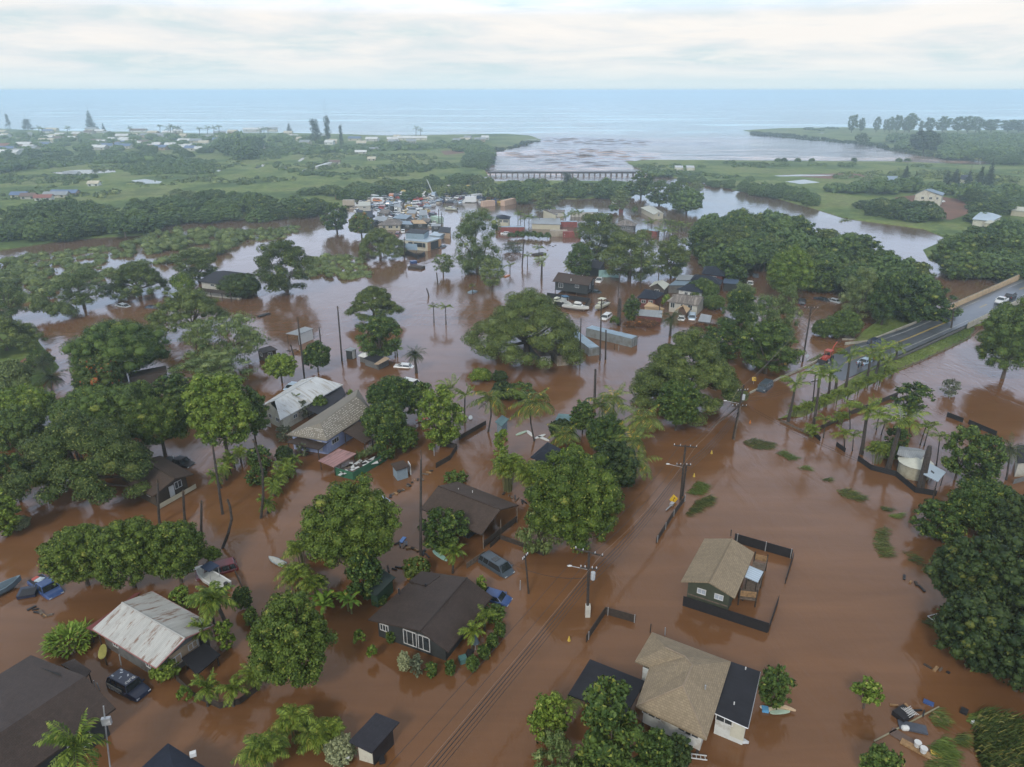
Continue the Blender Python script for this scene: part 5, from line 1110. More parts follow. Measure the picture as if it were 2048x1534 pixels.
def bungalow(px, py, w, d, h, rz, rm, wm, label, group=None, base=0.0):
    p = at(px, py, base); o = root('bungalow', p, label, 'house', group, rz)
    x, y = w/2, d/2; z0, z1 = h, h+d*.22
    MB().add([(-x, -y, 0), (x, -y, 0), (x, y, 0), (-x, y, 0), (-x, -y, z0), (x, -y, z0), (x, y, z0), (-x, y, z0), (-x, 0, z1), (x, 0, z1)],
        [(0, 1, 5, 4), (1, 2, 6, 9, 5), (2, 3, 7, 6), (3, 0, 4, 8, 7)]).build('wall', wm, o, world=False)
    e = .5; s = (z1-z0)/y; m = MB()
    for sg in (-1, 1): m.add([(-x-e, sg*(y+e), z0-e*s), (x+e, sg*(y+e), z0-e*s), (x+e, 0, z1+.1), (-x-e, 0, z1+.1), (-x-e, sg*(y+e), z0-e*s+.15), (x+e, sg*(y+e), z0-e*s+.15), (x+e, 0, z1+.25), (-x-e, 0, z1+.25)], [(0, 1, 2, 3), (4, 5, 6, 7), (0, 1, 5, 4), (1, 2, 6, 5), (3, 0, 4, 7)])
    m.build('roof', rm, o, world=False); m = MB()
    for k in (-.3, .3): m.box((k*w, -y-.03, h*.55), (1.2, .08, 1.0))
    m.v and MB().add(m.v[:8], m.f[:6]).build('window', glass, o, world=False); MB().add(m.v[8:], [tuple(i-8 for i in f) for f in m.f[6:]]).build('window', glass, o, world=False)
    return o
FR = [mat('far_roof_%s' % n, c, .7, var=.15, scale=.3) for n, c in (('white', (.60, .60, .58)), ('grey', (.26, .28, .29)), ('brown', (.16, .11, .09)), ('blue', (.12, .17, .28)), ('red', (.24, .10, .08)), ('cream', (.50, .45, .34)))]
FW = [WL['cream'], WL['white'], WL['yellow'], WL['block'], WL['tan']]
FN = ['white', 'grey', 'brown', 'blue', 'red', 'cream']
town = [(6, 268, 5, 14), (55, 273, 1, 12), (105, 263, 5, 16), (122, 274, 0, 12), (110, 277, 5, 10), (95, 286, 5, 15), (35, 285, 0, 12), (12, 297, 4, 14), (12, 303, 3, 16), (50, 294, 0, 14), (60, 300, 0, 10), (20, 311, 0, 22), (48, 309, 1, 14), (88, 294, 0, 14),
    (155, 272, 0, 10), (185, 262, 1, 18), (216, 297, 3, 10), (243, 295, 3, 10), (270, 293, 0, 16), (290, 290, 2, 14), (268, 275, 5, 10), (278, 265, 2, 22), (225, 284, 0, 8), (315, 275, 0, 8), (345, 274, 2, 12), (368, 276, 5, 8), (335, 278, 1, 10),
    (440, 270, 1, 14), (505, 263, 0, 24), (508, 277, 5, 8), (383, 302, 3, 10), (398, 304, 0, 6), (577, 270, 5, 10), (588, 278, 0, 10), (560, 284, 4, 8), (545, 262, 1, 14), (420, 278, 1, 10), (710, 282, 3, 14), (745, 283, 0, 14), (785, 283, 0, 12), (825, 281, 0, 34), (660, 290, 0, 9), (930, 285, 5, 12), (970, 280, 0, 8), (960, 284, 1, 12)]
rng = np.random.default_rng(17)
town += [(rng.uniform(0, 560), rng.uniform(266, 306), int(rng.choice([0, 0, 1, 2, 5, 0, 3])), rng.uniform(8, 15)) for i in range(46)]+[(rng.uniform(560, 950), rng.uniform(276, 292), int(rng.choice([0, 1, 5])), rng.uniform(6, 12)) for i in range(12)]
for i, (px, py, c, w) in enumerate(town):
    bungalow(px, py, w, 8, 3.2, (i*0.37) % .5-.25, FR[c], FW[i % 5], '%s-roofed house among the trees of the far left shore' % FN[c], 'houses of the far left shore')
canopy('long pale greenhouse in the far green field', [(630, 332), (632, 334), (664, 325), (661, 323)], [2.4]*4, RF['white'], name='greenhouse', cat='greenhouse', wall=WL['cream'], inset=.1)
for i, (px, py, w, c) in enumerate(((145, 353, 9, 1), (42, 396, 8, 3), (60, 399, 7, 2), (132, 392, 14, 3), (115, 396, 12, 1), (90, 402, 8, 4), (744, 322, 6, 5), (722, 308, 10, 0), (748, 302, 8, 1), (670, 329, 8, 2), (190, 373, 6, 5))):
    bungalow(px, py, w, 5, 2.2, .1*(i % 3), FR[c], FW[(i+1) % 5], '%s-roofed farm shed on the far green fields' % FN[c], 'farm sheds on the far green fields')
# ---------------------------------------------------------------- vehicles
def paint(n, c): return mat('car_paint_'+n, c, 0.28, var=0.05, spec=0.6, scale=.8)
PT = dict(white=paint('white', (.62, .63, .62)), silver=paint('silver', (.38, .42, .45)), blue=paint('blue', (.035, .075, .20)), navy=paint('navy', (.018, .026, .055)), black=paint('black', (.014, .015, .018)),
    maroon=paint('maroon', (.12, .012, .018)), slate=paint('slate', (.055, .075, .095)), pale=paint('pale_blue', (.40, .50, .60)), yellow=paint('yellow', (.55, .38, .06)), red=paint('red', (.38, .05, .03)), orange=paint('orange', (.50, .16, .03)), green=paint('green', (.10, .22, .16)), tan=paint('tan', (.38, .32, .24)))
VK = {  # length, width, hood top, belt, roof, cab start, cab end (x, front positive), windscreen rake
    'sedan': (4.6, 1.78, .92, .95, 1.42, -1.5, 1.0, .65), 'suv': (4.7, 1.9, 1.08, 1.12, 1.75, -2.2, .95, .55), 'van': (4.9, 1.95, 1.05, 1.1, 1.78, -2.35, 1.25, .85),
    'pickup': (5.4, 1.95, 1.12, 1.15, 1.80, -.55, 1.15, .5), 'jeep': (4.5, 1.85, 1.15, 1.18, 1.90, -2.15, .75, .3), 'hatch': (4.0, 1.7, .95, 1.0, 1.45, -1.85, .8, .7),
}
def carbody(kind):
    Ln, Wd, hd, bt, rf, c0, c1, rk = VK[kind]; h = Wd/2; f = Ln/2
    def ring(x, zt, w): return [(x, -w, .32), (x, -w*1.0, .6), (x, -w*.985, zt-.14), (x, -w*.90, zt), (x, w*.90, zt), (x, w*.985, zt-.14), (x, w, .6), (x, w, .32)]
    xs = [(-f, bt-.12, h*.86), (-f+.12, bt, h*.96), (c0, bt, h), (0, bt, h), (c1+rk*.6, hd+.02, h), (f-.5, hd-.05, h*.96), (f-.12, hd-.16, h*.9), (f, hd-.38, h*.80)]
    return MB().loft([ring(*q) for q in xs])
def cabin(kind):
    Ln, Wd, hd, bt, rf, c0, c1, rk = VK[kind]; h = Wd/2; rr = .25 if kind in ('van', 'suv', 'jeep', 'pickup') else .75
    g = MB().loft([[(c0, -h*.93, bt), (c0, h*.93, bt), (c0+rr, h*.76, rf-.05), (c0+rr, -h*.76, rf-.05)], [(c1+rk*.7, -h*.93, bt-.03), (c1+rk*.7, h*.93, bt-.03), (c1-.05, h*.76, rf-.05), (c1-.05, -h*.76, rf-.05)]])
    r = MB().loft([[(c0+rr-.03, -h*.78, rf-.06), (c0+rr-.03, h*.78, rf-.06), (c0+rr+.08, h*.70, rf), (c0+rr+.08, -h*.70, rf)], [(c1, -h*.78, rf-.06), (c1, h*.78, rf-.06), (c1-.12, h*.70, rf), (c1-.12, -h*.70, rf)]])
    for s in (-1, 1):
        for xb, xt in ((c0-.02, c0+rr), (c1+rk*.72, c1-.02), ((c0+c1)/2-.1, (c0+c1)/2), ) + (((c0+(c1-c0)*.22, c0+(c1-c0)*.24),) if kind in ('van', 'suv', 'jeep') else ()):
            r.tube([(xb, s*h*.94, bt-.02), (xt, s*h*.77, rf-.04)], .055, 4)
    return g, r
VM = {}
def vehicle(kind, px, py, hx, hy, colour, label, z=-0.75, pitch=0, roll=0, group=None, lo=False, name=None, wz=0.0, lamps=True):
    """(px,py) foot of its middle on the water, (hx,hy) a point it faces"""
    Ln, Wd, hd, bt, rf, c0, c1, rk = VK[kind]
    p = at(px, py, wz); q = at(hx, hy, wz); rz = math.atan2(q.y-p.y, q.x-p.x)
    name = name or {'suv': 'parked_car', 'sedan': 'parked_car', 'hatch': 'parked_car', 'van': 'minivan', 'pickup': 'pickup_truck', 'jeep': 'jeep'}[kind]
    o = root(name, (p.x, p.y, z+wz), label, 'pickup truck' if kind == 'pickup' else 'van' if kind == 'van' else 'car', group, rz); o.rotation_euler.x = R(roll); o.rotation_euler.y = R(pitch)
    K = (kind,)
    if K not in VM:
        b = carbody(kind); g, r = cabin(kind); w = []
        if kind == 'pickup': b2 = MB()
        VM[K] = {}
        for nm, mb, m in (('body', b, None), ('windows', g, carglass), ('roof', r, None)):
            t = mb.build(nm, m or white, world=False); VM[K][nm] = t.data; bpy.data.objects.remove(t)
        mb = MB().tube([(0, -.11, 0), (0, .11, 0)], .33, 14); t = mb.build('wheel', rubber, world=False); VM[K]['wheel'] = t.data; bpy.data.objects.remove(t)
        mb = MB().tube([(0, -.12, 0), (0, .12, 0)], .19, 10); t = mb.build('rim', chrome, world=False); VM[K]['rim'] = t.data; bpy.data.objects.remove(t)
    key = (kind, colour)
    if key not in VM:
        bm = VM[K]['body'].copy(); bm.materials.clear(); bm.materials.append(PT[colour]); rm = VM[K]['roof'].copy(); rm.materials.clear(); rm.materials.append(PT[colour]); VM[key] = (bm, rm)
    obj('body', VM[key][0], o); obj('windows', VM[K]['windows'], o); obj('roof', VM[key][1], o)
    if lo: return o
    for sx in (-1, 1):
        for sy in (-1, 1):
            w = obj('wheel', VM[K]['wheel'], o, (sx*Ln*.31, sy*(Wd/2-.06), .33)); obj('rim', VM[K]['rim'], w)
    if kind == 'pickup': MB().box((-(Ln/2+.6)/2-.03, 0, bt+.0), (Ln/2-.75, Wd*.78, .03)).build('bed', black, o, world=False)
    for s in (-1, 1):
        MB().box((Ln/2-.10, s*Wd*.34, hd-.33), (.14, .30, .15)).build('headlight', mat('lamp_clear', (.6, .6, .58), .15), o, world=False)
        MB().box((-Ln/2+.02, s*Wd*.40, bt-.28), (.10, .16, .26)).build('taillight', redlamp, o, world=False)
        MB().box((c1+rk*.45, s*(Wd/2+.10), bt+.06), (.14, .20, .13)).build('mirror', PT[colour], o, world=False)
    MB().box((Ln/2+.02, 0, .46), (.10, Wd*.86, .20)).build('bumper', chrome if kind in ('pickup', 'jeep') else PT[colour], o, world=False)
    return o
vehicle('van', 993, 1134, 1022, 1152, 'slate', 'dark grey minivan with sunroof sunk to its doors right of the brown carport house', z=-.62)
MB().box((-.1, 0, 1.80), (.8, .9, .03)).build('sunroof', carglass, bpy.data.objects['minivan'], world=False)
vehicle('suv', 1529, 777, 1514, 790, 'slate', 'dark blue-grey car driving through shallow flood water on the road', z=-.3)
vehicle('pickup', 2002, 606, 1975, 620, 'white', 'white pickup truck driving across the bridge', z=0, wz=2.3)
vehicle('suv', 2020, 597, 2040, 586, 'black', 'dark car behind the white pickup on the bridge', z=0, wz=2.45)
vehicle('pickup', 92, 1176, 112, 1191, 'blue', 'blue pickup truck with a loaded bed at the left', z=-.72)
b_ = root('truck_bed', at(56, 1186), 'dark blue pickup bed trailer beside the blue pickup', 'trailer'); MB().box(at(56, 1184, .35), (1.9, 1.7, .5), .3).build('bed', PT['navy'], b_); MB().box(at(56, 1184, .63), (1.6, 1.4, .06), .3).build('floor', black, b_)
MB().box((-1.5, .1, 1.22), (.9, .8, .16), .4).build('cargo', mat('cargo_cloth', (.42, .50, .55), .8, var=.4, scale=2), bpy.data.objects['pickup_truck.001'], world=False)
MB().box((-2.1, -.1, 1.25), (.5, .7, .2), .2).build('cargo', mat('cargo_red', (.45, .10, .08), .8), bpy.data.objects['pickup_truck.001'], world=False)
j = vehicle('jeep', 259, 1377, 291, 1394, 'navy', 'black four-wheel drive with large white lettering on its flooded side', z=-.62)
def text(par, s, loc, rot, size, m, ext=.008, name='lettering'):
    c = bpy.data.curves.new(name, 'FONT'); c.body = s; c.size = size; c.extrude = ext; c.align_x = 'CENTER'; t = bpy.data.objects.new(name, c); C.objects.link(t)
    dg = bpy.context.evaluated_depsgraph_get(); me = bpy.data.meshes.new_from_object(t.evaluated_get(dg)); bpy.data.objects.remove(t); me.materials.append(m)
    o = obj(name, me, par, loc); o.rotation_euler = rot; return o
text(j, 'SURFING', (-.95, -.945, .70), (R(90), 0, 0), .42, white); text(j, 'SURF', (.25, .0, 1.91), (0, 0, R(-90)), .5, white)
MB().box((-.85, -.94, 1.20), (2.2, .03, .26)).build('graphic', mat('faded_graphic', (.40, .38, .33), .6, var=.3, scale=3), j, world=False)
for a_ in ((-1.2, .3), (-.7, -.2), (-1.6, -.4), (-.3, .35), (-1.5, .5)): MB().box((a_[0], a_[1], 1.915), (.3, .14, .02), a_[0]*2).build('sticker', mat('worn_sticker', (.45, .48, .52), .6, var=.4, scale=5), j, world=False)
vehicle('van', 433, 1143, 400, 1152, 'maroon', 'maroon minivan with a red tail light behind the white boat', z=-.75)
vehicle('sedan', 985, 1195, 1002, 1200, 'blue', 'blue car showing its bonnet at the back corner of the central dark house', z=-.6)
vehicle('pickup', 357, 926, 384, 932, 'black', 'black pickup with an open pale door behind the brown house on the left', z=-.75)
MB().box(at(346, 920, .6), (.08, 1.0, .9), .9).build('door', PT['white'], bpy.data.objects['pickup_truck.002'])
vehicle('van', 752, 1005, 768, 998, 'pale', 'pale blue van roof nearly under water behind the round mango tree', z=-1.15)
vehicle('suv', 824, 768, 842, 772, 'white', 'white car between the trees and the date palm', z=-.75)
vehicle('sedan', 809, 733, 830, 734, 'white', 'white saloon car afloat left of the date palm', z=-.75, pitch=2)
vehicle('sedan', 585, 772, 598, 763, 'pale', 'pale car beside the upper end of the white metal roof', z=-.8)
vehicle('sedan', 246, 612, 226, 609, 'silver', 'silver car tilted in open water on the far left', z=-.7, pitch=-5)
vehicle('sedan', 302, 615, 285, 614, 'navy', 'dark car awash left of the flat umbrella tree', z=-.9)
vehicle('suv', 1212, 635, 1205, 640, 'white', 'white four-wheel drive beside the cream boat', z=-.75)
vehicle('sedan', 1363, 636, 1361, 644, 'white', 'white car under the tan carport tent', z=-.75)
vehicle('suv', 1384, 635, 1383, 645, 'pale', 'pale blue car next to the tan carport tent', z=-.75)
vehicle('sedan', 1500, 566, 1498, 558, 'white', 'white car on the flooded lane right of the red house', z=-.8)
vehicle('sedan', 1511, 552, 1509, 546, 'slate', 'grey car further up the flooded lane', z=-.8)
vehicle('hatch', 1669, 603, 1680, 606, 'silver', 'silver car at the edge of the wood beside a dark one', z=-.6)
vehicle('sedan', 1643, 600, 1652, 602, 'black', 'black car under the trees left of the silver one', z=-.6)
vehicle('van', 1604, 606, 1604, 598, 'black', 'black van end-on in the water at the wood edge', z=-.7)
vehicle('sedan', 1659, 572, 1668, 577, 'pale', 'pale car deep under the wood, behind the silver one', z=-.7)
vehicle('sedan', 1190, 584, 1200, 586, 'slate', 'grey car with yellow side floating beside the stilt house', z=-.8)
vehicle('pickup', 1199, 561, 1195, 566, 'white', 'white truck cab in front of the teal tarpaulin', z=-.7)
vehicle('sedan', 1012, 468, 1018, 468, 'white', 'white car in front of the long red container', z=-.5)
vehicle('sedan', 1078, 454, 1084, 454, 'silver', 'silver car under the beige village house, left one', z=-.7)
vehicle('sedan', 1103, 456, 1110, 456, 'white', 'white car under the beige village house, right one', z=-.7)
vehicle('pickup', 1228, 405, 1222, 401, 'white', 'white truck tipped over at the edge of the river trees', z=-.3, pitch=-14)
vehicle('pickup', 1878, 405, 1884, 405, 'white', 'white pickup parked beside the tan two-storey house', z=.0, wz=.5, lo=True)
vehicle('suv', 1849, 403, 1844, 403, 'silver', 'silver car in front of the tan two-storey house', z=.0, wz=.5, lo=True)
vehicle('suv', 795, 470, 792, 474, 'maroon', 'maroon car beside the cream village house', z=-.6, lo=True)
vehicle('hatch', 806, 463, 806, 468, 'white', 'white van right of the maroon car in the village', z=-.6, lo=True)
vehicle('sedan', 835, 452, 845, 452, 'silver', 'silver car under the tan flat roof', z=-.6, lo=True)
vehicle('sedan', 884, 494, 896, 490, 'slate', 'grey saloon parked beside the flat-roofed pale building', z=-.6)
vehicle('sedan', 1730, 727, 1742, 722, 'pale', 'pale car behind the royal palms on the road shoulder', z=-.2)
vehicle('suv', 1748, 690, 1760, 684, 'navy', 'dark car under the palms by the road verge', z=-.1, lo=True)
# ---------------------------------------------------------------- junkyard: more than a hundred wrecks
jy = [(p.x, p.y) for p in G([(700, 418), (742, 400), (800, 394), (930, 388), (1000, 394), (1025, 402), (1000, 408), (950, 406), (880, 406), (850, 418), (800, 424), (765, 420)])]
rng = np.random.default_rng(21); A = np.array(jy); n = 0; cl = list(PT); occ = []
kinds = ['sedan', 'suv', 'van', 'pickup', 'hatch']; cw = ['white']*7+['silver']*5+['blue', 'pale', 'pale', 'yellow', 'orange', 'red', 'tan', 'tan', 'green', 'slate', 'slate', 'black', 'maroon', 'navy', 'yellow']
for t in range(3000):
    if n >= 150: break
    x = rng.uniform(A[:, 0].min(), A[:, 0].max()); y = rng.uniform(A[:, 1].min(), A[:, 1].max())
    if not inside(jy, np.array([x]), np.array([y]))[0] or any((x-a)**2+(y-b)**2 < 7 for a, b in occ): continue
    occ.append((x, y)); k = kinds[rng.integers(5)]; c = cw[rng.integers(len(cw))]; o = vehicle(k, 1024, 767, 1030, 767, c, '%s wreck in the crowded flooded junkyard' % c, lo=True, group='wrecked cars in the junkyard', name='wrecked_car')
    o.location = (x, y, rng.uniform(-.6, .1)); o.rotation_euler = (rng.normal(0, .06), rng.normal(0, .06), rng.uniform(0, 6.28)); n += 1
    if rng.random() < .22:
        k2 = kinds[rng.integers(5)]; c2 = cw[rng.integers(len(cw))]; o2 = vehicle(k2, 1024, 767, 1030, 767, c2, '%s wreck in the crowded flooded junkyard' % c2, lo=True, group='wrecked cars in the junkyard', name='wrecked_car')
        o2.location = (x+.3, y, o.location.z+1.45); o2.rotation_euler = (0, .05, o.rotation_euler.z+rng.uniform(-.3, .3)); n += 1
vp = [(p.x, p.y) for p in G([(705, 424), (760, 414), (860, 418), (885, 440), (870, 458), (800, 452), (740, 442)])]; A = np.array(vp); k0 = n
for t in range(2000):
    if n >= k0+48: break
    x = rng.uniform(A[:, 0].min(), A[:, 0].max()); y = rng.uniform(A[:, 1].min(), A[:, 1].max())
    if not inside(vp, np.array([x]), np.array([y]))[0] or any((x-a)**2+(y-b)**2 < 14 for a, b in occ): continue
    occ.append((x, y)); c = cw[rng.integers(len(cw))]; o = vehicle(kinds[rng.integers(5)], 1024, 767, 1030, 767, c, '%s car or wreck awash between the village shacks' % c, lo=True, group='cars awash between the village shacks', name='flooded_car')
    o.location = (x, y, rng.uniform(-.7, -.2)); o.rotation_euler = (rng.normal(0, .06), rng.normal(0, .06), rng.uniform(0, 6.28)); n += 1
# box trucks and machines
def boxtruck(px, py, hx, hy, box, cab, label, L_=6.0, Hh=2.7, z=-.5):
    p = at(px, py); q = at(hx, hy); rz = math.atan2(q.y-p.y, q.x-p.x); o = root('box_truck', (p.x, p.y, z), label, 'truck', 'box trucks in the junkyard', rz)
    MB().box((-1.2, 0, .9+Hh/2), (L_, 2.3, Hh)).build('box', box, o, world=False); MB().loft([[(1.85, -1, .5), (1.85, 1, .5), (1.85, 1, 2.3), (1.85, -1, 2.3)], [(3.2, -1, .5), (3.2, 1, .5), (3.0, .95, 1.5), (3.0, -.95, 1.5)], [(3.7, -1, .5), (3.7, 1, .5), (3.7, .9, 1.2), (3.7, -.9, 1.2)]]).build('cab', cab, o, world=False)
    MB().box((2.85, 0, 1.75), (.5, 1.7, .5)).build('windscreen', carglass, o, world=False); return o
for i, (px, py, a, b, bx) in enumerate(((703, 412, 712, 412, 'tan'), (752, 402, 760, 404, 'white'), (783, 400, 780, 405, 'orange'), (845, 402, 850, 405, 'white'), (937, 405, 930, 405, 'white'), (957, 399, 965, 398, 'white'), (900, 382, 905, 384, 'tan'), (870, 396, 862, 398, 'pale'), (760, 407, 768, 407, 'white'), (808, 392, 815, 395, 'yellow'))):
    boxtruck(px, py, a, b, PT[bx], PT['white'], '%s box truck among the junkyard wrecks' % bx)
def excavator(px, py, rz, col, label, arm=1.0):
    p = at(px, py); o = root('excavator', (p.x, p.y, -.3), label, 'excavator', None, rz)
    for s in (-1, 1): MB().loft([[(-1.6, s*1.1-.25, .2), (-1.6, s*1.1+.25, .2), (-1.6, s*1.1+.25, .7), (-1.6, s*1.1-.25, .7)], [(1.6, s*1.1-.25, .2), (1.6, s*1.1+.25, .2), (1.6, s*1.1+.25, .7), (1.6, s*1.1-.25, .7)]]).build('track', black, o, world=False)
    MB().box((-.4, 0, 1.4), (2.6, 2.2, 1.1)).build('body', PT[col], o, world=False); MB().box((.6, -.6, 2.2), (1.1, .9, 1.3)).build('cab', carglass, o, world=False)
    MB().tube([(.8, .3, 1.6), (2.6, .3, 4.2*arm), (4.6, .3, 3.4*arm)], [.22, .2, .16], 6).build('boom', PT[col], o, world=False)
    MB().tube([(4.6, .3, 3.4*arm), (5.0, .3, 1.6)], [.15, .13], 6).build('stick', PT[col], o, world=False); MB().box((4.9, .3, 1.3), (.7, .8, .6)).build('bucket', black, o, world=False)
excavator(935, 393, .3, 'yellow', 'yellow excavator with a long boom in the junkyard'); excavator(1000, 398, 2.8, 'yellow', 'yellow excavator arched at the right end of the junkyard', .8); excavator(985, 392, .6, 'orange', 'orange excavator beside the yellow one in the junkyard', .7)
p = at(866, 394); o = root('crane', p, 'white lattice crane arm rising over the junkyard', 'crane'); MB().box(p+Vector((0, 0, 1)), (3, 2.4, 2)).build('base', PT['white'], o); MB().tube([p+Vector((0, 0, 2)), p+Vector((-3.0, 0, 9.5))], [.3, .16], 4).build('boom', PT['white'], o)
canopy('white tarpaulin shelter behind the junkyard wrecks', [(815, 387), (848, 388), (852, 382), (822, 380)], [2.6, 2.6, 3.8, 3.8], mat('white_tarp', (.58, .58, .55), .8), name='tarpaulin_shelter', cat='shelter')
p = at(943, 386); tag(MB().box(p+Vector((0, 0, 3.4)), (12, 1.2, 2.0), .12).build('yellow_boom', PT['yellow'], loc=p), 'long yellow crane section lying on top of the junkyard wrecks', 'crane section')
# ---------------------------------------------------------------- containers
def container(px, py, hx, hy, ln, col, label, h=2.0, w=2.5, rust=None, doors=True, z0=-.7, group=None, topm=None):
    """(px,py): middle of the nearer long base edge; towards (hx,hy)"""
    p = at(px, py); q = at(hx, hy); rz = math.atan2(q.y-p.y, q.x-p.x); o = root('shipping_container', p, label, 'container', group, rz); x, y = ln/2, w/2
    mb = MB(); n = int(ln/.28); pr = []
    for i in range(n+1): t = -x+ln*i/n; pr.append((t, -y+(.05 if i % 2 else 0)))
    pr += [(a, -b) for a, b in pr[::-1]]; mb.prism(pr, z0, h); mb.build('body', col, o, world=False)
    MB().box((0, 0, h+.035), (ln, w, .07)).build('roof', topm or col, o, world=False)
    mb = MB()
    for sx in (-1, 1):
        for sy in (-1, 1): mb = MB().box((sx*(x-.01), sy*(y-.01), (h+z0)/2), (.14, .14, h-z0-.01)); mb.build('corner_post', col, o, world=False)
    if doors:
        for s in (-1, 1):
            d = MB().box((x+.035, s*w*.24, (h+z0)/2), (.06, w*.44, h-z0-.25)).build('door', col, o, world=False)
            for k in (-.12, .12): MB().tube([(x+.09, s*w*.24+k, z0), (x+.09, s*w*.24+k, h-.15)], .025, 5).build('lock_rod', galv, d, world=False)
    return o
CB = mat('container_beige', (.34, .29, .22), .7, var=.12, dirt=(.14, .10, .07, .6)); CG = mat('container_grey', (.20, .22, .22), .6, var=.1, dirt=(.10, .08, .06, .5)); CD = mat('container_dark_green', (.035, .05, .05), .6, var=.2)
CT = mat('container_top_blue', (.22, .30, .36), .45, var=.15, scale=.4, dirt=(.10, .10, .10, .7)); CR = mat('container_rusty_top', (.13, .09, .07), .8, var=.3, scale=.5, dirt=(.04, .03, .03, .8)); CO = mat('container_red', (.22, .05, .035), .7, var=.15, dirt=(.10, .04, .03, .6)); CP = mat('container_peach', (.50, .34, .24), .7, var=.1); CM = mat('container_mint', (.34, .45, .36), .7, var=.1)
o = container(1077, 716, 1088, 727, 9, CD, 'dark container with a white door end under the big umbrella tree', topm=CR); MB().box((4.58, 0, .9), (.08, 2.3, 2.2)).build('door_end', white, o, world=False)
container(1110, 713, 1123, 728, 11.5, CB, 'beige container with rusty top right of the dark one', topm=CR, h=2.3)
container(1165, 694, 1190, 713, 12.2, CG, 'grey-blue topped container lying diagonally between the poles', topm=CT, h=1.9)
container(1222, 681, 1263, 691, 12.6, CG, 'long grey-blue topped container behind the other three', topm=CT, h=2.1)
container(1020, 464, 1030, 464, 12, CO, 'long red container under the pale cabin in the flooded village', h=2.2, topm=CT)
text(bpy.data.objects['shipping_container.004'], 'C\nH\nI\nP', (-4.9, -1.33, 1.55), (R(90), 0, 0), .6, white)
container(1117, 472, 1126, 472, 7, CB, 'beige container on the water left of the dark red one', h=2.3); container(1143, 474, 1150, 474, 7, CO, 'dark red container right of the beige one', h=2.2)
text(bpy.data.objects['shipping_container.006'], '8\n1', (-2.9, -1.33, 1.0), (R(90), 0, 0), .7, white)
container(976, 412, 986, 411, 7, CP, 'peach container at the waterside of the junkyard, left one', h=2.6); container(1017, 409, 1030, 406, 11, CP, 'peach container at the waterside of the junkyard, right long one', h=2.6)
container(874, 444, 884, 447, 7, CM, 'mint green container between the poles in the village', h=2.3); container(1133, 453, 1140, 453, 9, CO, 'red box with blue lid behind the village palms', h=2.2, topm=CT)
container(687, 400, 696, 400, 8, CO, 'brown-red container on the wood edge left of the junkyard', h=3.2, topm=RF['white'])
container(1300, 470, 1308, 471, 7, CO, 'red container half hidden right of the stilt house with tan roof', h=2.0, topm=CT)
# ---------------------------------------------------------------- boats
def boat(px, py, hx, hy, ln, col, label, z=0.0, cab=None, top=None, deck=None, name='motor_boat', motor=True, hullh=.9, group=None, pitch=0, sc=1.0):
    p = at(px, py); q = at(hx, hy); rz = math.atan2(q.y-p.y, q.x-p.x); o = root(name, (p.x, p.y, z), label, 'boat', group, rz); o.rotation_euler.y = R(pitch); b = ln*.17; f = ln/2
    def ring(x, w, zt, zk): return [(x, -w, zt), (x, -w*.85, zt*.4), (x, 0, zk), (x, w*.85, zt*.4), (x, w, zt)]
    st = [(-f, b*.92, hullh, -.25), (-f*.4, b, hullh, -.3), (f*.2, b*.95, hullh*1.05, -.28), (f*.6, b*.66, hullh*1.15, -.1), (f*.88, b*.26, hullh*1.25, .3), (f, .03, hullh*1.3, hullh*.9)]
    MB().loft([ring(*s) for s in st]).build('hull', col, o, world=False)
    MB().add([(s[0]*.96, -s[1]*.78, s[2]+.02) for s in st[:5]]+[(s[0]*.96, s[1]*.78, s[2]+.02) for s in st[:5]][::-1], [tuple(range(10))]).build('deck', deck or mat('boat_deck', (.40, .40, .36), .7), o, world=False)
    if cab: MB().loft([[(-f*.15, -b*.6, hullh), (-f*.15, b*.6, hullh), (-f*.1, b*.5, hullh+cab), (-f*.1, -b*.5, hullh+cab)], [(f*.55, -b*.45, hullh), (f*.55, b*.45, hullh), (f*.3, b*.4, hullh+cab), (f*.3, -b*.4, hullh+cab)]]).build('cabin', col, o, world=False); MB().box((f*.12, 0, hullh+cab*.55), (f*.62, b*1.12, cab*.28)).build('windows', carglass, o, world=False)
    if top:
        for sx in (-.35, .15):
            for s in (-1, 1): MB().tube([(f*sx, s*b*.62, hullh), (f*sx, s*b*.62, hullh+1.6)], .04, 5).build('post', galv, o, world=False)
        MB().box((-f*.1, 0, hullh+1.63), (f*.62, b*1.5, .07)).build('canopy', top, o, world=False)
    if motor: MB().box((-f-.25, 0, hullh), (.45, .4, .9)).build('outboard_motor', black, o, world=False)
    o.scale = (sc, sc, sc); return o
bw = mat('boat_white', (.62, .62, .58), .35, var=.05); bc = mat('boat_cream', (.50, .50, .38), .4, var=.06)
boat(1202, 617, 1192, 622, 6.8, bc, 'cream boat with a hard top afloat between two poles', top=bc, cab=.9, z=.2)
boat(1115, 608, 1105, 611, 6.0, bc, 'cream boat, leftmost of the row beside the umbrella tree', cab=.9, z=.2); boat(1131, 612, 1142, 618, 6.4, bw, 'white boat with a blue cover, middle of the row', top=mat('blue_cover', (.03, .11, .20), .6), z=.2); boat(1152, 620, 1166, 622, 7.4, bw, 'white cabin cruiser, right end of the boat row', cab=1.1, z=.3)
boat(423, 1163, 400, 1150, 5.6, bw, 'white boat with a navy canopy lying against the maroon minivan', top=mat('navy_canvas', (.02, .035, .07), .7), z=-.2, sc=1.0)
boat(902, 420, 890, 419, 7, bc, 'cream fishing boat floating in front of the junkyard', cab=.8); boat(928, 440, 920, 439, 5, bw, 'small white boat alone on the village flood', motor=False)
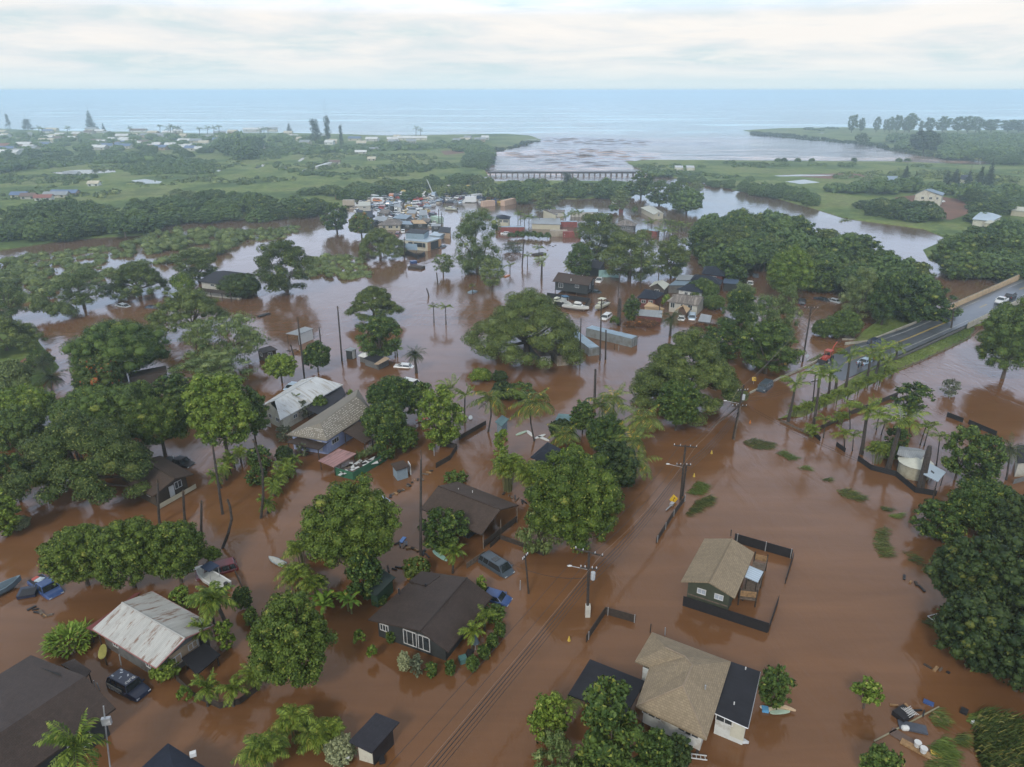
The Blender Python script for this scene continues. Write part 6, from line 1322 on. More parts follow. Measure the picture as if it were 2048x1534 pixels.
boat(0, 1190, 20, 1180, 5, mat('aluminium', (.12, .17, .20), .4), 'grey aluminium boat on a trailer at the left edge', z=.1, motor=False, deck=mat('boat_inside', (.06, .09, .11), .6))
boat(553, 1124, 541, 1118, 4.6, mat('tarp_grey', (.30, .35, .36), .7, var=.3, scale=2), 'grey tarpaulin covered dinghy left of the big mango tree', motor=False, z=-.2, hullh=.7, sc=.62)
def board(px, py, hx, hy, ln, w, m, label, z=.06, name='surfboard', grp=None, dz=0, tilt=0):
    p = at(px, py, z); q = at(hx, hy, z); rz = math.atan2(q.y-p.y, q.x-p.x); V = []; n = 16
    for i in range(n): a = 2*math.pi*i/n; c, s = math.cos(a), math.sin(a); V.append((abs(c)**.8*math.copysign(1, c)*ln/2, s*w/2*(1-.15*c)))
    mb = MB(); mb.prism(V, -.05, .05); o = mb.build(name, m, loc=p, world=False); o.rotation_euler = (tilt, 0, rz); return tag(o, label, 'surfboard', grp)
fb = mat('fin_black', (.03, .03, .03), .5)
b1 = board(672, 1499, 688, 1509, 3.2, .75, bw, 'white surfboard lying on the grey bush near the shed', z=1.3)
MB().box((.9, .05, .06), (.3, .2, .03)).build('sticker', fb, b1, world=False)
board(388, 1138, 399, 1134, 2.6, .55, bw, 'white surfboard afloat beside the maroon minivan')
board(205, 1303, 207, 1290, 2.3, .75, mat('yellow_board', (.52, .48, .14), .5), 'yellow surfboard on driftwood below the rusty roof', z=.5, tilt=.4)
board(880, 1111, 892, 1120, 3.0, .7, mat('mint_board', (.30, .50, .45), .5), 'mint green canoe-shaped board under the small palm', name='surfboard')
for i, (px, py, c, a) in enumerate(((1541, 1420, bw, .1), (1556, 1419, mat('board_cream', (.55, .50, .36), .5), -.1), (1560, 1424, mat('board_sage', (.35, .45, .34), .5), -.2), (1570, 1414, mat('board_peach', (.50, .36, .22), .5), .1))): board(px, py, px+15, py+3+a*20, 2.0, .45, c, 'surfboard in the heap under the tree by the tan hip house: %s one' % ('white', 'cream', 'sage', 'peach')[i], z=.1+.08*i)
for i, (px, py, hx, hy) in enumerate(((1043, 866, 1053, 862), (1060, 867, 1066, 873), (1080, 873, 1085, 871), (1087, 877, 1094, 880))): board(px, py, hx, hy, 2.6, .65, (mat('board_sage', (.35, .45, .34), .5), bw, bw, bw)[i], ('pale green surfboard left of the dark shrubs under the coconut palm', 'white surfboard nose up under the coconut palm', 'small white board behind the dark pyramid roof', 'white board nearest the dark pyramid roof')[i])
board(845, 838, 853, 836, 2.8, .6, mat('kayak_red', (.5, .10, .05), .5), 'red and yellow kayak seen between the trees', name='kayak', z=.3); board(941, 835, 941, 828, 1.8, .7, bw, 'white board upright beside the palm at the water lane', z=.1)
# ---------------------------------------------------------------- backhoe
p = at(1652, 722, .2); o = root('backhoe', p, 'red backhoe tractor with a canopy at the edge of the flooded road', 'backhoe', None, R(225)); rd = mat('tractor_red', (.40, .06, .035), .5); o.scale = (.85, .85, .85)
MB().loft([[(-.4, -.5, .8), (-.4, .5, .8), (-.4, .5, 1.5), (-.4, -.5, 1.5)], [(2.0, -.42, .8), (2.0, .42, .8), (2.0, .42, 1.4), (2.0, -.42, 1.4)]]).build('bonnet', rd, o, world=False)
MB().box((-1.0, 0, .9), (1.4, 1.1, .5)).build('chassis', rd, o, world=False); MB().box((-.9, 0, 2.7), (1.9, 1.7, .12)).build('canopy', rd, o, world=False)
for sx in (-1.7, -.1):
    for s in (-1, 1): MB().tube([(sx, s*.75, 1.0), (sx, s*.75, 2.65)], .06, 5).build('post', rd, o, world=False)
MB().box((-1.0, 0, 1.5), (.6, .6, .9)).build('seat', black, o, world=False)
for s in (-1, 1): MB().tube([(-1.1, s*.95-.22, .75), (-1.1, s*.95+.22, .75)], .75, 16).build('rear_wheel', rubber, o, world=False); MB().tube([(1.5, s*.8-.16, .5), (1.5, s*.8+.16, .5)], .5, 14).build('front_wheel', rubber, o, world=False)
for s in (-1, 1): MB().tube([(0, s*.75, 1.4), (1.6, s*.75, 1.1), (2.9, s*.75, .7)], .10, 5).build('loader_arm', rd, o, world=False)
MB().loft([[(2.9, -1.0, .3), (2.9, 1.0, .3), (2.8, 1.0, 1.1), (2.8, -1.0, 1.1)], [(3.5, -1.0, .3), (3.5, 1.0, .3), (3.1, 1.0, .9), (3.1, -1.0, .9)]]).build('bucket', black, o, world=False)
MB().tube([(-1.9, 0, 1.2), (-3.2, .2, 3.4), (-4.6, .3, 4.2)], [.16, .14, .1], 6).build('boom', rd, o, world=False)
MB().tube([(-4.6, .3, 4.2), (-5.6, .35, 4.6)], [.13, .1], 6).build('stick', black, o, world=False)
# ---------------------------------------------------------------- road, bridge, verge
asph = mat('wet_asphalt', (.062, .068, .078), .34, var=.25, scale=.25, spec=.6)
# left and right edges in the photograph with their heights above the water
RL = [(1560, 768, -.15), (1640, 722, .10), (1700, 692, .35), (1740, 680, .7), (1800, 660, 1.2), (1865, 634, 1.8), (1950, 598, 2.3), (2048, 556, 2.8), (2200, 490, 3.4)]
RR = [(1600, 830, -.35), (1640, 783, -.25), (1700, 754, .10), (1770, 722, .5), (1850, 686, 1.0), (1930, 650, 1.6), (1985, 625, 2.1), (2048, 595, 2.6), (2190, 520, 3.4)]
a = [at(*q) for q in RL]; b = [at(*q) for q in RR]; mb = MB(); n = len(a)
V = a+b+[Vector((p.x, p.y, min(p.z-.5, -.6) if i < 5 else p.z-.8)) for i, p in enumerate(a)]+[Vector((p.x, p.y, min(p.z-.5, -.6) if i < 5 else p.z-.8)) for i, p in enumerate(b)]
F = [(i, n+i, n+i+1, i+1) for i in range(n-1)]+[(2*n+i, 2*n+i+1, 3*n+i+1, 3*n+i) for i in range(n-1)]+[(i, i+1, 2*n+i+1, 2*n+i) for i in range(n-1)]+[(n+i, 3*n+i, 3*n+i+1, n+i+1) for i in range(n-1)]
mb.add(V, F); o = mb.build('road', asph); o['kind'] = 'structure'
yl = mat('road_line_yellow', (.42, .30, .08), .6, var=.25, scale=1.0); wl = mat('road_line_white', (.45, .45, .42), .6, var=.3, scale=1.0)
def strip(name, t0, m, w=.14, i0=0, i1=n, dz=.012):
    pts = [lerp(a[i], b[i], t0)+Vector((0, 0, dz)) for i in range(i0, i1)]; V = []
    for i, p in enumerate(pts):
        d = (pts[min(i+1, len(pts)-1)]-pts[max(i-1, 0)]).normalized(); s = d.cross(Vector((0, 0, 1))).normalized()*w/2; V += [p-s, p+s]
    o = MB().add(V, [(2*i, 2*i+1, 2*i+3, 2*i+2) for i in range(len(pts)-1)]).build(name, m); o['kind'] = 'structure'
strip('road_marking', .50, yl, .16, 1); strip('road_marking', .53, yl, .12, 3); strip('road_marking', .16, wl, .12, 2); strip('road_marking', .86, wl, .12, 3)
conc = mat('old_concrete', (.34, .32, .26), .85, var=.15, dirt=(.14, .12, .10, .6)); tanw = mat('parapet_paint', (.46, .33, .19), .8, var=.10, dirt=(.25, .18, .12, .5))
def wallrun(name, label, pts, h, t, m, cat='wall', z0=-.3, caps=None):
    P = [at(*q) for q in pts]; o = root(name, P[0], label, cat); V = []; mb = MB()
    for i, p in enumerate(P):
        d = (P[min(i+1, len(P)-1)]-P[max(i-1, 0)]); d.z = 0; s = d.normalized().cross(Vector((0, 0, 1)))*t/2
        V += [p-s+Vector((0, 0, z0)), p+s+Vector((0, 0, z0)), p+s+Vector((0, 0, h)), p-s+Vector((0, 0, h))]
    k = len(P); F = []
    for i in range(k-1):
        for j in range(4): F.append((4*i+j, 4*i+(j+1) % 4, 4*i+4+(j+1) % 4, 4*i+4+j))
    F += [(3, 2, 1, 0), (4*k-4, 4*k-3, 4*k-2, 4*k-1)]; mb.add(V, F); mb.build('wall', m, o); return o, P
o, P = wallrun('bridge_parapet', 'tan painted concrete parapet along the far side of the bridge', [(1862, 636, 1.8), (1900, 619, 2.0), (1950, 597, 2.3), (2048, 553, 2.8), (2200, 486, 3.4)], 1.25, .3, tanw, 'parapet')
for i in range(len(P)-1):
    for t in np.linspace(0, .93, 9): q = lerp(P[i], P[i+1], t); MB().box(q+Vector((0, 0, 1.36)), (.18, .18, .2)).build('rail_post', conc, o)
mb = MB(); mb.tube([p+Vector((0, 0, 1.5)) for p in P], .06, 5); mb.build('rail', conc, o)
o, P = wallrun('bridge_parapet', 'grey concrete parapet with short posts along the near side of the bridge', [(1936, 650, 1.6), (1985, 627, 2.1), (2048, 598, 2.6), (2190, 523, 3.4)], .55, .3, conc, 'parapet', z0=-.9)
for i in range(len(P)-1):
    for t in np.linspace(0, .93, 11): q = lerp(P[i], P[i+1], t); MB().box(q+Vector((0, 0, .66)), (.2, .2, .22)).build('rail_post', conc, o)
for k, (px, py) in enumerate(((1960, 640), (2010, 615))): tag(MB().box(at(px, py, .3), (.8, 7, 3), R(-35)).build('bridge_pier', conc, loc=at(px, py, 0)), 'concrete pier under the road bridge, %s one' % ('left', 'right')[k], 'bridge pier')
wallrun('kerb', 'pale concrete kerb between the road and the green verge', [(1690, 687, .3), (1735, 683, .6), (1800, 657, 1.1), (1862, 633, 1.7)], .3, .25, conc, 'kerb')
wallrun('kerb', 'cracked white kerb piece lying in the water left of the verge', [(1684, 679, .0), (1712, 680, .0)], .3, .4, conc, 'kerb')
wallrun('road_barrier', 'long low pale barrier wall climbing out of the flood beside the backhoe', [(1500, 787, 0), (1560, 757, 0), (1600, 740, .05), (1646, 716, .1)], .35, .25, conc, 'barrier')
wallrun('road_barrier', 'low kerb half drowned where the road bends at the left', [(1425, 858, -.25), (1470, 820, -.2), (1500, 787, -.2)], .32, .22, timber, 'barrier')
wallrun('kerb', 'short pale kerb strip just left of the backhoe', [(1600, 748, .02), (1660, 725, .1)], .14, .2, conc, 'kerb')
wallrun('kerb', 'dark kerb along the near edge of the road beside the palms', [(1660, 800, -.1), (1700, 762, .1), (1770, 727, .45), (1850, 691, .9), (1928, 655, 1.5)], .12, .3, mat('dark_kerb', (.09, .085, .08), .9), 'kerb')
P = [at(a_, b_) for a_, b_ in ((1795, 741), (1840, 724), (1890, 700), (1935, 678), (1955, 660))]; o = root('post_fence', P[0], 'line of low posts and a pipe below the green road verge', 'fence'); MB().tube([p+Vector((0, 0, .25)) for p in P], .09, 6).build('rail', timber, o)
for i in range(4):
    for t in (0, .33, .66): q = lerp(P[i], P[i+1], t); MB().box(q+Vector((0, 0, .3)), (.14, .14, .8)).build('post', timber, o)
blades('verge_grass', [(1788, 741), (1840, 720), (1934, 678), (1946, 660), (1930, 652), (1850, 691), (1790, 716), (1735, 744), (1690, 772), (1720, 768)], 9000, (.3, .6), .05, 'lawn', 5, z=.32, label='bright grass along the near road verge', cat='grass')
blades('verge_grass', [(1716, 681), (1737, 662), (1790, 625), (1846, 624), (1862, 631), (1800, 656), (1742, 680)], 4200, (.25, .5), .05, 'lawn', 6, z=.36, label='grass verge between the wood and the bridge', cat='grass')
blades('verge_grass', [(1626, 722), (1650, 712), (1640, 708), (1612, 724)], 500, (.3, .5), .05, 'lawn', 9, label='narrow grass strip behind the backhoe', cat='grass')
# railway trestle over the river mouth
A_ = at(975, 346, 1.8); B_ = at(1272, 346, 1.8); o = root('railway_bridge', lerp(A_, B_, .5), 'long low dark trestle bridge across the river mouth', 'bridge'); u = B_-A_; ang = math.atan2(u.y, u.x)
dm = mat('trestle_dark', (.045, .040, .038), .85, var=.2); dp = mat('trestle_pier', (.13, .10, .085), .85, var=.3)
MB().box(lerp(A_, B_, .5)+Vector((0, 0, .3)), (u.length, 3.2, 1.0), ang).build('deck', dm, o)
for s in (-1, 1): MB().box(lerp(A_, B_, .5)+Vector((0, s*1.5, 1.3)), (u.length, .10, .12), ang).build('rail', dm, o)
for i in range(27): q = lerp(A_, B_, (i+.5)/27); MB().box((q.x, q.y, .3), (.8, 3.4, 2.4), ang).build('pier', dp, o)
# ---------------------------------------------------------------- utility poles and lines
TOPS = {}
def upole(key, bx, by, tx, ty, label, arms=(), r=.17, lamp=None, trans=None, group=None, box=False, brace=False, lean=None, col=None):
    """arms: (distance below top, half length, direction angle)"""
    p = at(bx, by); q = atY(tx, ty, p.y); h = q-p; o = root('utility_pole', p, label, 'utility pole', group)
    MB().tube([(0, 0, -.6), tuple(h*.5), tuple(h)], [r, r*.9, r*.75], 8).build('pole', col or darkwood, o, world=False); TOPS[key] = q; hl = h.length
    for i, (d, L2, ang) in enumerate(arms):
        c = h*(1-d/hl); u = Vector((math.cos(ang), math.sin(ang), 0)); arm = MB().box(tuple(c), (2*L2, .12, .14), ang).build('crossarm', darkwood, o, world=False)
        for s in (-1, -.45, .45, 1): e = c+u*s*L2*.95; MB().tube([tuple(e), tuple(e+Vector((0, 0, .28)))], [.04, .075], 6).build('insulator', mat('porcelain', (.55, .55, .56), .3), arm, world=False)
        TOPS[key, i] = [p+c+u*s*L2*.95+Vector((0, 0, .34)) for s in (-1, -.45, .45, 1)]
    if lamp: d, ln, ang = lamp; c = h*(1-d/hl); u = Vector((math.cos(ang), math.sin(ang), .12)); MB().tube([tuple(c), tuple(c+u*ln)], .04, 5).build('lamp_arm', galv, o, world=False); MB().ball(tuple(c+u*(ln+.2)), (.30, .15, .09), 10, 6).build('lamp_head', white, o, world=False)
    if trans: d, s = trans; c = h*(1-d/hl)+Vector((s, 0, 0)); MB().tube([tuple(c-Vector((0, 0, .45))), tuple(c+Vector((0, 0, .45)))], .26, 10).build('transformer', mat('transformer_grey', (.40, .42, .43), .5), o, world=False)
    if box: MB().box((0, 0, .75), (.55, .55, 1.6)).build('guard_box', mat('guard_box', (.50, .48, .42), .7), o, world=False)
    return o
A1 = R(155)
upole('a', 1175, 1232, 1178, 1103, 'utility pole with a pale guard box at its foot in the road water', [(.1, 1.6, A1), (2.2, .9, R(-10))], lamp=(2.4, 1.9, R(170)), trans=(3.2, .5), box=True)
upole('b', 1361, 1000, 1371, 890, 'twin timber utility pole with two crossarms beside the yellow sign', [(.2, 1.6, R(170)), (3.2, 1.0, R(175))], lamp=(3.6, 2.0, R(165)))
upole('b2', 1365, 992, 1373, 928, 'shorter second pole strapped to the double-crossarm pole', r=.15)
upole('c', 1465, 878, 1488, 770, 'utility pole with a transformer near the start of the low barrier', [(1.0, .9, R(10)), (3.8, 1.2, R(0))], trans=(2.2, .35), lamp=(3.4, 2.2, R(165)))
upole('c2', 1468, 880, 1481, 812, 'pale stub pole leaning on the transformer pole', r=.12, col=timber)
upole('d', 1605, 724, 1623, 613, 'tall utility pole with a short crossarm left of the backhoe', [(.3, 1.4, R(175))], r=.2)
upole('e', 1901, 667, 1908, 616, 'utility pole on the grass verge by the bridge', r=.2)
upole('f', 1741, 702, 1743, 679, 'short dark pole behind the row of royal palms', r=.2)
upole('g', 1624, 823, 1631, 750, 'thin pole with a small crossarm among the palms', [(1.2, .8, R(20))], r=.13)
upole('h', 1807, 566, 1811, 527, 'pole with a white crossarm rising out of the wood', [(.2, 1.7, R(170))], r=.16)
upole('i', 1858, 1035, 1871, 975, 'leaning pole in the dark trees below the yurt', r=.14)
upole('j', 1058, 1187, 1050, 1110, 'thin pole with a tilted crosspiece right of the dark minivan', [(.3, .6, R(60))], r=.11)
upole('k', 1160, 730, 1162, 636, 'thin pole at the right edge of the big umbrella tree', r=.13); upole('l', 1200, 721, 1203, 598, 'tall pole between the two grey-blue containers', r=.17)
upole('m', 1211, 719, 1212, 660, 'broken-topped shorter pole beside the tall one at the containers', r=.2); upole('n', 1189, 806, 1191, 738, 'blunt burnt pole standing alone in the open flood', r=.26, col=palmbark)
upole('o', 1236, 592, 1240, 551, 'pole behind the dead palm thatch', r=.15); upole('p', 1281, 577, 1283, 500, 'thin pole in front of the kiawe trees', r=.12); upole('q', 1317, 562, 1318, 532, 'pale pole above the cream gable roof', r=.16, col=timber)
upole('r', 1477, 592, 1479, 556, 'dark pole right of the roof cluster', r=.16); upole('s', 1447, 556, 1448, 527, 'pale pole behind the charcoal roofed red house', r=.14, col=timber); upole('t', 1044, 532, 1048, 480, 'dark pole in open water with flotsam at its foot', r=.24)
upole('u', 1318, 637, 1320, 603, 'thin pole in front of the tan canvas tent', r=.12); upole('v', 809, 516, 809, 474, 'pole beside the flat-roofed pale building', [(.8, .6, R(20))], r=.16)
upole('w', 878, 450, 877, 418, 'pole left of the mint container, taller one', r=.18); upole('x', 883, 450, 883, 424, 'pole right of the mint container, shorter one', r=.18); upole('y', 1078, 452, 1079, 428, 'dark pole in front of the beige village house', r=.14)
upole('z', 222, 1560, 207, 1412, 'slender galvanised pole with a meter box over the large dark roof', r=.07, col=galv)
p = atY(213, 1442, at(222, 1560).y); MB().box(p, (.7, .3, .7), .2).build('meter_box', galv, [o for o in C.objects if o.get('label', '').startswith('slender galvanised')][0])
def wire(name, label, pts, sag=.8, r=.025, m=None, n=14, grp=None):
    P = []
    for a_, b_ in zip(pts[:-1], pts[1:]):
        for i in range(n+(b_ is pts[-1])): t = i/n; q = lerp(Vector(a_), Vector(b_), t); q.z -= 4*sag*t*(1-t); P.append(q)
    return tag(MB().tube(P, r, 4, caps=False).build(name, m or black, loc=P[0]), label, 'power line', grp)
for k in range(3):
    e = TOPS['a', 0][k]; f_ = TOPS['b', 0][k]; g_ = TOPS['c', 0][k]; near = e+(e-f_).normalized()*75; near.z = e.z+.5
    wire('power_line', 'high power line above the flooded road', [near, e, f_, g_, TOPS['d', 0][k]], 1.2, .022, mat('wire_copper', (.20, .13, .09), .6) if k == 0 else black, grp='power lines over the flooded road')
for k in range(4):
    off = Vector((.12*k-.2, 0, -3.3-.42*k)); e = TOPS['a']+off; f_ = TOPS['b']+off; g_ = TOPS['c']+off+Vector((0, 0, -.5)); near = e+(e-f_).normalized()*75; near.z = e.z
    wire('telephone_cable', 'thick low telephone cable above the flooded road', [near, e, f_, g_], 1.1, .045 if k < 2 else .03, grp='telephone cables over the flooded road')
wire('service_cable', 'cable from the guard-box pole to the thin tilted-crosspiece pole', [TOPS['a']+Vector((0, 0, -3.5)), TOPS['j']+Vector((0, 0, -2))], .5, .03)
wire('service_cable', 'cable from the thin tilted-crosspiece pole towards the brown carport house', [TOPS['j']+Vector((0, 0, -2)), at(963, 1085, 2.8)], .4, .02)
for k in range(3): wire('power_line', 'power line crossing the palms beside the road', [TOPS['c']+Vector((0, 0, -2-.5*k)), TOPS['g']+Vector((0, 0, -1.0-.3*k)), TOPS['f']+Vector((0, 0, -.2*k))], .6, .02, grp='power lines behind the roadside palms')
for k in range(2): wire('power_line', 'line from the transformer pole to the leaning pole below the yurt', [TOPS['c']+Vector((0, 0, -3-.4*k)), TOPS['i']+Vector((0, 0, -.3*k))], 1.0, .02, grp='lines over the right field of water')
wire('power_line', 'line from the leaning pole off to the right edge', [TOPS['i'], at(2100, 850, 6)], .8, .02)
for k in range(2): wire('power_line', 'line from the tall pole by the backhoe to the pole in the wood', [TOPS['d', 0][k], TOPS['h', 0][k]], 1.0, .018, grp='lines over the riverside wood')
# road signs
def sign(px, py, tx, ty, label, w=.75, chev=True, m=None, mark=None):
    p = at(px, py); q = atY(tx, ty, p.y); o = root('road_sign', p, label, 'road sign'); MB().tube([(0, 0, -.5), tuple(q-p)], .04, 6).build('post', galv, o, world=False)
    f = MB().box((0, -.06, 0), (w, .03, w)); ob = f.build('board', m or mat('sign_yellow', (.62, .38, .02), .5), o, world=False); ob.location = q-p; ob.rotation_euler = (R(-25), R(45) if mark != 'chev' else 0, 0)
    if mark == 'turn':
        a = MB().tube([(-.02, -.085, -.25), (-.02, -.085, .02), (.14, -.085, .12)], .045, 4); a.add([(.08, -.085, .26), (.08, -.085, 0), (.28, -.085, .16)], [(0, 1, 2)]); k = a.build('arrow', fb, o, world=False); k.location = q-p; k.rotation_euler = (R(-25), 0, 0)
    if mark == 'chev':
        for s in (-.16, .10): a = MB().add([(s, -.085, .28), (s+.14, -.085, .28), (s+.26, -.085, 0), (s+.14, -.085, -.28), (s, -.085, -.28), (s+.12, -.085, 0)], [tuple(range(6))]); k = a.build('chevron', fb, o, world=False); k.location = q-p; k.rotation_euler = (R(-25), 0, 0)
    return o
sign(1346, 1004, 1347, 998, 'yellow diamond road sign with a black bent arrow at the water line', 1.0, mark='turn')
sign(1507, 768, 1508, 758, 'yellow chevron sign in the water above the dark driving car', .8, mark='chev'); sign(1570, 740, 1572, 729, 'yellow chevron sign left of the backhoe', .7, mark='chev')
sign(1612, 728, 1614, 712, 'grey back of a diamond sign beside the tall pole', .8, m=galv)
# fences and drowned posts
fence('long dark timber fence with pale posts beside the yellow sign', [(1312, 1087), (1344, 1036), (1369, 1002)], .95, darkwood, galv, ps=2.6)
fence('dark angled fence beside the guard-box pole', [(1172, 1285), (1210, 1228), (1270, 1245)], 1.0, darkwood, galv, ps=2.6)
fence('dark fence wall running up right of the flooded yard, upper piece', [(918, 880), (972, 849)], .8, darkwood); fence('short dark corner fence left of the dark shrubs', [(884, 893), (914, 897)], .9, darkwood); fence('dark fence arm curving down to the little floating shed', [(914, 898), (900, 920), (872, 936)], .9, darkwood)
fence('low dark wall behind the small palm and the minivan', [(980, 1096), (1000, 1078), (1040, 1092), (1088, 1112)], .7, darkwood); fence('pale-edged fence piece left of the minivan', [(933, 1137), (970, 1112)], .8, timber)
fence('black screen fence piece, upper one in the right-hand flood', [(1893, 833), (1925, 845)], .9, screen); fence('black screen fence piece, lower one in the right-hand flood', [(1936, 848), (1992, 872)], .9, screen)
fence('dark fence slanting up between palms and the round bare tree', [(1640, 860), (1700, 830), (1740, 815), (1795, 792)], .9, darkwood); fence('short black fence with a white tag below the palm row', [(1623, 868), (1640, 882)], .8, screen); fence('short black fence with a white tag left of the yurt fence', [(1672, 892), (1690, 905)], .8, screen)
fence('low drowned wall under the first roadside palm', [(1560, 843), (1576, 850), (1622, 872)], .45, timber)
fence('dark fence under the palms at the lower left', [(353, 1360), (390, 1395), (440, 1417), (480, 1408), (520, 1378)], .7, darkwood); fence('fence with climbing plants right of the white boat', [(470, 1145), (488, 1185), (520, 1260)], .7, darkwood)
fence('dark netting fence around the flat-roofed pale building', [(800, 502), (836, 519), (850, 512)], 1.6, screen)
rng = np.random.default_rng(77)
for i, (px, py, h) in enumerate(((1300, 1265, 1.2), (1330, 1270, 1.0), (1092, 1420, 1.2), (1100, 1412, 1.2), (1040, 1180, 1.4), (868, 905, .9), (843, 920, 1.8), (868, 912, 1.0), (1204, 708, .9), (1229, 700, 1.4), (1237, 702, 1.3), (242, 1330, 1.4), (214, 1330, 1.0), (190, 1375, .9), (200, 1380, .9), (1462, 1072, 1.0))):
    p = at(px, py); tag(MB().tube([p-Vector((0, 0, .5)), p+Vector((rng.normal(0, .06), 0, h))], .06, 6).build('post', galv if i % 3 else darkwood, loc=p), 'lone post standing out of the flood water', 'post', 'lone posts standing out of the flood')

def person(px, py, z, face, shirt, label, h=1.72, arm=.25):
    """standing figure: one skinned body, clothes as a second shell"""
    p = at(px, py, z); o = root('person', p, label, 'person', None, face); k = h/1.72
    V = [(0, 0, .92), (0, 0, 1.15), (0, 0, 1.40), (0, 0, 1.50), (.02, 0, 1.60), (0, .18, 1.40), (arm*.5, .24, 1.13), (arm+.1, .22, .92), (arm+.16, .21, .84), (0, -.18, 1.40), (arm*.2, -.25, 1.13), (.08, -.24, .90), (.12, -.24, .82), (0, .09, .86), (.04, .10, .48), (0, .10, .08), (.14, .11, .03), (0, -.09, .86), (-.04, -.10, .48), (-.06, -.10, .08), (.08, -.11, .03)]
    E = [(0, 1), (1, 2), (2, 3), (3, 4), (2, 5), (5, 6), (6, 7), (7, 8), (2, 9), (9, 10), (10, 11), (11, 12), (0, 13), (13, 14), (14, 15), (15, 16), (0, 17), (17, 18), (18, 19), (19, 20)]
    Rr = [.15, .14, .15, .06, .105, .06, .045, .035, .04, .06, .045, .035, .04, .09, .065, .045, .04, .09, .065, .045, .04]
    me = bpy.data.meshes.new('t'); me.from_pydata([(a*k, b*k, c*k) for a, b, c in V], E, []); t = obj('t', me); md = t.modifiers.new('s', 'SKIN'); t.modifiers.new('u', 'SUBSURF').levels = 1
    for i, r_ in enumerate(Rr): me.skin_vertices[0].data[i].radius = (r_*k, r_*k)
    me.skin_vertices[0].data[0].use_root = True; dg = bpy.context.evaluated_depsgraph_get(); m2 = bpy.data.meshes.new_from_object(t.evaluated_get(dg)); bpy.data.objects.remove(t)
    m2.materials.clear(); m2.materials.append(mat('skin', (.25, .15, .10), .6)); obj('body', m2, o)
    MB().tube([(0, 0, 1.46*k), (0, 0, 1.2*k), (0, 0, .9*k)], [.17*k, .19*k, .18*k], 10).build('shirt', shirt, o, world=False)
    for s in (-1, 1): MB().tube([(0, s*.09*k, .95*k), (0, s*.10*k, .45*k)], [.115*k, .09*k], 8).build('trouser_leg', black, o, world=False)
    MB().ball((0, 0, 1.67*k), (.12*k, .11*k, .11*k), 10, 6).build('hair', black, o, world=False)
person(1716, 739, .2, 2.0, mat('shirt_blue', (.06, .10, .16), .8), 'person in a dark blue shirt standing on the wet road behind the palms, left'); person(1722, 736, .25, 4.0, mat('shirt_grey', (.2, .2, .2), .8), 'person in a grey shirt standing on the wet road behind the palms, middle'); person(1746, 727, .4, 1.0, mat('shirt_orange', (.45, .18, .06), .8), 'person in an orange shirt at the road edge near the green verge')
# ---------------------------------------------------------------- trees of the foreground, one by one
T = tree
T('mango', 612, 964, 797, 1140, 'large round mango tree in the centre-left foreground beside the pale van roof', clear=1.2, name='mango_tree', lmax=60000)
T('openg', 690, 1100, 770, 1198, 'olive leafy tree at the foot of the large round mango tree by the green shed', clear=.5)
T('mango', 499, 1189, 662, 1373, 'round bright mango tree in front of the banana plants', clear=1.0, name='mango_tree', lmax=60000)
T('mango', 1056, 905, 1242, 1095, 'broad bright mango tree beside the road, in front of the dark pyramid roof', clear=1.0, name='mango_tree', lmax=60000)
T('weep', 1033, 1020, 1128, 1112, 'weeping feathery tree at the foot of the roadside mango tree', clear=.0)
T('dark', 1182, 880, 1278, 985, 'nearly black leafed tree behind the roadside mango tree', clear=1.0)
T('mango', 91, 1043, 225, 1170, 'left tree of the clipped mango row in the left foreground', clear=1.0, name='mango_tree'); T('mango', 185, 1034, 318, 1172, 'middle tree of the clipped mango row in the left foreground', clear=1.0, name='mango_tree'); T('mango', 290, 1040, 408, 1162, 'right tree of the clipped mango row in the left foreground', clear=1.0, name='mango_tree')
T('pod', 25, 818, 302, 1002, 'very wide umbrella tree over the white block building at the far left', clear=1.2, name='umbrella_tree', lmax=110000, nl=12)
T('mango', 254, 790, 378, 892, 'olive mango tree with a bare leaning trunk above the brown house', clear=2.5, name='mango_tree'); T('round', 378, 740, 502, 905, 'tall bright green tree left of the white metal roof', clear=1.5); T('mango2', 470, 770, 535, 880, 'dark green tree touching the white metal roof', clear=1.0)
T('mango2', 112, 780, 270, 865, 'dark green tree behind the wide umbrella trees', clear=1.5); T('round', -30, 778, 104, 850, 'bright orange-flecked tree at the left edge', clear=1); T('mango2', -25, 810, 80, 900, 'pale topped green tree at the left edge below the bright one', clear=.5)
T('openb', -40, 980, 36, 1075, 'light green feathery tree cut by the left edge', clear=.3); T('openg', -20, 900, 70, 1000, 'dull green tree at the left edge beside the white block building', clear=.5); bush('silver', 14, 1030, 58, 1062, 'grey-leaved bush in the water at the left edge')
T('mango2', 142, 649, 330, 750, 'big dark dome-shaped mango tree over the flood on the left', clear=1.5, name='mango_tree', lmax=40000); T('tulip', 148, 712, 242, 800, 'tree sprinkled with red-orange flowers below the dark dome tree', clear=1)
T('pod', 302, 575, 458, 672, 'flat umbrella tree in front of the two-storey pale house', clear=.8, name='umbrella_tree'); T('pod', 214, 523, 332, 592, 'spreading tree above the silver car', clear=.6, name='umbrella_tree'); T('podk', 340, 498, 448, 562, 'dark spreading tree behind the two-storey pale house', clear=.6, name='umbrella_tree')
T('kiawe', 108, 535, 210, 612, 'sparse grey-green kiawe tree in the left flood', clear=.8, name='kiawe_tree'); bush('bushb', 335, 548, 392, 590, 'yellow-green bush left of the two-storey pale house'); T('dark', 440, 553, 520, 590, 'dark shrubs around the foot of the two-storey pale house', clear=0)
T('weep', 350, 622, 530, 738, 'broad feathery willow-like tree on the left flood', clear=.2, lmax=60000)
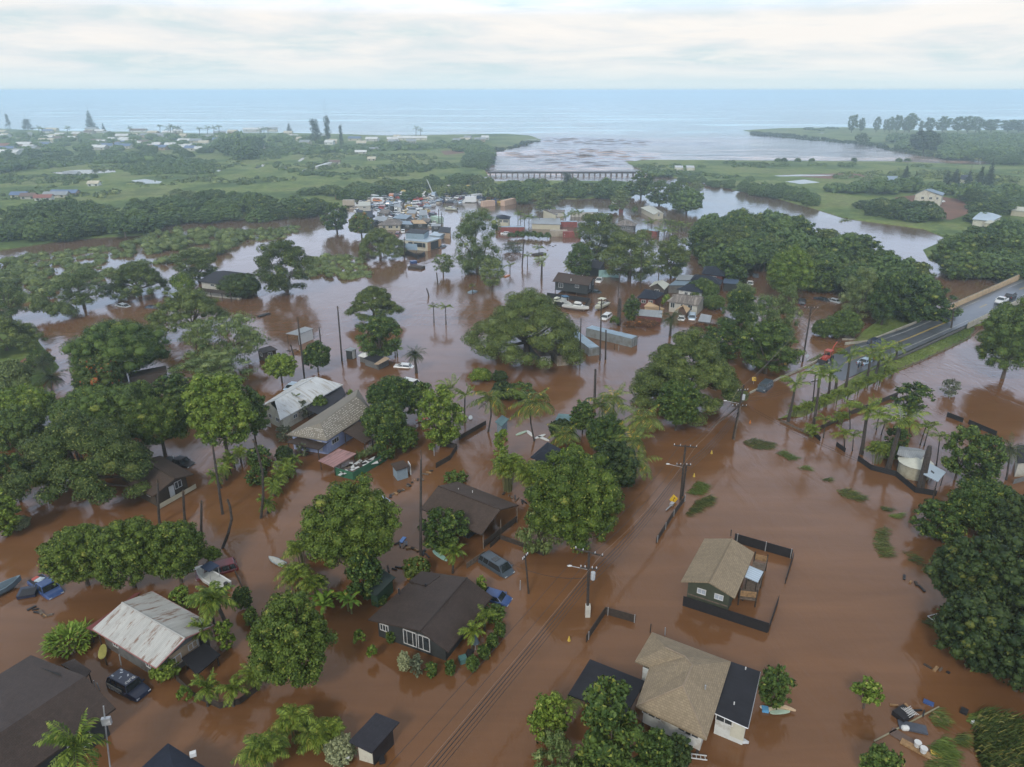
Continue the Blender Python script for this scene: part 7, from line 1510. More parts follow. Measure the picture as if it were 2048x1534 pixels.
T('kiawe', 335, 700, 505, 790, 'yellow-olive feathery tree above the bright green trees', clear=1, name='kiawe_tree'); T('openg', 300, 745, 400, 820, 'green tree below the yellow-olive feathery tree', clear=1); T('mango2', 240, 765, 320, 825, 'low dark tree in front of the brown metal roofed house', clear=.5)
T('pod', -60, 630, 68, 706, 'dark spreading tree on the grassy bank at the left edge', clear=.5, name='umbrella_tree'); T('kiawe', -30, 555, 52, 640, 'pale kiawe tree leaning out from the left edge', clear=.5, name='kiawe_tree'); bush('bushk', 58, 594, 110, 640, 'light green bush on the mud bar at the left'); bush('bushk', 95, 603, 152, 640, 'low green bush at the tip of the left mud bar'); bush('bush', 84, 583, 112, 597, 'tiny round bush in the bright water on the left')
bush('bush', 50, 700, 110, 740, 'dark shrub on the bank beside the date palms'); bush('bushk', -20, 715, 70, 790, 'green scrub on the left bank')
palm('date', 103, 784, 103, 756, 'date palm at the tip of the left bank', sc=1.1); palm('date', 88, 748, 84, 724, 'upper date palm on the left bank', sc=1.0)
palm('coco', 232, 860, 232, 806, 'yellowing coconut palm among the trees above the umbrella tree', sc=1.0); clump(55, 920, 125, 1000, 'dark areca palms beside the white block building', 6)
T('openg', 835, 1012, 942, 1105, 'dark green tree overlapping the brown carport house', clear=.3, lmax=32000); palm('dense', 905, 1146, 908, 1104, 'small palm in front of the brown carport house', sc=.8)
bush('tulip', 806, 1113, 860, 1160, 'yellow-flecked bush above the central dark house'); bush('openg', 883, 945, 938, 968, 'flowering bush at the top of the brown carport house'); bush('bushb', 404, 1092, 444, 1124, 'bright round bush at the end of the mango row')
T('mango2', 738, 752, 830, 832, 'dark grey-green tree at the top of the grove beside the tan roof', clear=1.5); T('mango2', 724, 800, 812, 880, 'middle dark tree of the grove beside the tan roof', clear=1); T('openg', 743, 848, 797, 920, 'small leafy tree at the corner of the green fence', clear=.2); T('openb', 828, 770, 932, 892, 'yellow-green leafy tree on the right of the grove', clear=.6, lmax=30000); T('openg', 800, 760, 870, 830, 'olive tree in the middle of the grove', clear=1); T('mango2', 780, 850, 835, 898, 'low dark tree in front of the grove', clear=.3)
palm('royal', 898, 838, 898, 778, 'shaggy palm behind the yellow-green tree of the grove', sc=1.0); palm('royal', 929, 836, 930, 790, 'thin-trunked palm right of the grove', sc=.95); bush('bushb', 853, 885, 872, 902, 'small banana-like bush in the yard water')
palm('coco', 975, 864, 980, 797, 'coconut palm with yellow fronds between two water lanes', sc=1.15, bend=.4); palm('coco', 1070, 882, 1062, 806, 'coconut palm leaning left beside the surfboards', sc=1.3, bend=-.4); palm('coco', 1227, 836, 1228, 794, 'coconut palm with a clear trunk against the open flood', sc=1.0)
palm('coco', 1206, 850, 1203, 810, 'coconut palm behind the dark leafy tree', sc=1.15); palm('coco', 1278, 905, 1282, 838, 'coconut palm nearest the drowned road kerb', sc=1.2); palm('coco', 1262, 935, 1266, 880, 'coconut palm just below the nearest-kerb palm', sc=1.05); palm('coco', 1268, 968, 1272, 925, 'windblown palm at the right of the nearly black tree', sc=1.0); palm('coco', 1135, 900, 1128, 868, 'low drooping coconut palm beside the dark pyramid roof', sc=.9)
T('mango2', 1142, 800, 1190, 868, 'dark conical leafy tree between the coconut palms', clear=.2); T('mango2', 1168, 832, 1256, 905, 'dense dark tree below the coconut palms', clear=.3); T('round', 1110, 890, 1180, 950, 'bright leafy tree behind the roadside mango tree', clear=1.0); bush('dark', 1098, 838, 1150, 880, 'dark shrubs between surfboards and coconut palms')
T('openg', 1010, 762, 1075, 800, 'dark scrubby tree above the leaning coconut palm', clear=.3); T('dark', 982, 762, 1030, 800, 'dark red-brown scrub left of the leaning coconut palm', clear=.2)
clump(982, 884, 1050, 985, 'areca palm thicket, left part, beside the dark pyramid roof', 26, name='areca_palm', sc=1.05); clump(1025, 905, 1095, 995, 'areca palm thicket, lower part, in front of the dark pyramid roof', 22, sc=1.0); T('openb', 985, 858, 1022, 935, 'spindly light green tree left of the areca thicket', clear=.2)
bush('bushb', 935, 735, 985, 764, 'round banana-like bush alone in the open flood'); T('dark', 985, 740, 1015, 765, 'dark brush behind the lone round bush', clear=0)
T('pod', 936, 583, 1170, 714, 'great umbrella tree spreading over the containers in the centre', clear=1.2, name='umbrella_tree', lmax=90000, nl=12)
T('pod', 1268, 664, 1492, 824, 'huge rounded monkeypod tree above the low barrier', clear=.8, name='umbrella_tree', lmax=90000, nl=12)
T('mango2', 1314, 758, 1398, 856, 'dark drooping tree in front of the huge monkeypod', clear=.8); T('openg', 1262, 755, 1335, 795, 'low side branch tree at the left of the huge monkeypod', clear=1.0)
T('pod', 693, 572, 799, 636, 'open umbrella tree alone in mid flood', clear=1.2, name='umbrella_tree'); T('podk', 515, 483, 622, 585, 'hazy kiawe tree in the left middle flood', clear=.5, sc=1.1, name='kiawe_tree'); T('openg', 711, 628, 806, 715, 'leafy tree ringed by banana leaves beside the canopy roofs', clear=.5); banana(711, 660, 748, 715, 'banana clump left of the leafy tree by the canopy roofs', 3); banana(775, 668, 812, 712, 'banana clump right of the leafy tree by the canopy roofs', 3)
T('mango2', 604, 683, 662, 740, 'small leafy tree behind the two tall dead palms', clear=.6); T('round', 530, 706, 590, 758, 'small bright green tree on thin stems in the left flood', clear=1.2); palm('date', 833, 746, 829, 708, 'shaggy date palm standing in water behind the white car', sc=1.0, rt=.28)
T('kiawe', 904, 428, 1005, 545, 'tall hazy kiawe tree left of the containers village', clear=.3, sc=1.12, name='kiawe_tree', rzmin=.8); T('kiawe', 862, 507, 910, 546, 'small wispy kiawe tree in mid flood', clear=1, name='kiawe_tree'); T('kiawe', 955, 516, 1013, 575, 'leaning wispy kiawe tree with a bare trunk', clear=1.5, name='kiawe_tree'); palm('date', 937, 545, 937, 528, 'date palm at the foot of the tall hazy kiawe', sc=.9); T('grey', 1000, 485, 1050, 502, 'grey low bush right of the tall hazy kiawe', clear=0, trunk=False)
T('pod', 712, 458, 806, 513, 'low flat umbrella tree left of the flat-roofed pale building', clear=.6, name='umbrella_tree'); T('openg', 641, 405, 702, 462, 'green tree left of the village at the channel mouth', clear=.8); T('tulip', 695, 428, 748, 470, 'reddish crowned tree left of the village', clear=.8)
T('openg', 1126, 487, 1190, 556, 'dark tree left of the stilt house', clear=1); T('podk', 1150, 430, 1242, 515, 'tall spreading kiawe, leftmost of the three by the roof cluster', clear=.5, sc=1.12, name='kiawe_tree', rzmin=.6); T('podk', 1203, 466, 1320, 560, 'tall spreading kiawe, middle of the three by the roof cluster', clear=.5, sc=1.12, name='kiawe_tree', rzmin=.6); T('podk', 1312, 475, 1378, 552, 'tall spreading kiawe, rightmost of the three by the roof cluster', clear=.5, sc=1.12, name='kiawe_tree', rzmin=.6)
palm('coco', 1142, 548, 1142, 532, 'pale green palm in front of the dark tree left of the stilt house', sc=.8)
T('openg', 1245, 590, 1285, 640, 'green tree between dead thatch and the red long shed', clear=.2); bush('bushb', 1322, 588, 1348, 615, 'light green shrub between the two roofs'); bush('mango2', 1375, 565, 1440, 592, 'green shrubs in front of the charcoal hip roof'); bush('mango2', 1405, 590, 1450, 618, 'dark shrubs right of the weathered white house'); bush('bush', 1218, 630, 1240, 653, 'dark green shrub beside the white four-wheel drive')
bush('croton', 1244, 635, 1328, 659, 'long red-brown croton hedge in front of the red shed', rzmin=.2).scale.y = .22; bush('croton', 1377, 645, 1443, 661, 'shorter red-brown croton hedge right of the date palm', rzmin=.2).scale.y = .22
palm('date', 1340, 671, 1343, 636, 'date palm rising between the croton hedges', sc=1.05, rt=.28); snag(1237, 650, 1240, 596, 'mass of dead thatch hanging on a palm beside the red shed', .5, None)
T('openg', 1440, 578, 1515, 680, 'tall loose willow-like tree above the huge monkeypod, left', clear=1, rzmin=.8); T('kiawe', 1490, 590, 1560, 720, 'tall loose willow-like tree, middle, by the wood edge', clear=1, name='kiawe_tree', rzmin=.8); T('openg', 1470, 640, 1605, 745, 'broad drooping tree beside the tall pole', clear=.8, lmax=32000); T('kiawe', 1540, 570, 1602, 690, 'tall loose willow-like tree nearest the tall pole', clear=1, name='kiawe_tree', rzmin=.8)
T('round', 1533, 497, 1630, 596, 'bright round mango tree in front of the dark wood', clear=2, name='mango_tree', lmax=22000); T('kiawe', 1684, 535, 1760, 640, 'grey-green feathery tree on the verge, left', clear=.5, name='kiawe_tree', rzmin=.8); T('openg', 1735, 545, 1812, 650, 'grey-green feathery tree on the verge, right', clear=.5, rzmin=.8); T('mango2', 1626, 638, 1682, 674, 'low dense bush tree by the dirt bank, left', clear=0); T('mango2', 1660, 618, 1724, 676, 'low dense bush tree by the dirt bank, right', clear=0); bush('bushb', 1805, 575, 1860, 618, 'light green bush between the wood and the bridge parapet')
T('mango2', 1965, 605, 2090, 752, 'dark rounded tree at the right edge below the bridge', clear=1.0, lmax=40000); palm('royal', 1973, 668, 1975, 652, 'small windblown palm under the bridge', sc=.9)
T('openg', 1402, 640, 1488, 724, 'green tree of the belt behind the huge monkeypod, left', clear=.3); T('kiawe', 1452, 566, 1520, 640, 'wispy tree of the belt by the flooded lane', clear=.3, name='kiawe_tree'); T('openg', 1505, 640, 1580, 716, 'green tree of the belt behind the huge monkeypod, right', clear=.3)
# roadside royal palms
RP = 'tall windblown royal palm of the roadside row, '
for bx, by, tx, ty, w_ in ((1576, 843, 1591, 768, 'nearest the drowned wall'), (1625, 863, 1640, 752, 'second along'), (1655, 800, 1661, 748, 'beside the blunt stump'), (1691, 778, 1700, 712, 'thickest-trunked'), (1733, 762, 1741, 712, 'fifth along'), (1751, 750, 1761, 704, 'sixth along'), (1768, 753, 1772, 724, 'short one before the last'), (1790, 728, 1794, 698, 'last one nearest the bridge')):
    palm('royal', bx, by, tx, ty, RP+w_, sc=1.05, rt=.24, shaft=True, group='royal palms along the road', bend=.1)
snag(1671, 782, 1674, 756, 'blunt headless palm stump among the royal palms', .3, None, skirt=False)
for i, (x0, y0, x1, y1) in enumerate(((1578, 802, 1608, 836), (1600, 790, 1632, 832), (1625, 784, 1655, 822), (1640, 778, 1668, 815), (1660, 770, 1690, 808), (1680, 766, 1712, 805), (1700, 752, 1735, 790), (1722, 742, 1752, 778), (1745, 738, 1775, 772), (1770, 728, 1796, 758), (1610, 842, 1640, 876), (1666, 820, 1702, 852))):
    clump(x0, y0, x1, y1, 'low areca palm clump at the feet of the roadside royal palms', 5, group='areca clumps below the royal palms', sc=.75)
clump(1615, 858, 1635, 876, 'small bright shrub palm on the drowned black fence end', 3)
# around the yurt
palm('royal', 1723, 908, 1735, 822, 'tall royal palm with a bright green shaft left of the yurt', sc=1.2, rt=.28, shaft=True); palm('royal', 1776, 938, 1802, 845, 'tall leaning palm just left of the yurt', sc=1.5, rt=.36); snag(1841, 975, 1860, 892, 'thick headless palm trunk standing in front of the yurt', .5, None, skirt=False)
for i, q in enumerate(((1701, 858, 1698, 810), (1753, 860, 1758, 828), (1647, 876, 1651, 840), (1690, 895, 1687, 866), (1705, 902, 1707, 872), (1820, 880, 1818, 848), (1840, 890, 1853, 850), (1848, 892, 1858, 856), (1873, 932, 1880, 873), (1762, 870, 1770, 846))): palm('small', *q, 'slim young palm in the flooded garden around the yurt', sc=1.05, group='slim palms around the yurt', rt=.09)
clump(1728, 868, 1790, 930, 'dense bright areca palm thicket left of the yurt', 14, sc=.8); T('openg', 1770, 850, 1820, 905, 'green tree behind the yurt and its palms', clear=.5); T('mango2', 1760, 885, 1800, 920, 'dark shrub tree between the palms and the yurt', clear=.2)
T('openg', 1786, 762, 1864, 828, 'open-branched tree standing in the right-hand flood', clear=.6); T('grey', 1882, 757, 1922, 792, 'bare grey shrub in the right-hand flood', clear=.2); T('openg', 1888, 848, 1965, 950, 'dull green tree right of the yurt, nearer one', clear=1.2, lmax=24000); T('openg', 1930, 868, 2012, 965, 'dull green tree right of the yurt, further one', clear=1, lmax=24000); palm('date', 2013, 960, 2021, 898, 'shaggy palm at the right edge beside the slate roof', sc=.9); bush('openg', 1925, 940, 1975, 975, 'leafy bush at the foot of the trees right of the yurt')
T('openg', 1822, 995, 1930, 1085, 'dark green tree below the yurt, leftmost', clear=.3, lmax=30000); T('mango2', 1905, 960, 2040, 1075, 'dark green rounded tree below the yurt, behind', clear=.5, lmax=30000); T('dark', 1990, 985, 2100, 1120, 'very dark tree at the right edge, upper', clear=.5, lmax=30000)
T('dark', 1868, 1075, 2015, 1230, 'giant dark tree mass on the right, upper left part', clear=.5, lmax=50000); T('dark', 1960, 1080, 2120, 1260, 'giant dark tree mass on the right, upper right part', clear=.5, lmax=50000); T('dark', 1878, 1180, 2035, 1340, 'giant dark tree mass on the right, middle part', clear=.3, lmax=50000); T('dark', 1980, 1230, 2130, 1392, 'giant dark tree mass on the right, lowest part', clear=.3, lmax=50000)
# foreground bottom
T('openg', 1515, 1328, 1588, 1415, 'drooping leafy tree over the surfboards at the right of the tan hip house', clear=.2, lmax=24000); T('openb', 1702, 1352, 1770, 1410, 'small lone tree with a bare stem in the right foreground', clear=1.2); T('mango2', 1727, 1496, 1803, 1580, 'leafy tree cut by the bottom edge on the right', clear=.3)
T('openg', 1145, 1365, 1290, 1560, 'large brown-green tree over the black carport roof at the bottom', clear=.8, lmax=48000, rzmin=.7); T('openb', 1058, 1388, 1150, 1490, 'bright leafy tree left of the large brown-green tree', clear=.3, lmax=30000); T('kiawe', 1065, 1465, 1150, 1570, 'straggly yellow-green shrub tree at the bottom edge', clear=0, lmax=20000); T('mango2', 1270, 1460, 1345, 1560, 'green tree in front of the tan hip house wall', clear=.2, lmax=26000); T('dark', 1325, 1470, 1382, 1545, 'dark green bush tree beside the white ladder', clear=.1); T('mango2', 1140, 1500, 1250, 1580, 'low green shrubs along the bottom edge', clear=0); palm('small', 1127, 1440, 1130, 1408, 'small fan of palm leaves rising behind the bright leafy tree', sc=1.1)
for i, (x0, y0, x1, y1, n_, w_) in enumerate(((562, 1405, 613, 1484, 8, 'upper'), (605, 1438, 682, 1505, 10, 'right'), (489, 1445, 568, 1560, 12, 'left'))): clump(x0, y0, x1, y1, 'bright areca palm clump at the bottom, %s of three' % w_, n_, sc=1.05)
bush('silver', 649, 1472, 712, 1530, 'grey-green bush carrying the white surfboard'); banana(672, 1170, 730, 1232, 'banana plant with the widest pale leaves by the mango trees', 2); banana(618, 1172, 680, 1226, 'banana plants left of the widest-leaved one', 4)
for i, (x0, y0, x1, y1) in enumerate(((562, 1110, 620, 1185), (575, 1060, 625, 1130), (600, 1130, 655, 1200), (620, 1060, 650, 1100))): clump(x0, y0, x1, y1, 'areca palm clump along the left foot of the large round mango tree', 8, group='areca palms at the foot of the round mango tree', sc=.95)
for i, q in enumerate(((415, 1412, 414, 1372), (466, 1412, 467, 1378), (507, 1375, 505, 1345))): palm('dense', *q, 'small windblown palm on the dark fence at the lower left, %s' % ('left one', 'middle one', 'right one')[i], sc=.78)
T('openb', 336, 1171, 388, 1220, 'bright shrub tree behind the rusty white roof', clear=.5); palm('dense', 452, 1282, 428, 1200, 'thick windblown palm right of the rusty white roof', sc=1.25, rt=.22, bend=.5); palm('dense', 430, 1262, 420, 1192, 'second windblown palm behind the rusty white roof', sc=1.0); palm('dense', 408, 1300, 405, 1256, 'small palm against the gable of the rusty white roof', sc=.75); T('openb', 430, 1240, 470, 1300, 'climbing plant at the palm foot beside the porch', clear=0)
bush('bushb', 300, 1312, 360, 1364, 'vine-like shrubs at the near corner of the rusty roofed house'); bush('bushb', 353, 1368, 385, 1406, 'small leafy bush by the drowned fence'); bush('mango2', 466, 1172, 502, 1220, 'dark climbing bush right of the white boat'); bush('openg', 485, 1215, 518, 1252, 'vine on the fence right of the palms')
palm('dense', 150, 1600, 150, 1490, 'palm with yellow-green fronds in front of the large corner house', sc=1.3)
palm('dense', 944, 1300, 946, 1262, 'small palm beside the closed umbrella at the central house', sc=.7); palm('small', 968, 1262, 972, 1232, 'small palm at the right wall of the central house', sc=.9); T('openg', 958, 1205, 1015, 1245, 'sparse shrub right of the central house', clear=0); T('openb', 950, 1152, 975, 1185, 'bright shrub at the back corner of the central house', clear=.4)
for i, (k_, a_, b_, c_, d_, l_) in enumerate((('bushb', 705, 1256, 733, 1292, 'spiky small plant on the left drowned fence post'), ('bushb', 732, 1286, 754, 1322, 'small leafy plant right of the spiky one'), ('openg', 770, 1262, 792, 1286, 'thin shrub near the white windows'), ('silver', 793, 1302, 822, 1346, 'silvery pale shrub in front of the central house'), ('grey', 818, 1311, 848, 1353, 'grey-green shrub right of the silvery one'), ('openg', 847, 1324, 876, 1354, 'dull shrub, third in the row before the central house'), ('openg', 888, 1320, 912, 1351, 'dull shrub, last in the row before the central house'), ('mango2', 744, 1188, 776, 1210, 'round dark bush beside the green shed'))): bush(k_, a_, b_, c_, d_, l_)
hz = [(945, 1328), (968, 1306), (985, 1284), (1000, 1262)]
for i, (px, py) in enumerate(hz): bush('mango2', px-13, py-18, px+13, py+14, 'piece of the low curved hedge right of the central house', group='curved hedge right of the central house', name='hedge_bush')
o = root('ginger_bush', at(142, 1290), 'spiky light green ginger bush in the left foreground', 'bush')
rng = np.random.default_rng(4); parts = []
for i in range(420): a_ = rng.uniform(0, 6.28); q_ = math.sqrt(rng.uniform(0, 1))*2.0; V, F = leafblade(a_+rng.normal(0, .5), rng.uniform(.5, 1.4), rng.uniform(.8, 1.4), .10, 1.2, rng, (-.1, -.1), 4); parts.append((V+np.array([math.cos(a_)*q_, math.sin(a_)*q_, rng.uniform(.2, 1.6)*(1.1-q_/3)]), F))
V, F = join(parts); obj('leaves', npmesh('leaves', V, F, LM['banana']), o)
o = root('reed_bed', at(1995, 1480), 'dense bed of long yellow-green reed leaves in the lower right corner', 'reeds')
P_ = [(p.x, p.y) for p in G([(1950, 1425), (2000, 1435), (2080, 1455), (2080, 1590), (1995, 1590), (1945, 1510), (1938, 1460)])]
b_ = blades('reeds', None, 3200, (1.3, 2.2), .10, 'reed', 31, up=.5, wind=(.5, -.35), world=P_, kind=None); b_.parent = o; b_.location = -o.location
# small palms on the left
for i, (bx, by, tx, ty) in enumerate(((482, 942, 478, 898), (470, 952, 462, 910), (462, 962, 452, 920), (454, 972, 445, 934), (443, 985, 430, 950))): palm('dense', bx, ty+26, tx+2, ty+3, 'slim palm of the slanting row left of the tallest dead trunk', sc=.72, group='slanting row of slim palms')
for i, (bx, by, tx, ty) in enumerate(((590, 962, 584, 918), (578, 968, 574, 932), (566, 978, 560, 945), (556, 990, 550, 958), (550, 1002, 546, 968), (536, 1028, 533, 1002), (572, 950, 568, 925))): palm('dense', bx, ty+24, tx+2, ty+3, 'palm of the curved row right of the tallest dead trunk', sc=.78, group='curved row of small palms')
bush('openg', 488, 892, 548, 945, 'olive bush behind the tallest dead trunk'); bush('openg', 490, 935, 535, 975, 'brownish bush below the olive one'); bush('dark', 550, 890, 585, 925, 'dark bush near the porch of the blue house'); bush('grey', 548, 850, 585, 885, 'grey-green conical bush at the corner of the white roof'); T('grey', 592, 885, 618, 912, 'bare pale shrub in front of the porch', clear=.2); T('grey', 590, 800, 620, 835, 'bare branching tree between the two long roofs', clear=.4); bush('mango2', 622, 790, 656, 828, 'round dark bush between the two long roofs'); palm('small', 592, 830, 590, 795, 'slim pale palm between the two long roofs', sc=.9); palm('small', 575, 838, 570, 826, 'low palm at the corner of the white roof', sc=1.0); bush('bushb', 692, 778, 708, 795, 'bright round bush right of the white roof'); blades('roof_weeds', [(712, 933), (735, 925), (760, 913), (755, 905), (725, 915), (708, 925)], 420, (.5, 1.2), .05, 'kiawe', 12, z=1.1, label='weeds growing over the debris inside the green fence', cat='weeds')
# dead palms
for q in ((318, 1048, 315, 958, 'dead palm trunk in front of the brown house on the left'), (369, 1042, 366, 980, 'short dead palm right of the brown house on the left'), (402, 1078, 403, 1001, 'dead palm rising behind the right mango of the row'), (441, 1096, 455, 998, 'curved dead palm beside the round bush'), (445, 1028, 425, 890, 'leaning dead palm beside the slanting row of slim palms'), (520, 1036, 506, 878, 'tallest dead trunk, left of the curved row of palms'), (609, 757, 595, 634, 'tall dead palm with a ragged base beside the open shed'), (684, 722, 675, 612, 'tall dead palm with a ragged brown head in the left flood'), (561, 693, 544, 655, 'x')):
    if q[4] == 'x': snag(642, 692, 638, 653, 'short dead trunk behind the open shed', .16, skirt=False)
    else: snag(*q, bend=.9 if 'curved' in q[4] else .0)
snag(841, 1110, 842, 918, 'very tall thin dead trunk left of the brown carport house', .17, skirt=False); snag(858, 592, 853, 576, 'short leaning stump in mid flood', .2, skirt=False); snag(876, 570, 873, 545, 'broken palm with its head bent over in mid flood', .2); snag(588, 714, 581, 688, 'small dead trunk right of the brown cabin', .16)
palm('small', 868, 646, 867, 614, 'small palm in mid flood, left of two', sc=1.0); palm('small', 892, 648, 891, 615, 'small palm in mid flood, right of two', sc=1.2); palm('royal', 1083, 557, 1084, 524, 'palm with a dark trunk in the bright flood left of the stilt house', sc=1.1, rt=.3); palm('small', 1055, 531, 1055, 512, 'small palm beside the dark pole in the bright flood', sc=1.2); palm('small', 1078, 511, 1078, 497, 'small palm above the flotsam raft', sc=1.4); palm('small', 1020, 546, 1020, 530, 'thinnest small palm in the bright flood', sc=1.1); palm('small', 945, 588, 945, 572, 'tiny palm beside a floating blue box', sc=.8)
for i in range(9): palm('small', 1330+i*5.4, 462-(i % 2)*2, 1330+i*5.4, 445+i*.9, 'palm of the straight row right of the stilt house with tan roof', sc=1.5, group='row of palms in the upper flood')
for i, (px, py) in enumerate(((1296, 458), (1303, 456), (1036, 440), (1041, 442), (1049, 448), (1058, 446), (1066, 448), (1131, 445), (1143, 440), (1150, 437), (1158, 438), (1318, 470), (1328, 474), (1338, 472), (1346, 476))): palm('small', px, py+2, px, py-12, 'palm of the flooded village gardens', sc=1.5, group='palms of the flooded village gardens')
for i, (px, py) in enumerate(((1022, 476), (1034, 474), (1045, 474), (1056, 474), (1068, 474), (1080, 476), (1095, 476), (1270, 425))): bush('bush', px-8, py-12, px+8, py+2, 'clipped dark tree of the row below the long red container', group='clipped trees below the long red container', trunk=True)
# ---------------------------------------------------------------- woods and far vegetation
forest([(1400, 452), (1440, 438), (1490, 436), (1555, 446), (1640, 468), (1720, 492), (1790, 518), (1850, 556), (1872, 590), (1850, 606), (1790, 600), (1750, 565), (1700, 548), (1650, 545), (1600, 530), (1545, 505), (1500, 512), (1455, 522), (1440, 510), (1405, 490)], 8.2, (5.0, 7.2), (8, 12.5), ['wood', 'openg', 'mango2', 'woodu', 'openg', 'podk'], 'tree in the dense dark wood between the river and the roof cluster', 'dense riverside wood', 11, cap=95)
forest([(1395, 455), (1380, 478), (1390, 505), (1440, 512), (1440, 480)], 7.5, (4, 6), (6, 9), ['wood', 'openg'], 'tree in the dense dark wood between the river and the roof cluster', 'dense riverside wood', 12, cap=10)
forest([(1885, 518), (1885, 498), (1925, 472), (1970, 452), (2150, 448), (2150, 528), (2048, 530), (1950, 524)], 9, (5.0, 7.5), (7, 12), ['wood', 'mango2', 'openg'], 'tree of the wood on the right river bank above the bridge', 'right bank wood', 13, cap=36)
forest([(-30, 470), (-30, 425), (120, 412), (260, 412), (300, 394), (440, 390), (560, 400), (680, 400), (640, 412), (560, 420), (430, 428), (330, 430), (288, 450), (150, 460)], 11, (5.5, 7.5), (5, 8.5), ['wood', 'wood', 'kiawe', 'mango2', 'woodu', 'openg'], 'mangrove tree of the long dark wood along the left channel', 'dark wood along the left channel', 14, name='mangrove_tree', cap=120)
forest([(600, 376), (700, 370), (800, 360), (930, 352), (965, 356), (890, 366), (800, 376), (697, 390)], 11, (5, 7.0), (4.5, 7), ['wood', 'bushk', 'wood'], 'mangrove tree of the wood above the junkyard', 'wood above the junkyard', 15, name='mangrove_tree', cap=80)
forest([(725, 394), (850, 377), (980, 367), (1100, 364), (1240, 366), (1275, 376), (1200, 384), (1060, 384), (1060, 396), (940, 382), (800, 388)], 11, (4.5, 6.5), (5.0, 7.5), ['wood', 'bushk', 'wood'], 'tree of the narrow wood between the junkyard and the river', 'narrow wood behind the junkyard', 16, name='mangrove_tree', cap=80)
T('kiawe', 1060, 375, 1128, 420, 'pale round tree at the right of the junkyard', clear=0, name='kiawe_tree'); T('iron', 1122, 346, 1146, 372, 'pointed dark tree in the narrow wood', clear=1); T('kiawe', 1218, 380, 1262, 420, 'wispy tree beside the tipped white truck', clear=1, name='kiawe_tree'); T('openg', 1255, 342, 1312, 392, 'tall dark tree at the right end of the trestle bridge', clear=1.0, rzmin=.8); T('openg', 1290, 362, 1350, 408, 'green tree at the river bend, left', clear=.3); T('openg', 1330, 362, 1384, 412, 'green tree at the river bend, middle', clear=.3); T('wood', 1345, 378, 1405, 425, 'green tree at the river bend, right', clear=.2); T('kiawe', 1378, 362, 1408, 388, 'small bare tree against the river', clear=1, name='kiawe_tree'); bush('bush', 1212, 410, 1238, 424, 'dark bush beside the small brown cabin')
forest([(1480, 364), (1560, 374), (1650, 394), (1655, 404), (1560, 386), (1480, 374)], 8, (3.5, 5.0), (5, 7), ['wood'], 'tree of the tall clipped hedge along the far river bank', 'tall hedge along the far river bank', 17, name='hedge_tree')
forest([(1722, 400), (1800, 400), (1890, 416), (1895, 432), (1800, 426), (1735, 416)], 8.5, (4, 6), (4.5, 7.5), ['wood', 'bushk', 'openg'], 'tree on the river bank below the tan two-storey house', 'bank trees below the tan house', 18, cap=20)
forest([(1660, 368), (1720, 364), (1850, 366), (1900, 372), (1960, 372), (2150, 374), (2150, 415), (2010, 408), (1960, 440), (1935, 432), (1955, 400), (1900, 376), (1820, 374), (1740, 378)], 10.5, (4.5, 7), (5, 9), ['wood', 'openg', 'mango2'], 'tree of the hazy wood around the tan two-storey house', 'hazy wood on the right bank', 19, cap=24)
for i, (px, y0, y1) in enumerate(((1895, 372, 340), (1912, 365, 336), (1938, 378, 340), (1962, 372, 330), (1982, 366, 322), (1915, 385, 352), (1830, 375, 348), (1812, 365, 330), (1980, 380, 350), (1953, 390, 360))): T('norfolk', px-12, y1, px+12, y0, 'pointed dark conifer on the hazy right bank', clear=0, group='pointed conifers on the right bank', name='conifer_tree')
forest([(1335, 353), (1420, 357), (1480, 366), (1470, 378), (1400, 362)], 8, (2.5, 4), (2.5, 4), ['wood'], 'low tree on the spit beside the river', 'low trees on the river spit', 20); thicket('scrub', [(1256, 326), (1400, 323), (1600, 325), (1860, 328), (1860, 333), (1600, 330), (1480, 336), (1330, 334), (1290, 340)], 5, (1.5, 3), (1.2, 3), 'wood', 41, leaf=1.4, z=.4, cover=.5)
thicket('scrub', [(1290, 338), (1400, 345), (1500, 352), (1540, 372), (1480, 366), (1390, 352), (1300, 350)], 4.5, (2, 3.5), (1.5, 3.5), 'wood', 42, leaf=1.3, z=.4, cover=.8); thicket('scrub', [(1640, 345), (1800, 340), (2100, 342), (2150, 372), (1900, 366), (1700, 364)], 5.5, (2, 3.5), (1.5, 3), 'kiawe', 43, leaf=1.4, z=.4, cover=.45)
for i, px in enumerate((1556, 1568, 1596, 1624, 1708, 1798, 1815)): bush('wood', px-7, 316, px+7, 325, 'round bush on the near shore of the lagoon spit', group='round bushes on the lagoon spit', z=0) if False else bush('bush', px-7, 316, px+7, 325, 'round bush on the near shore of the lagoon spit', group='round bushes on the lagoon spit')
for i, (px, y1, w_) in enumerate(((1706, 231, 20), (1724, 238, 12), (1755, 236, 12), (1772, 240, 10), (1782, 236, 14), (1796, 233, 16), (1812, 237, 14), (1822, 229, 26), (1843, 244, 10), (1860, 237, 20), (1888, 235, 26), (1918, 236, 22), (1938, 234, 26), (1955, 236, 26), (1985, 241, 30), (2018, 241, 30), (2040, 242, 34), (2075, 240, 34))): T('openg', px-w_*.62, y1-2, px+w_*.62, 261, 'tall ironwood tree of the row on the right sea shore', clear=2.5, group='ironwood row on the right shore', name='ironwood_tree', rzmin=.5)
T('dark', 1822, 262, 1880, 302, 'dark spreading tree on the lagoon shore at the right', clear=2); forest([(1770, 272), (1860, 270), (2150, 270), (2150, 322), (1980, 318), (1900, 308), (1880, 292), (1800, 290)], 17, (6, 9), (6, 10), ['wood', 'woodu'], 'tree of the hazy grove behind the lagoon at the right', 'hazy grove behind the lagoon', 22, cap=14); T('openg', 1710, 266, 1740, 288, 'bushy tree at the lagoon shore below the ironwoods', clear=0)
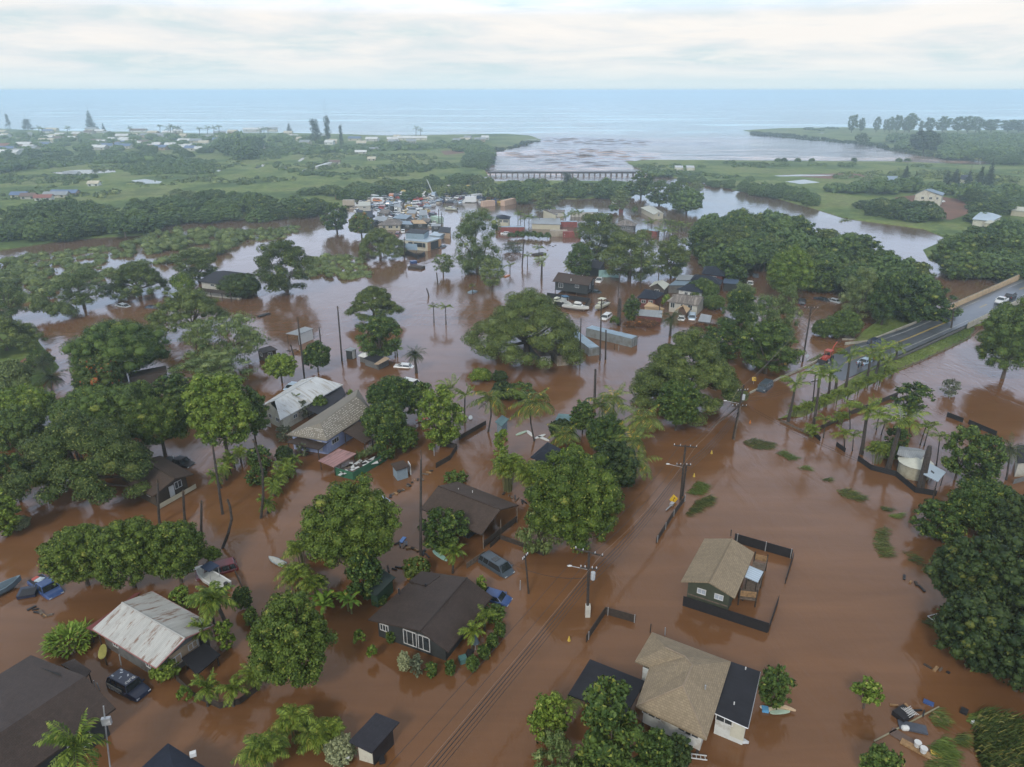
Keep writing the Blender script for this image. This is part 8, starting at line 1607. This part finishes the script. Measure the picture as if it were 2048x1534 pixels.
thicket('shore_scrub', [(1492, 263), (1600, 272), (1720, 282), (1800, 297), (1900, 314), (1880, 314), (1790, 299), (1716, 285), (1600, 276), (1510, 267)], 5, (2, 3.5), (2, 3.5), 'dark', 44, leaf=1.8, cover=.9); thicket('shore_scrub', [(1600, 257), (1660, 255), (1690, 257), (1640, 260)], 6, (2.5, 4), (2, 4), 'wood', 45, leaf=2, cover=.6)
thicket('shore_scrub', [(975, 300), (1015, 298), (1050, 288), (1083, 280), (1060, 279), (1030, 290), (1000, 296), (975, 290)], 5, (2, 3.2), (2, 3), 'dark', 46, leaf=1.8, cover=.9); forest([(880, 292), (960, 285), (985, 300), (975, 325), (965, 338), (930, 322), (940, 300)], 13, (5, 7), (4, 6.5), ['wood'], 'tree at the left end of the river mouth', 'trees at the left of the river mouth', 23, cap=12)
thicket('field_scrub', [(0, 318), (200, 312), (420, 318), (560, 310), (780, 300), (900, 305), (930, 340), (700, 360), (560, 362), (430, 372), (300, 372), (200, 395), (0, 400)], 8, (2, 4), (1.2, 2.6), 'kiawe', 47, leaf=1.7, z=.4, cover=.38); thicket('field_scrub', [(240, 330), (330, 318), (430, 318), (420, 345), (350, 345), (260, 348)], 5, (2.5, 4), (2, 3.5), 'wood', 48, leaf=1.6, z=.4)
thicket('hedge_scrub', [(0, 322), (180, 310), (360, 312), (370, 322), (200, 320), (60, 332), (0, 340)], 6, (4, 6), (4, 6.5), 'wood', 49, leaf=1.8, z=.3); thicket('hedge_scrub', [(500, 298), (700, 290), (900, 284), (960, 284), (960, 290), (880, 293), (700, 300), (520, 310)], 6.5, (3.5, 6), (3.5, 5.5), 'wood', 50, leaf=2.0, z=.3); thicket('hedge_scrub', [(540, 330), (620, 345), (760, 335), (900, 322), (910, 332), (760, 352), (600, 352)], 6, (2.5, 4), (2, 3.5), 'wood', 51, leaf=1.7, z=.3, cover=.6); thicket('hedge_scrub', [(0, 350), (160, 350), (230, 356), (160, 362), (0, 366)], 6, (2.5, 4), (2, 3), 'wood', 52, leaf=1.6, z=.3, cover=.7)
forest([(0, 264), (110, 267), (260, 268), (420, 270), (560, 270), (660, 272), (640, 286), (520, 298), (400, 302), (360, 312), (180, 312), (0, 322)], 27, (5, 8.5), (4, 7), ['wood', 'woodu'], 'tree among the houses of the far left shore', 'trees of the far left town', 24, cap=24)
forest([(450, 272), (505, 272), (508, 300), (450, 302)], 16, (9, 11), (10, 15), ['wood'], 'big dark tree right of the far left houses', 'big dark trees in the far town', 25, cap=12)
for x0, y0, x1, y1, k_, l_ in ((168, 219, 189, 254, 'norfolk', 'tall pointed Norfolk-type pine on the far left shore'), (10, 229, 19, 252, 'iron', 'thin leaning pine at the far left edge'), (202, 246, 211, 262, 'norfolk', 'short pointed pine right of the tall one'), (618, 240, 642, 285, 'iron', 'broad ironwood, left of the far pair'), (646, 234, 662, 282, 'iron', 'slender ironwood, right of the far pair'), (677, 252, 686, 288, 'iron', 'narrow column tree right of the ironwood pair'), (570, 246, 586, 266, 'norfolk', 'pyramid tree on the far shore'), (44, 240, 64, 258, 'iron', 'dark round clump tree on the far left shore')): T(k_, x0, y0, x1, y1, l_, clear=1, name='pine_tree')
for i, px in enumerate((78, 84, 135, 260, 320, 336, 341, 346, 352, 358, 399, 415, 428, 438, 520, 528, 536, 832, 841)): palm('small', px, 272+(px % 5), px, (258 if px < 500 else 262)-(px % 7)+(0 if px != 841 else 0), 'tall palm on the far left shore', sc=2.6, group='tall palms on the far shore', rt=.4)
thicket('drowned_scrub', [(-120, 520), (0, 508), (150, 494), (240, 484), (330, 465), (480, 457), (560, 452), (600, 456), (560, 470), (480, 476), (450, 500), (400, 522), (330, 530), (225, 554), (130, 562), (90, 580), (40, 600), (-120, 610)], 3.0, (1.2, 2.7), (1.2, 3.4), 'kiawe', 53, leaf=.62, per=95, cover=.80, label='thicket of drowned green scrub filling the left channel side')
thicket('drowned_scrub', [(610, 515), (640, 506), (700, 506), (742, 525), (738, 548), (690, 552), (620, 550)], 2.8, (1.3, 2.6), (1.4, 3.2), 'kiawe', 54, leaf=.6, per=100, label='green island thicket left of the mid flood')
thicket('floating_greens', [(470, 460), (600, 446), (640, 462), (600, 470), (540, 478), (480, 486)], 4.0, (1.2, 2.2), (.4, 1.0), 'kiawe', 55, leaf=.8, per=40, cover=.55); thicket('floating_greens', [(1665, 434), (1700, 430), (1720, 436), (1690, 444)], 4, (1.5, 2.5), (.5, 1.2), 'kiawe', 56, leaf=.8, per=40); thicket('floating_greens', [(960, 432), (975, 425), (985, 430), (975, 436)], 3, (1.2, 2), (.8, 1.6), 'wood', 57, leaf=.8)
# ---------------------------------------------------------------- rafts of torn grass, flotsam
for i, (px, n_) in enumerate((([(1368, 985), (1392, 960), (1412, 972), (1398, 988)], 700), ([(1366, 1030), (1388, 1000), (1420, 988), (1420, 1004), (1388, 1022)], 1000), ([(1480, 884), (1500, 876), (1545, 886), (1540, 898), (1500, 896)], 800), ([(1546, 905), (1560, 900), (1590, 915), (1575, 920)], 350), ([(1668, 980), (1690, 975), (1728, 994), (1715, 1002), (1680, 992)], 600), ([(1755, 1012), (1780, 1018), (1760, 1020)], 130), ([(1768, 1030), (1800, 1026), (1790, 1034)], 150), ([(1745, 1060), (1765, 1050), (1768, 1080), (1780, 1105), (1755, 1115), (1740, 1090)], 700), ([(1800, 1100), (1830, 1110), (1840, 1130), (1810, 1120)], 150), ([(1585, 935), (1610, 930), (1620, 940)], 120), ([(1635, 958), (1660, 955), (1655, 962)], 100), ([(1850, 1430), (1870, 1415), (1885, 1440), (1865, 1450)], 320), ([(1850, 1490), (1880, 1470), (1900, 1500), (1890, 1534), (1855, 1520)], 900), ([(1905, 1470), (1925, 1465), (1920, 1485), (1900, 1482)], 250), ([(1840, 1520), (1890, 1515), (1900, 1560), (1850, 1560)], 700), ([(1925, 1430), (1960, 1420), (1950, 1440), (1930, 1445)], 250), ([(1830, 1240), (1870, 1230), (1880, 1260), (1850, 1250)], 160))):
    c_ = at(*np.mean(px, axis=0)); blades('grass_raft', px, n_, (.5, 1.3), .045, 'reed' if i % 3 else 'lawn', 60+i, up=.35, wind=(.7, -.5), label='raft of torn green grass drifting on the brown flood', cat='grass')
rng = np.random.default_rng(99); dk_ = [darkwood, timber, black, plank]
def debris(px, py, label, sz=(1.2, .5, .2), m=None, name='driftwood', cat='debris', grp=None, rz=None):
    p = at(px, py, .05); return tag(MB().box(p, sz, rng.uniform(0, 3) if rz is None else rz).build(name, m or dk_[rng.integers(4)], loc=p), label, cat, grp)
for pl, n_ in (([(1110, 860), (0, 0)], 0),): pass
for (xa, ya, xb, yb, n_) in ((778, 995, 865, 940, 16), (790, 1085, 860, 1110, 9), (1005, 985, 1060, 1010, 8), (735, 1145, 805, 1135, 6), (60, 1215, 100, 1235, 6), (1090, 500, 1120, 485, 5), (1640, 668, 1700, 690, 6), (160, 732, 120, 742, 5), (575, 700, 600, 702, 6), (1850, 1330, 1900, 1345, 4), (1780, 1410, 1900, 1440, 8), (1800, 1150, 1850, 1180, 4)):
    for i in range(n_): t_ = (i+.5)/n_; debris(xa+(xb-xa)*t_+rng.normal(0, 2), ya+(yb-ya)*t_+rng.normal(0, 1.5), 'scrap of driftwood in a line of flotsam', (rng.uniform(.3, 1.3), rng.uniform(.1, .35), rng.uniform(.08, .3)), grp='scraps of flotsam')
p = at(1805, 1432); o = root('crate', p, 'dark crate with white lattice panel among the lower right debris', 'crate'); MB().box((0, 0, .2), (1.6, 1.2, .7), .5).build('box', screen, o, world=False); m_ = MB()
for k in range(5): m_.box((.55+.0, -.5+k*.22, .62), (1.0, .04, .03), .5); m_.box((.15+k*.2, -.05, .65), (.04, 1.0, .03), .5)
m_.build('lattice', white, o, world=False)
debris(1815, 1447, 'long pale pole lying across the lower right debris', (9, .12, .1), mat('bamboo', (.25, .22, .14), .7), 'pole', rz=.45); debris(1825, 1455, 'dark plastic tray in the lower right debris', (2.4, 1.0, .25), mat('tray', (.06, .07, .09), .5), 'tray', rz=-.3); debris(1818, 1483, 'brown slatted board in the lower right debris', (3.2, 1.0, .1), mat('slats', (.11, .075, .06), .8), 'board', rz=-.85); debris(1840, 1502, 'orange timber plank beside the white buckets', (3.2, .7, .15), plank, 'plank', rz=-.75)
debris(1857, 1406, 'blue and white box drifting above the lower right debris', (.9, .5, .25), PT['blue'], 'cooler_box'); debris(1880, 1511, 'yellow board on the grass raft', (1.4, .8, .08), PT['yellow'], 'board', rz=-.3); debris(1928, 1423, 'black bag near the reeds', (.8, .6, .3), black, 'bag'); debris(1946, 1447, 'white jug beside the reeds', (.3, .25, .6), white, 'jug')
for px, py, l_ in ((1834, 1492, 'white bucket on the slatted board, upper one'), (1846, 1504, 'white bucket on the orange plank, lower one')): p = at(px, py, .2); tag(MB().tube([p, p+Vector((0, 0, .5))], [.25, .32], 12).build('bucket', white, loc=p), l_, 'bucket')
for px, py, l_ in ((1808, 1456, 'left of two white balls'), (1813, 1456, 'right of two white balls')): p = at(px, py, .15); tag(MB().ball(p, .28, 10, 8).build('float_ball', white, loc=p), l_+' in the lower right debris', 'float')
p = at(1877, 1236, .15); o = root('window_frame', p, 'white window frame floating beside the giant dark trees', 'window frame', None, .3); m_ = MB()
for s in (-.9, 0, .9): m_.box((s, 0, 0), (.08, 1.2, .08))
for s in (-.6, 0, .6): m_.box((0, s, .002), (1.88, .08, .08))
m_.build('frame', white, o, world=False)
p = at(1384, 1512, .4); o = root('ladder', p, 'white aluminium ladder floating below the tan hip house', 'ladder', None, -.15)
for s in (-.22, .22): MB().box((0, s, 0), (2.6, .07, .08)).build('rail', white, o, world=False)
for k in range(7): MB().box((-1.15+k*.38, 0, 0), (.05, .38, .05)).build('rung', white, o, world=False)
p = at(1474, 1478, .1); o = root('canoe', p, 'grey upturned canoe tied under the extension of the tan hip house', 'canoe', None, -.5); o.scale = (.7, .7, .7); MB().loft([[(x_, -w_, 0), (x_, -w_*.6, .35), (x_, w_*.6, .35), (x_, w_, 0)] for x_, w_ in ((-1.5, .05), (-.9, .38), (0, .45), (.9, .38), (1.5, .05))]).build('hull', mat('aluminium_bright', (.45, .46, .46), .35), o, world=False)
debris(1530, 1420, 'blue box under the eave of the black felt extension', (.6, .6, .5), mat('blue_box', (.10, .30, .50), .5), 'box'); debris(790, 1170, 'x', (.01, .01, .01)) if False else None
debris(805, 1080, 'blue and white striped float near the tall thin dead trunk', (.5, 1.3, .15), mat('blue_float', (.12, .25, .55), .5), 'float', rz=-.3); debris(811, 1087, 'dark blue crate beside the striped float', (.9, .5, .2), PT['navy'], 'crate'); debris(1190, 1018, 'x', (.01, .01, .01)) if False else None
p = at(1338, 1016, .1); o = root('mailbox_post', p, 'grey toppled mailbox post beside the yellow diamond sign', 'mailbox', None, .9); MB().box((0, 0, .1), (1.8, .15, .15)).build('post', galv, o, world=False); MB().box((.9, 0, .25), (.7, .5, .35)).build('box', galv, o, world=False)
for px, py, c_, l_ in ((1500, 846, 'orange', 'orange traffic cone in the road water below the transformer pole'), (1423, 907, 'yellow', 'yellow marker floating right of the twin pole, further one'), (1388, 953, 'yellow', 'yellow marker floating right of the twin pole, nearer one'), (1138, 1281, 'yellow', 'yellow marker floating beside the guard-box pole')): p = at(px, py); tag(MB().tube([p, p+Vector((0, 0, .6))], [.2, .04], 8).build('marker_cone', PT[c_], loc=p), l_, 'marker')
debris(262, 591, 'cream tank beside the spreading tree on the left flood', (2.2, 1.6, 2.2), WL['cream'], 'tank', 'tank'); debris(475, 597, 'cream tank tipped below the two-storey pale house', (2.4, .9, .8), WL['cream'], 'tank', 'tank'); debris(945, 585, 'pale blue box floating with an orange frame in mid flood', (2.6, 1.8, .8), MATS['container_top_blue'], 'box'); debris(1013, 552, 'orange flotsam heap in mid flood', (2.4, 1.0, .5), PT['orange'], 'flotsam'); debris(833, 536, 'heap of dark floating wreckage with a crate in mid flood', (5, 3, 1.2), darkwood, 'flotsam'); debris(827, 526, 'blue bin on the heap of dark wreckage', (2, 1.6, 1.6), PT['blue'], 'bin'); debris(1078, 509, 'raft of dark flotsam under a small palm', (5, 2.5, .8), darkwood, 'flotsam'); debris(528, 631, 'dark half sunken wreckage left of mid flood', (3.5, 1, .6), black, 'flotsam'); debris(1130, 697, 'dark wreckage between the containers', (4, 2, .9), black, 'flotsam')
o = root('garden_umbrella', at(951, 1300), 'closed dark garden umbrella beside the central house', 'umbrella'); MB().tube([(0, 0, 0), (0, 0, 2.0)], .04, 6).build('pole', galv, o, world=False); MB().tube([(0, 0, 1.0), (0, 0, 2.2)], [.45, .05], 8).build('canopy', mat('umbrella_slate', (.08, .11, .13), .8), o, world=False)
debris(926, 1322, 'teal wheelie bin floating at the corner of the central house', (.8, .8, 1.0), mat('teal_bin', (.07, .16, .15), .5), 'wheelie_bin', 'bin', rz=.4); debris(937, 1312, 'black wheelie bin lying behind the teal one', (.7, 1.5, .5), black, 'wheelie_bin', 'bin', rz=-.3)
# ---------------------------------------------------------------- haze
def haze(density):
    mb = MB().box((0, 7450, 27.6), (16000, 15100, 57.4)); m = bpy.data.materials.new('haze'); m.use_nodes = True; nt = m.node_tree; nt.nodes.clear()
    o = N(nt, 'ShaderNodeOutputMaterial'); v = N(nt, 'ShaderNodeVolumePrincipled', Density=density, Anisotropy=0.72); v.inputs['Color'].default_value = (0.80, 0.94, 1.0, 1)
    L(nt, v, 0, o, 'Volume'); h = mb.build('haze', m); h['kind'] = 'stuff'
haze(0.00050)
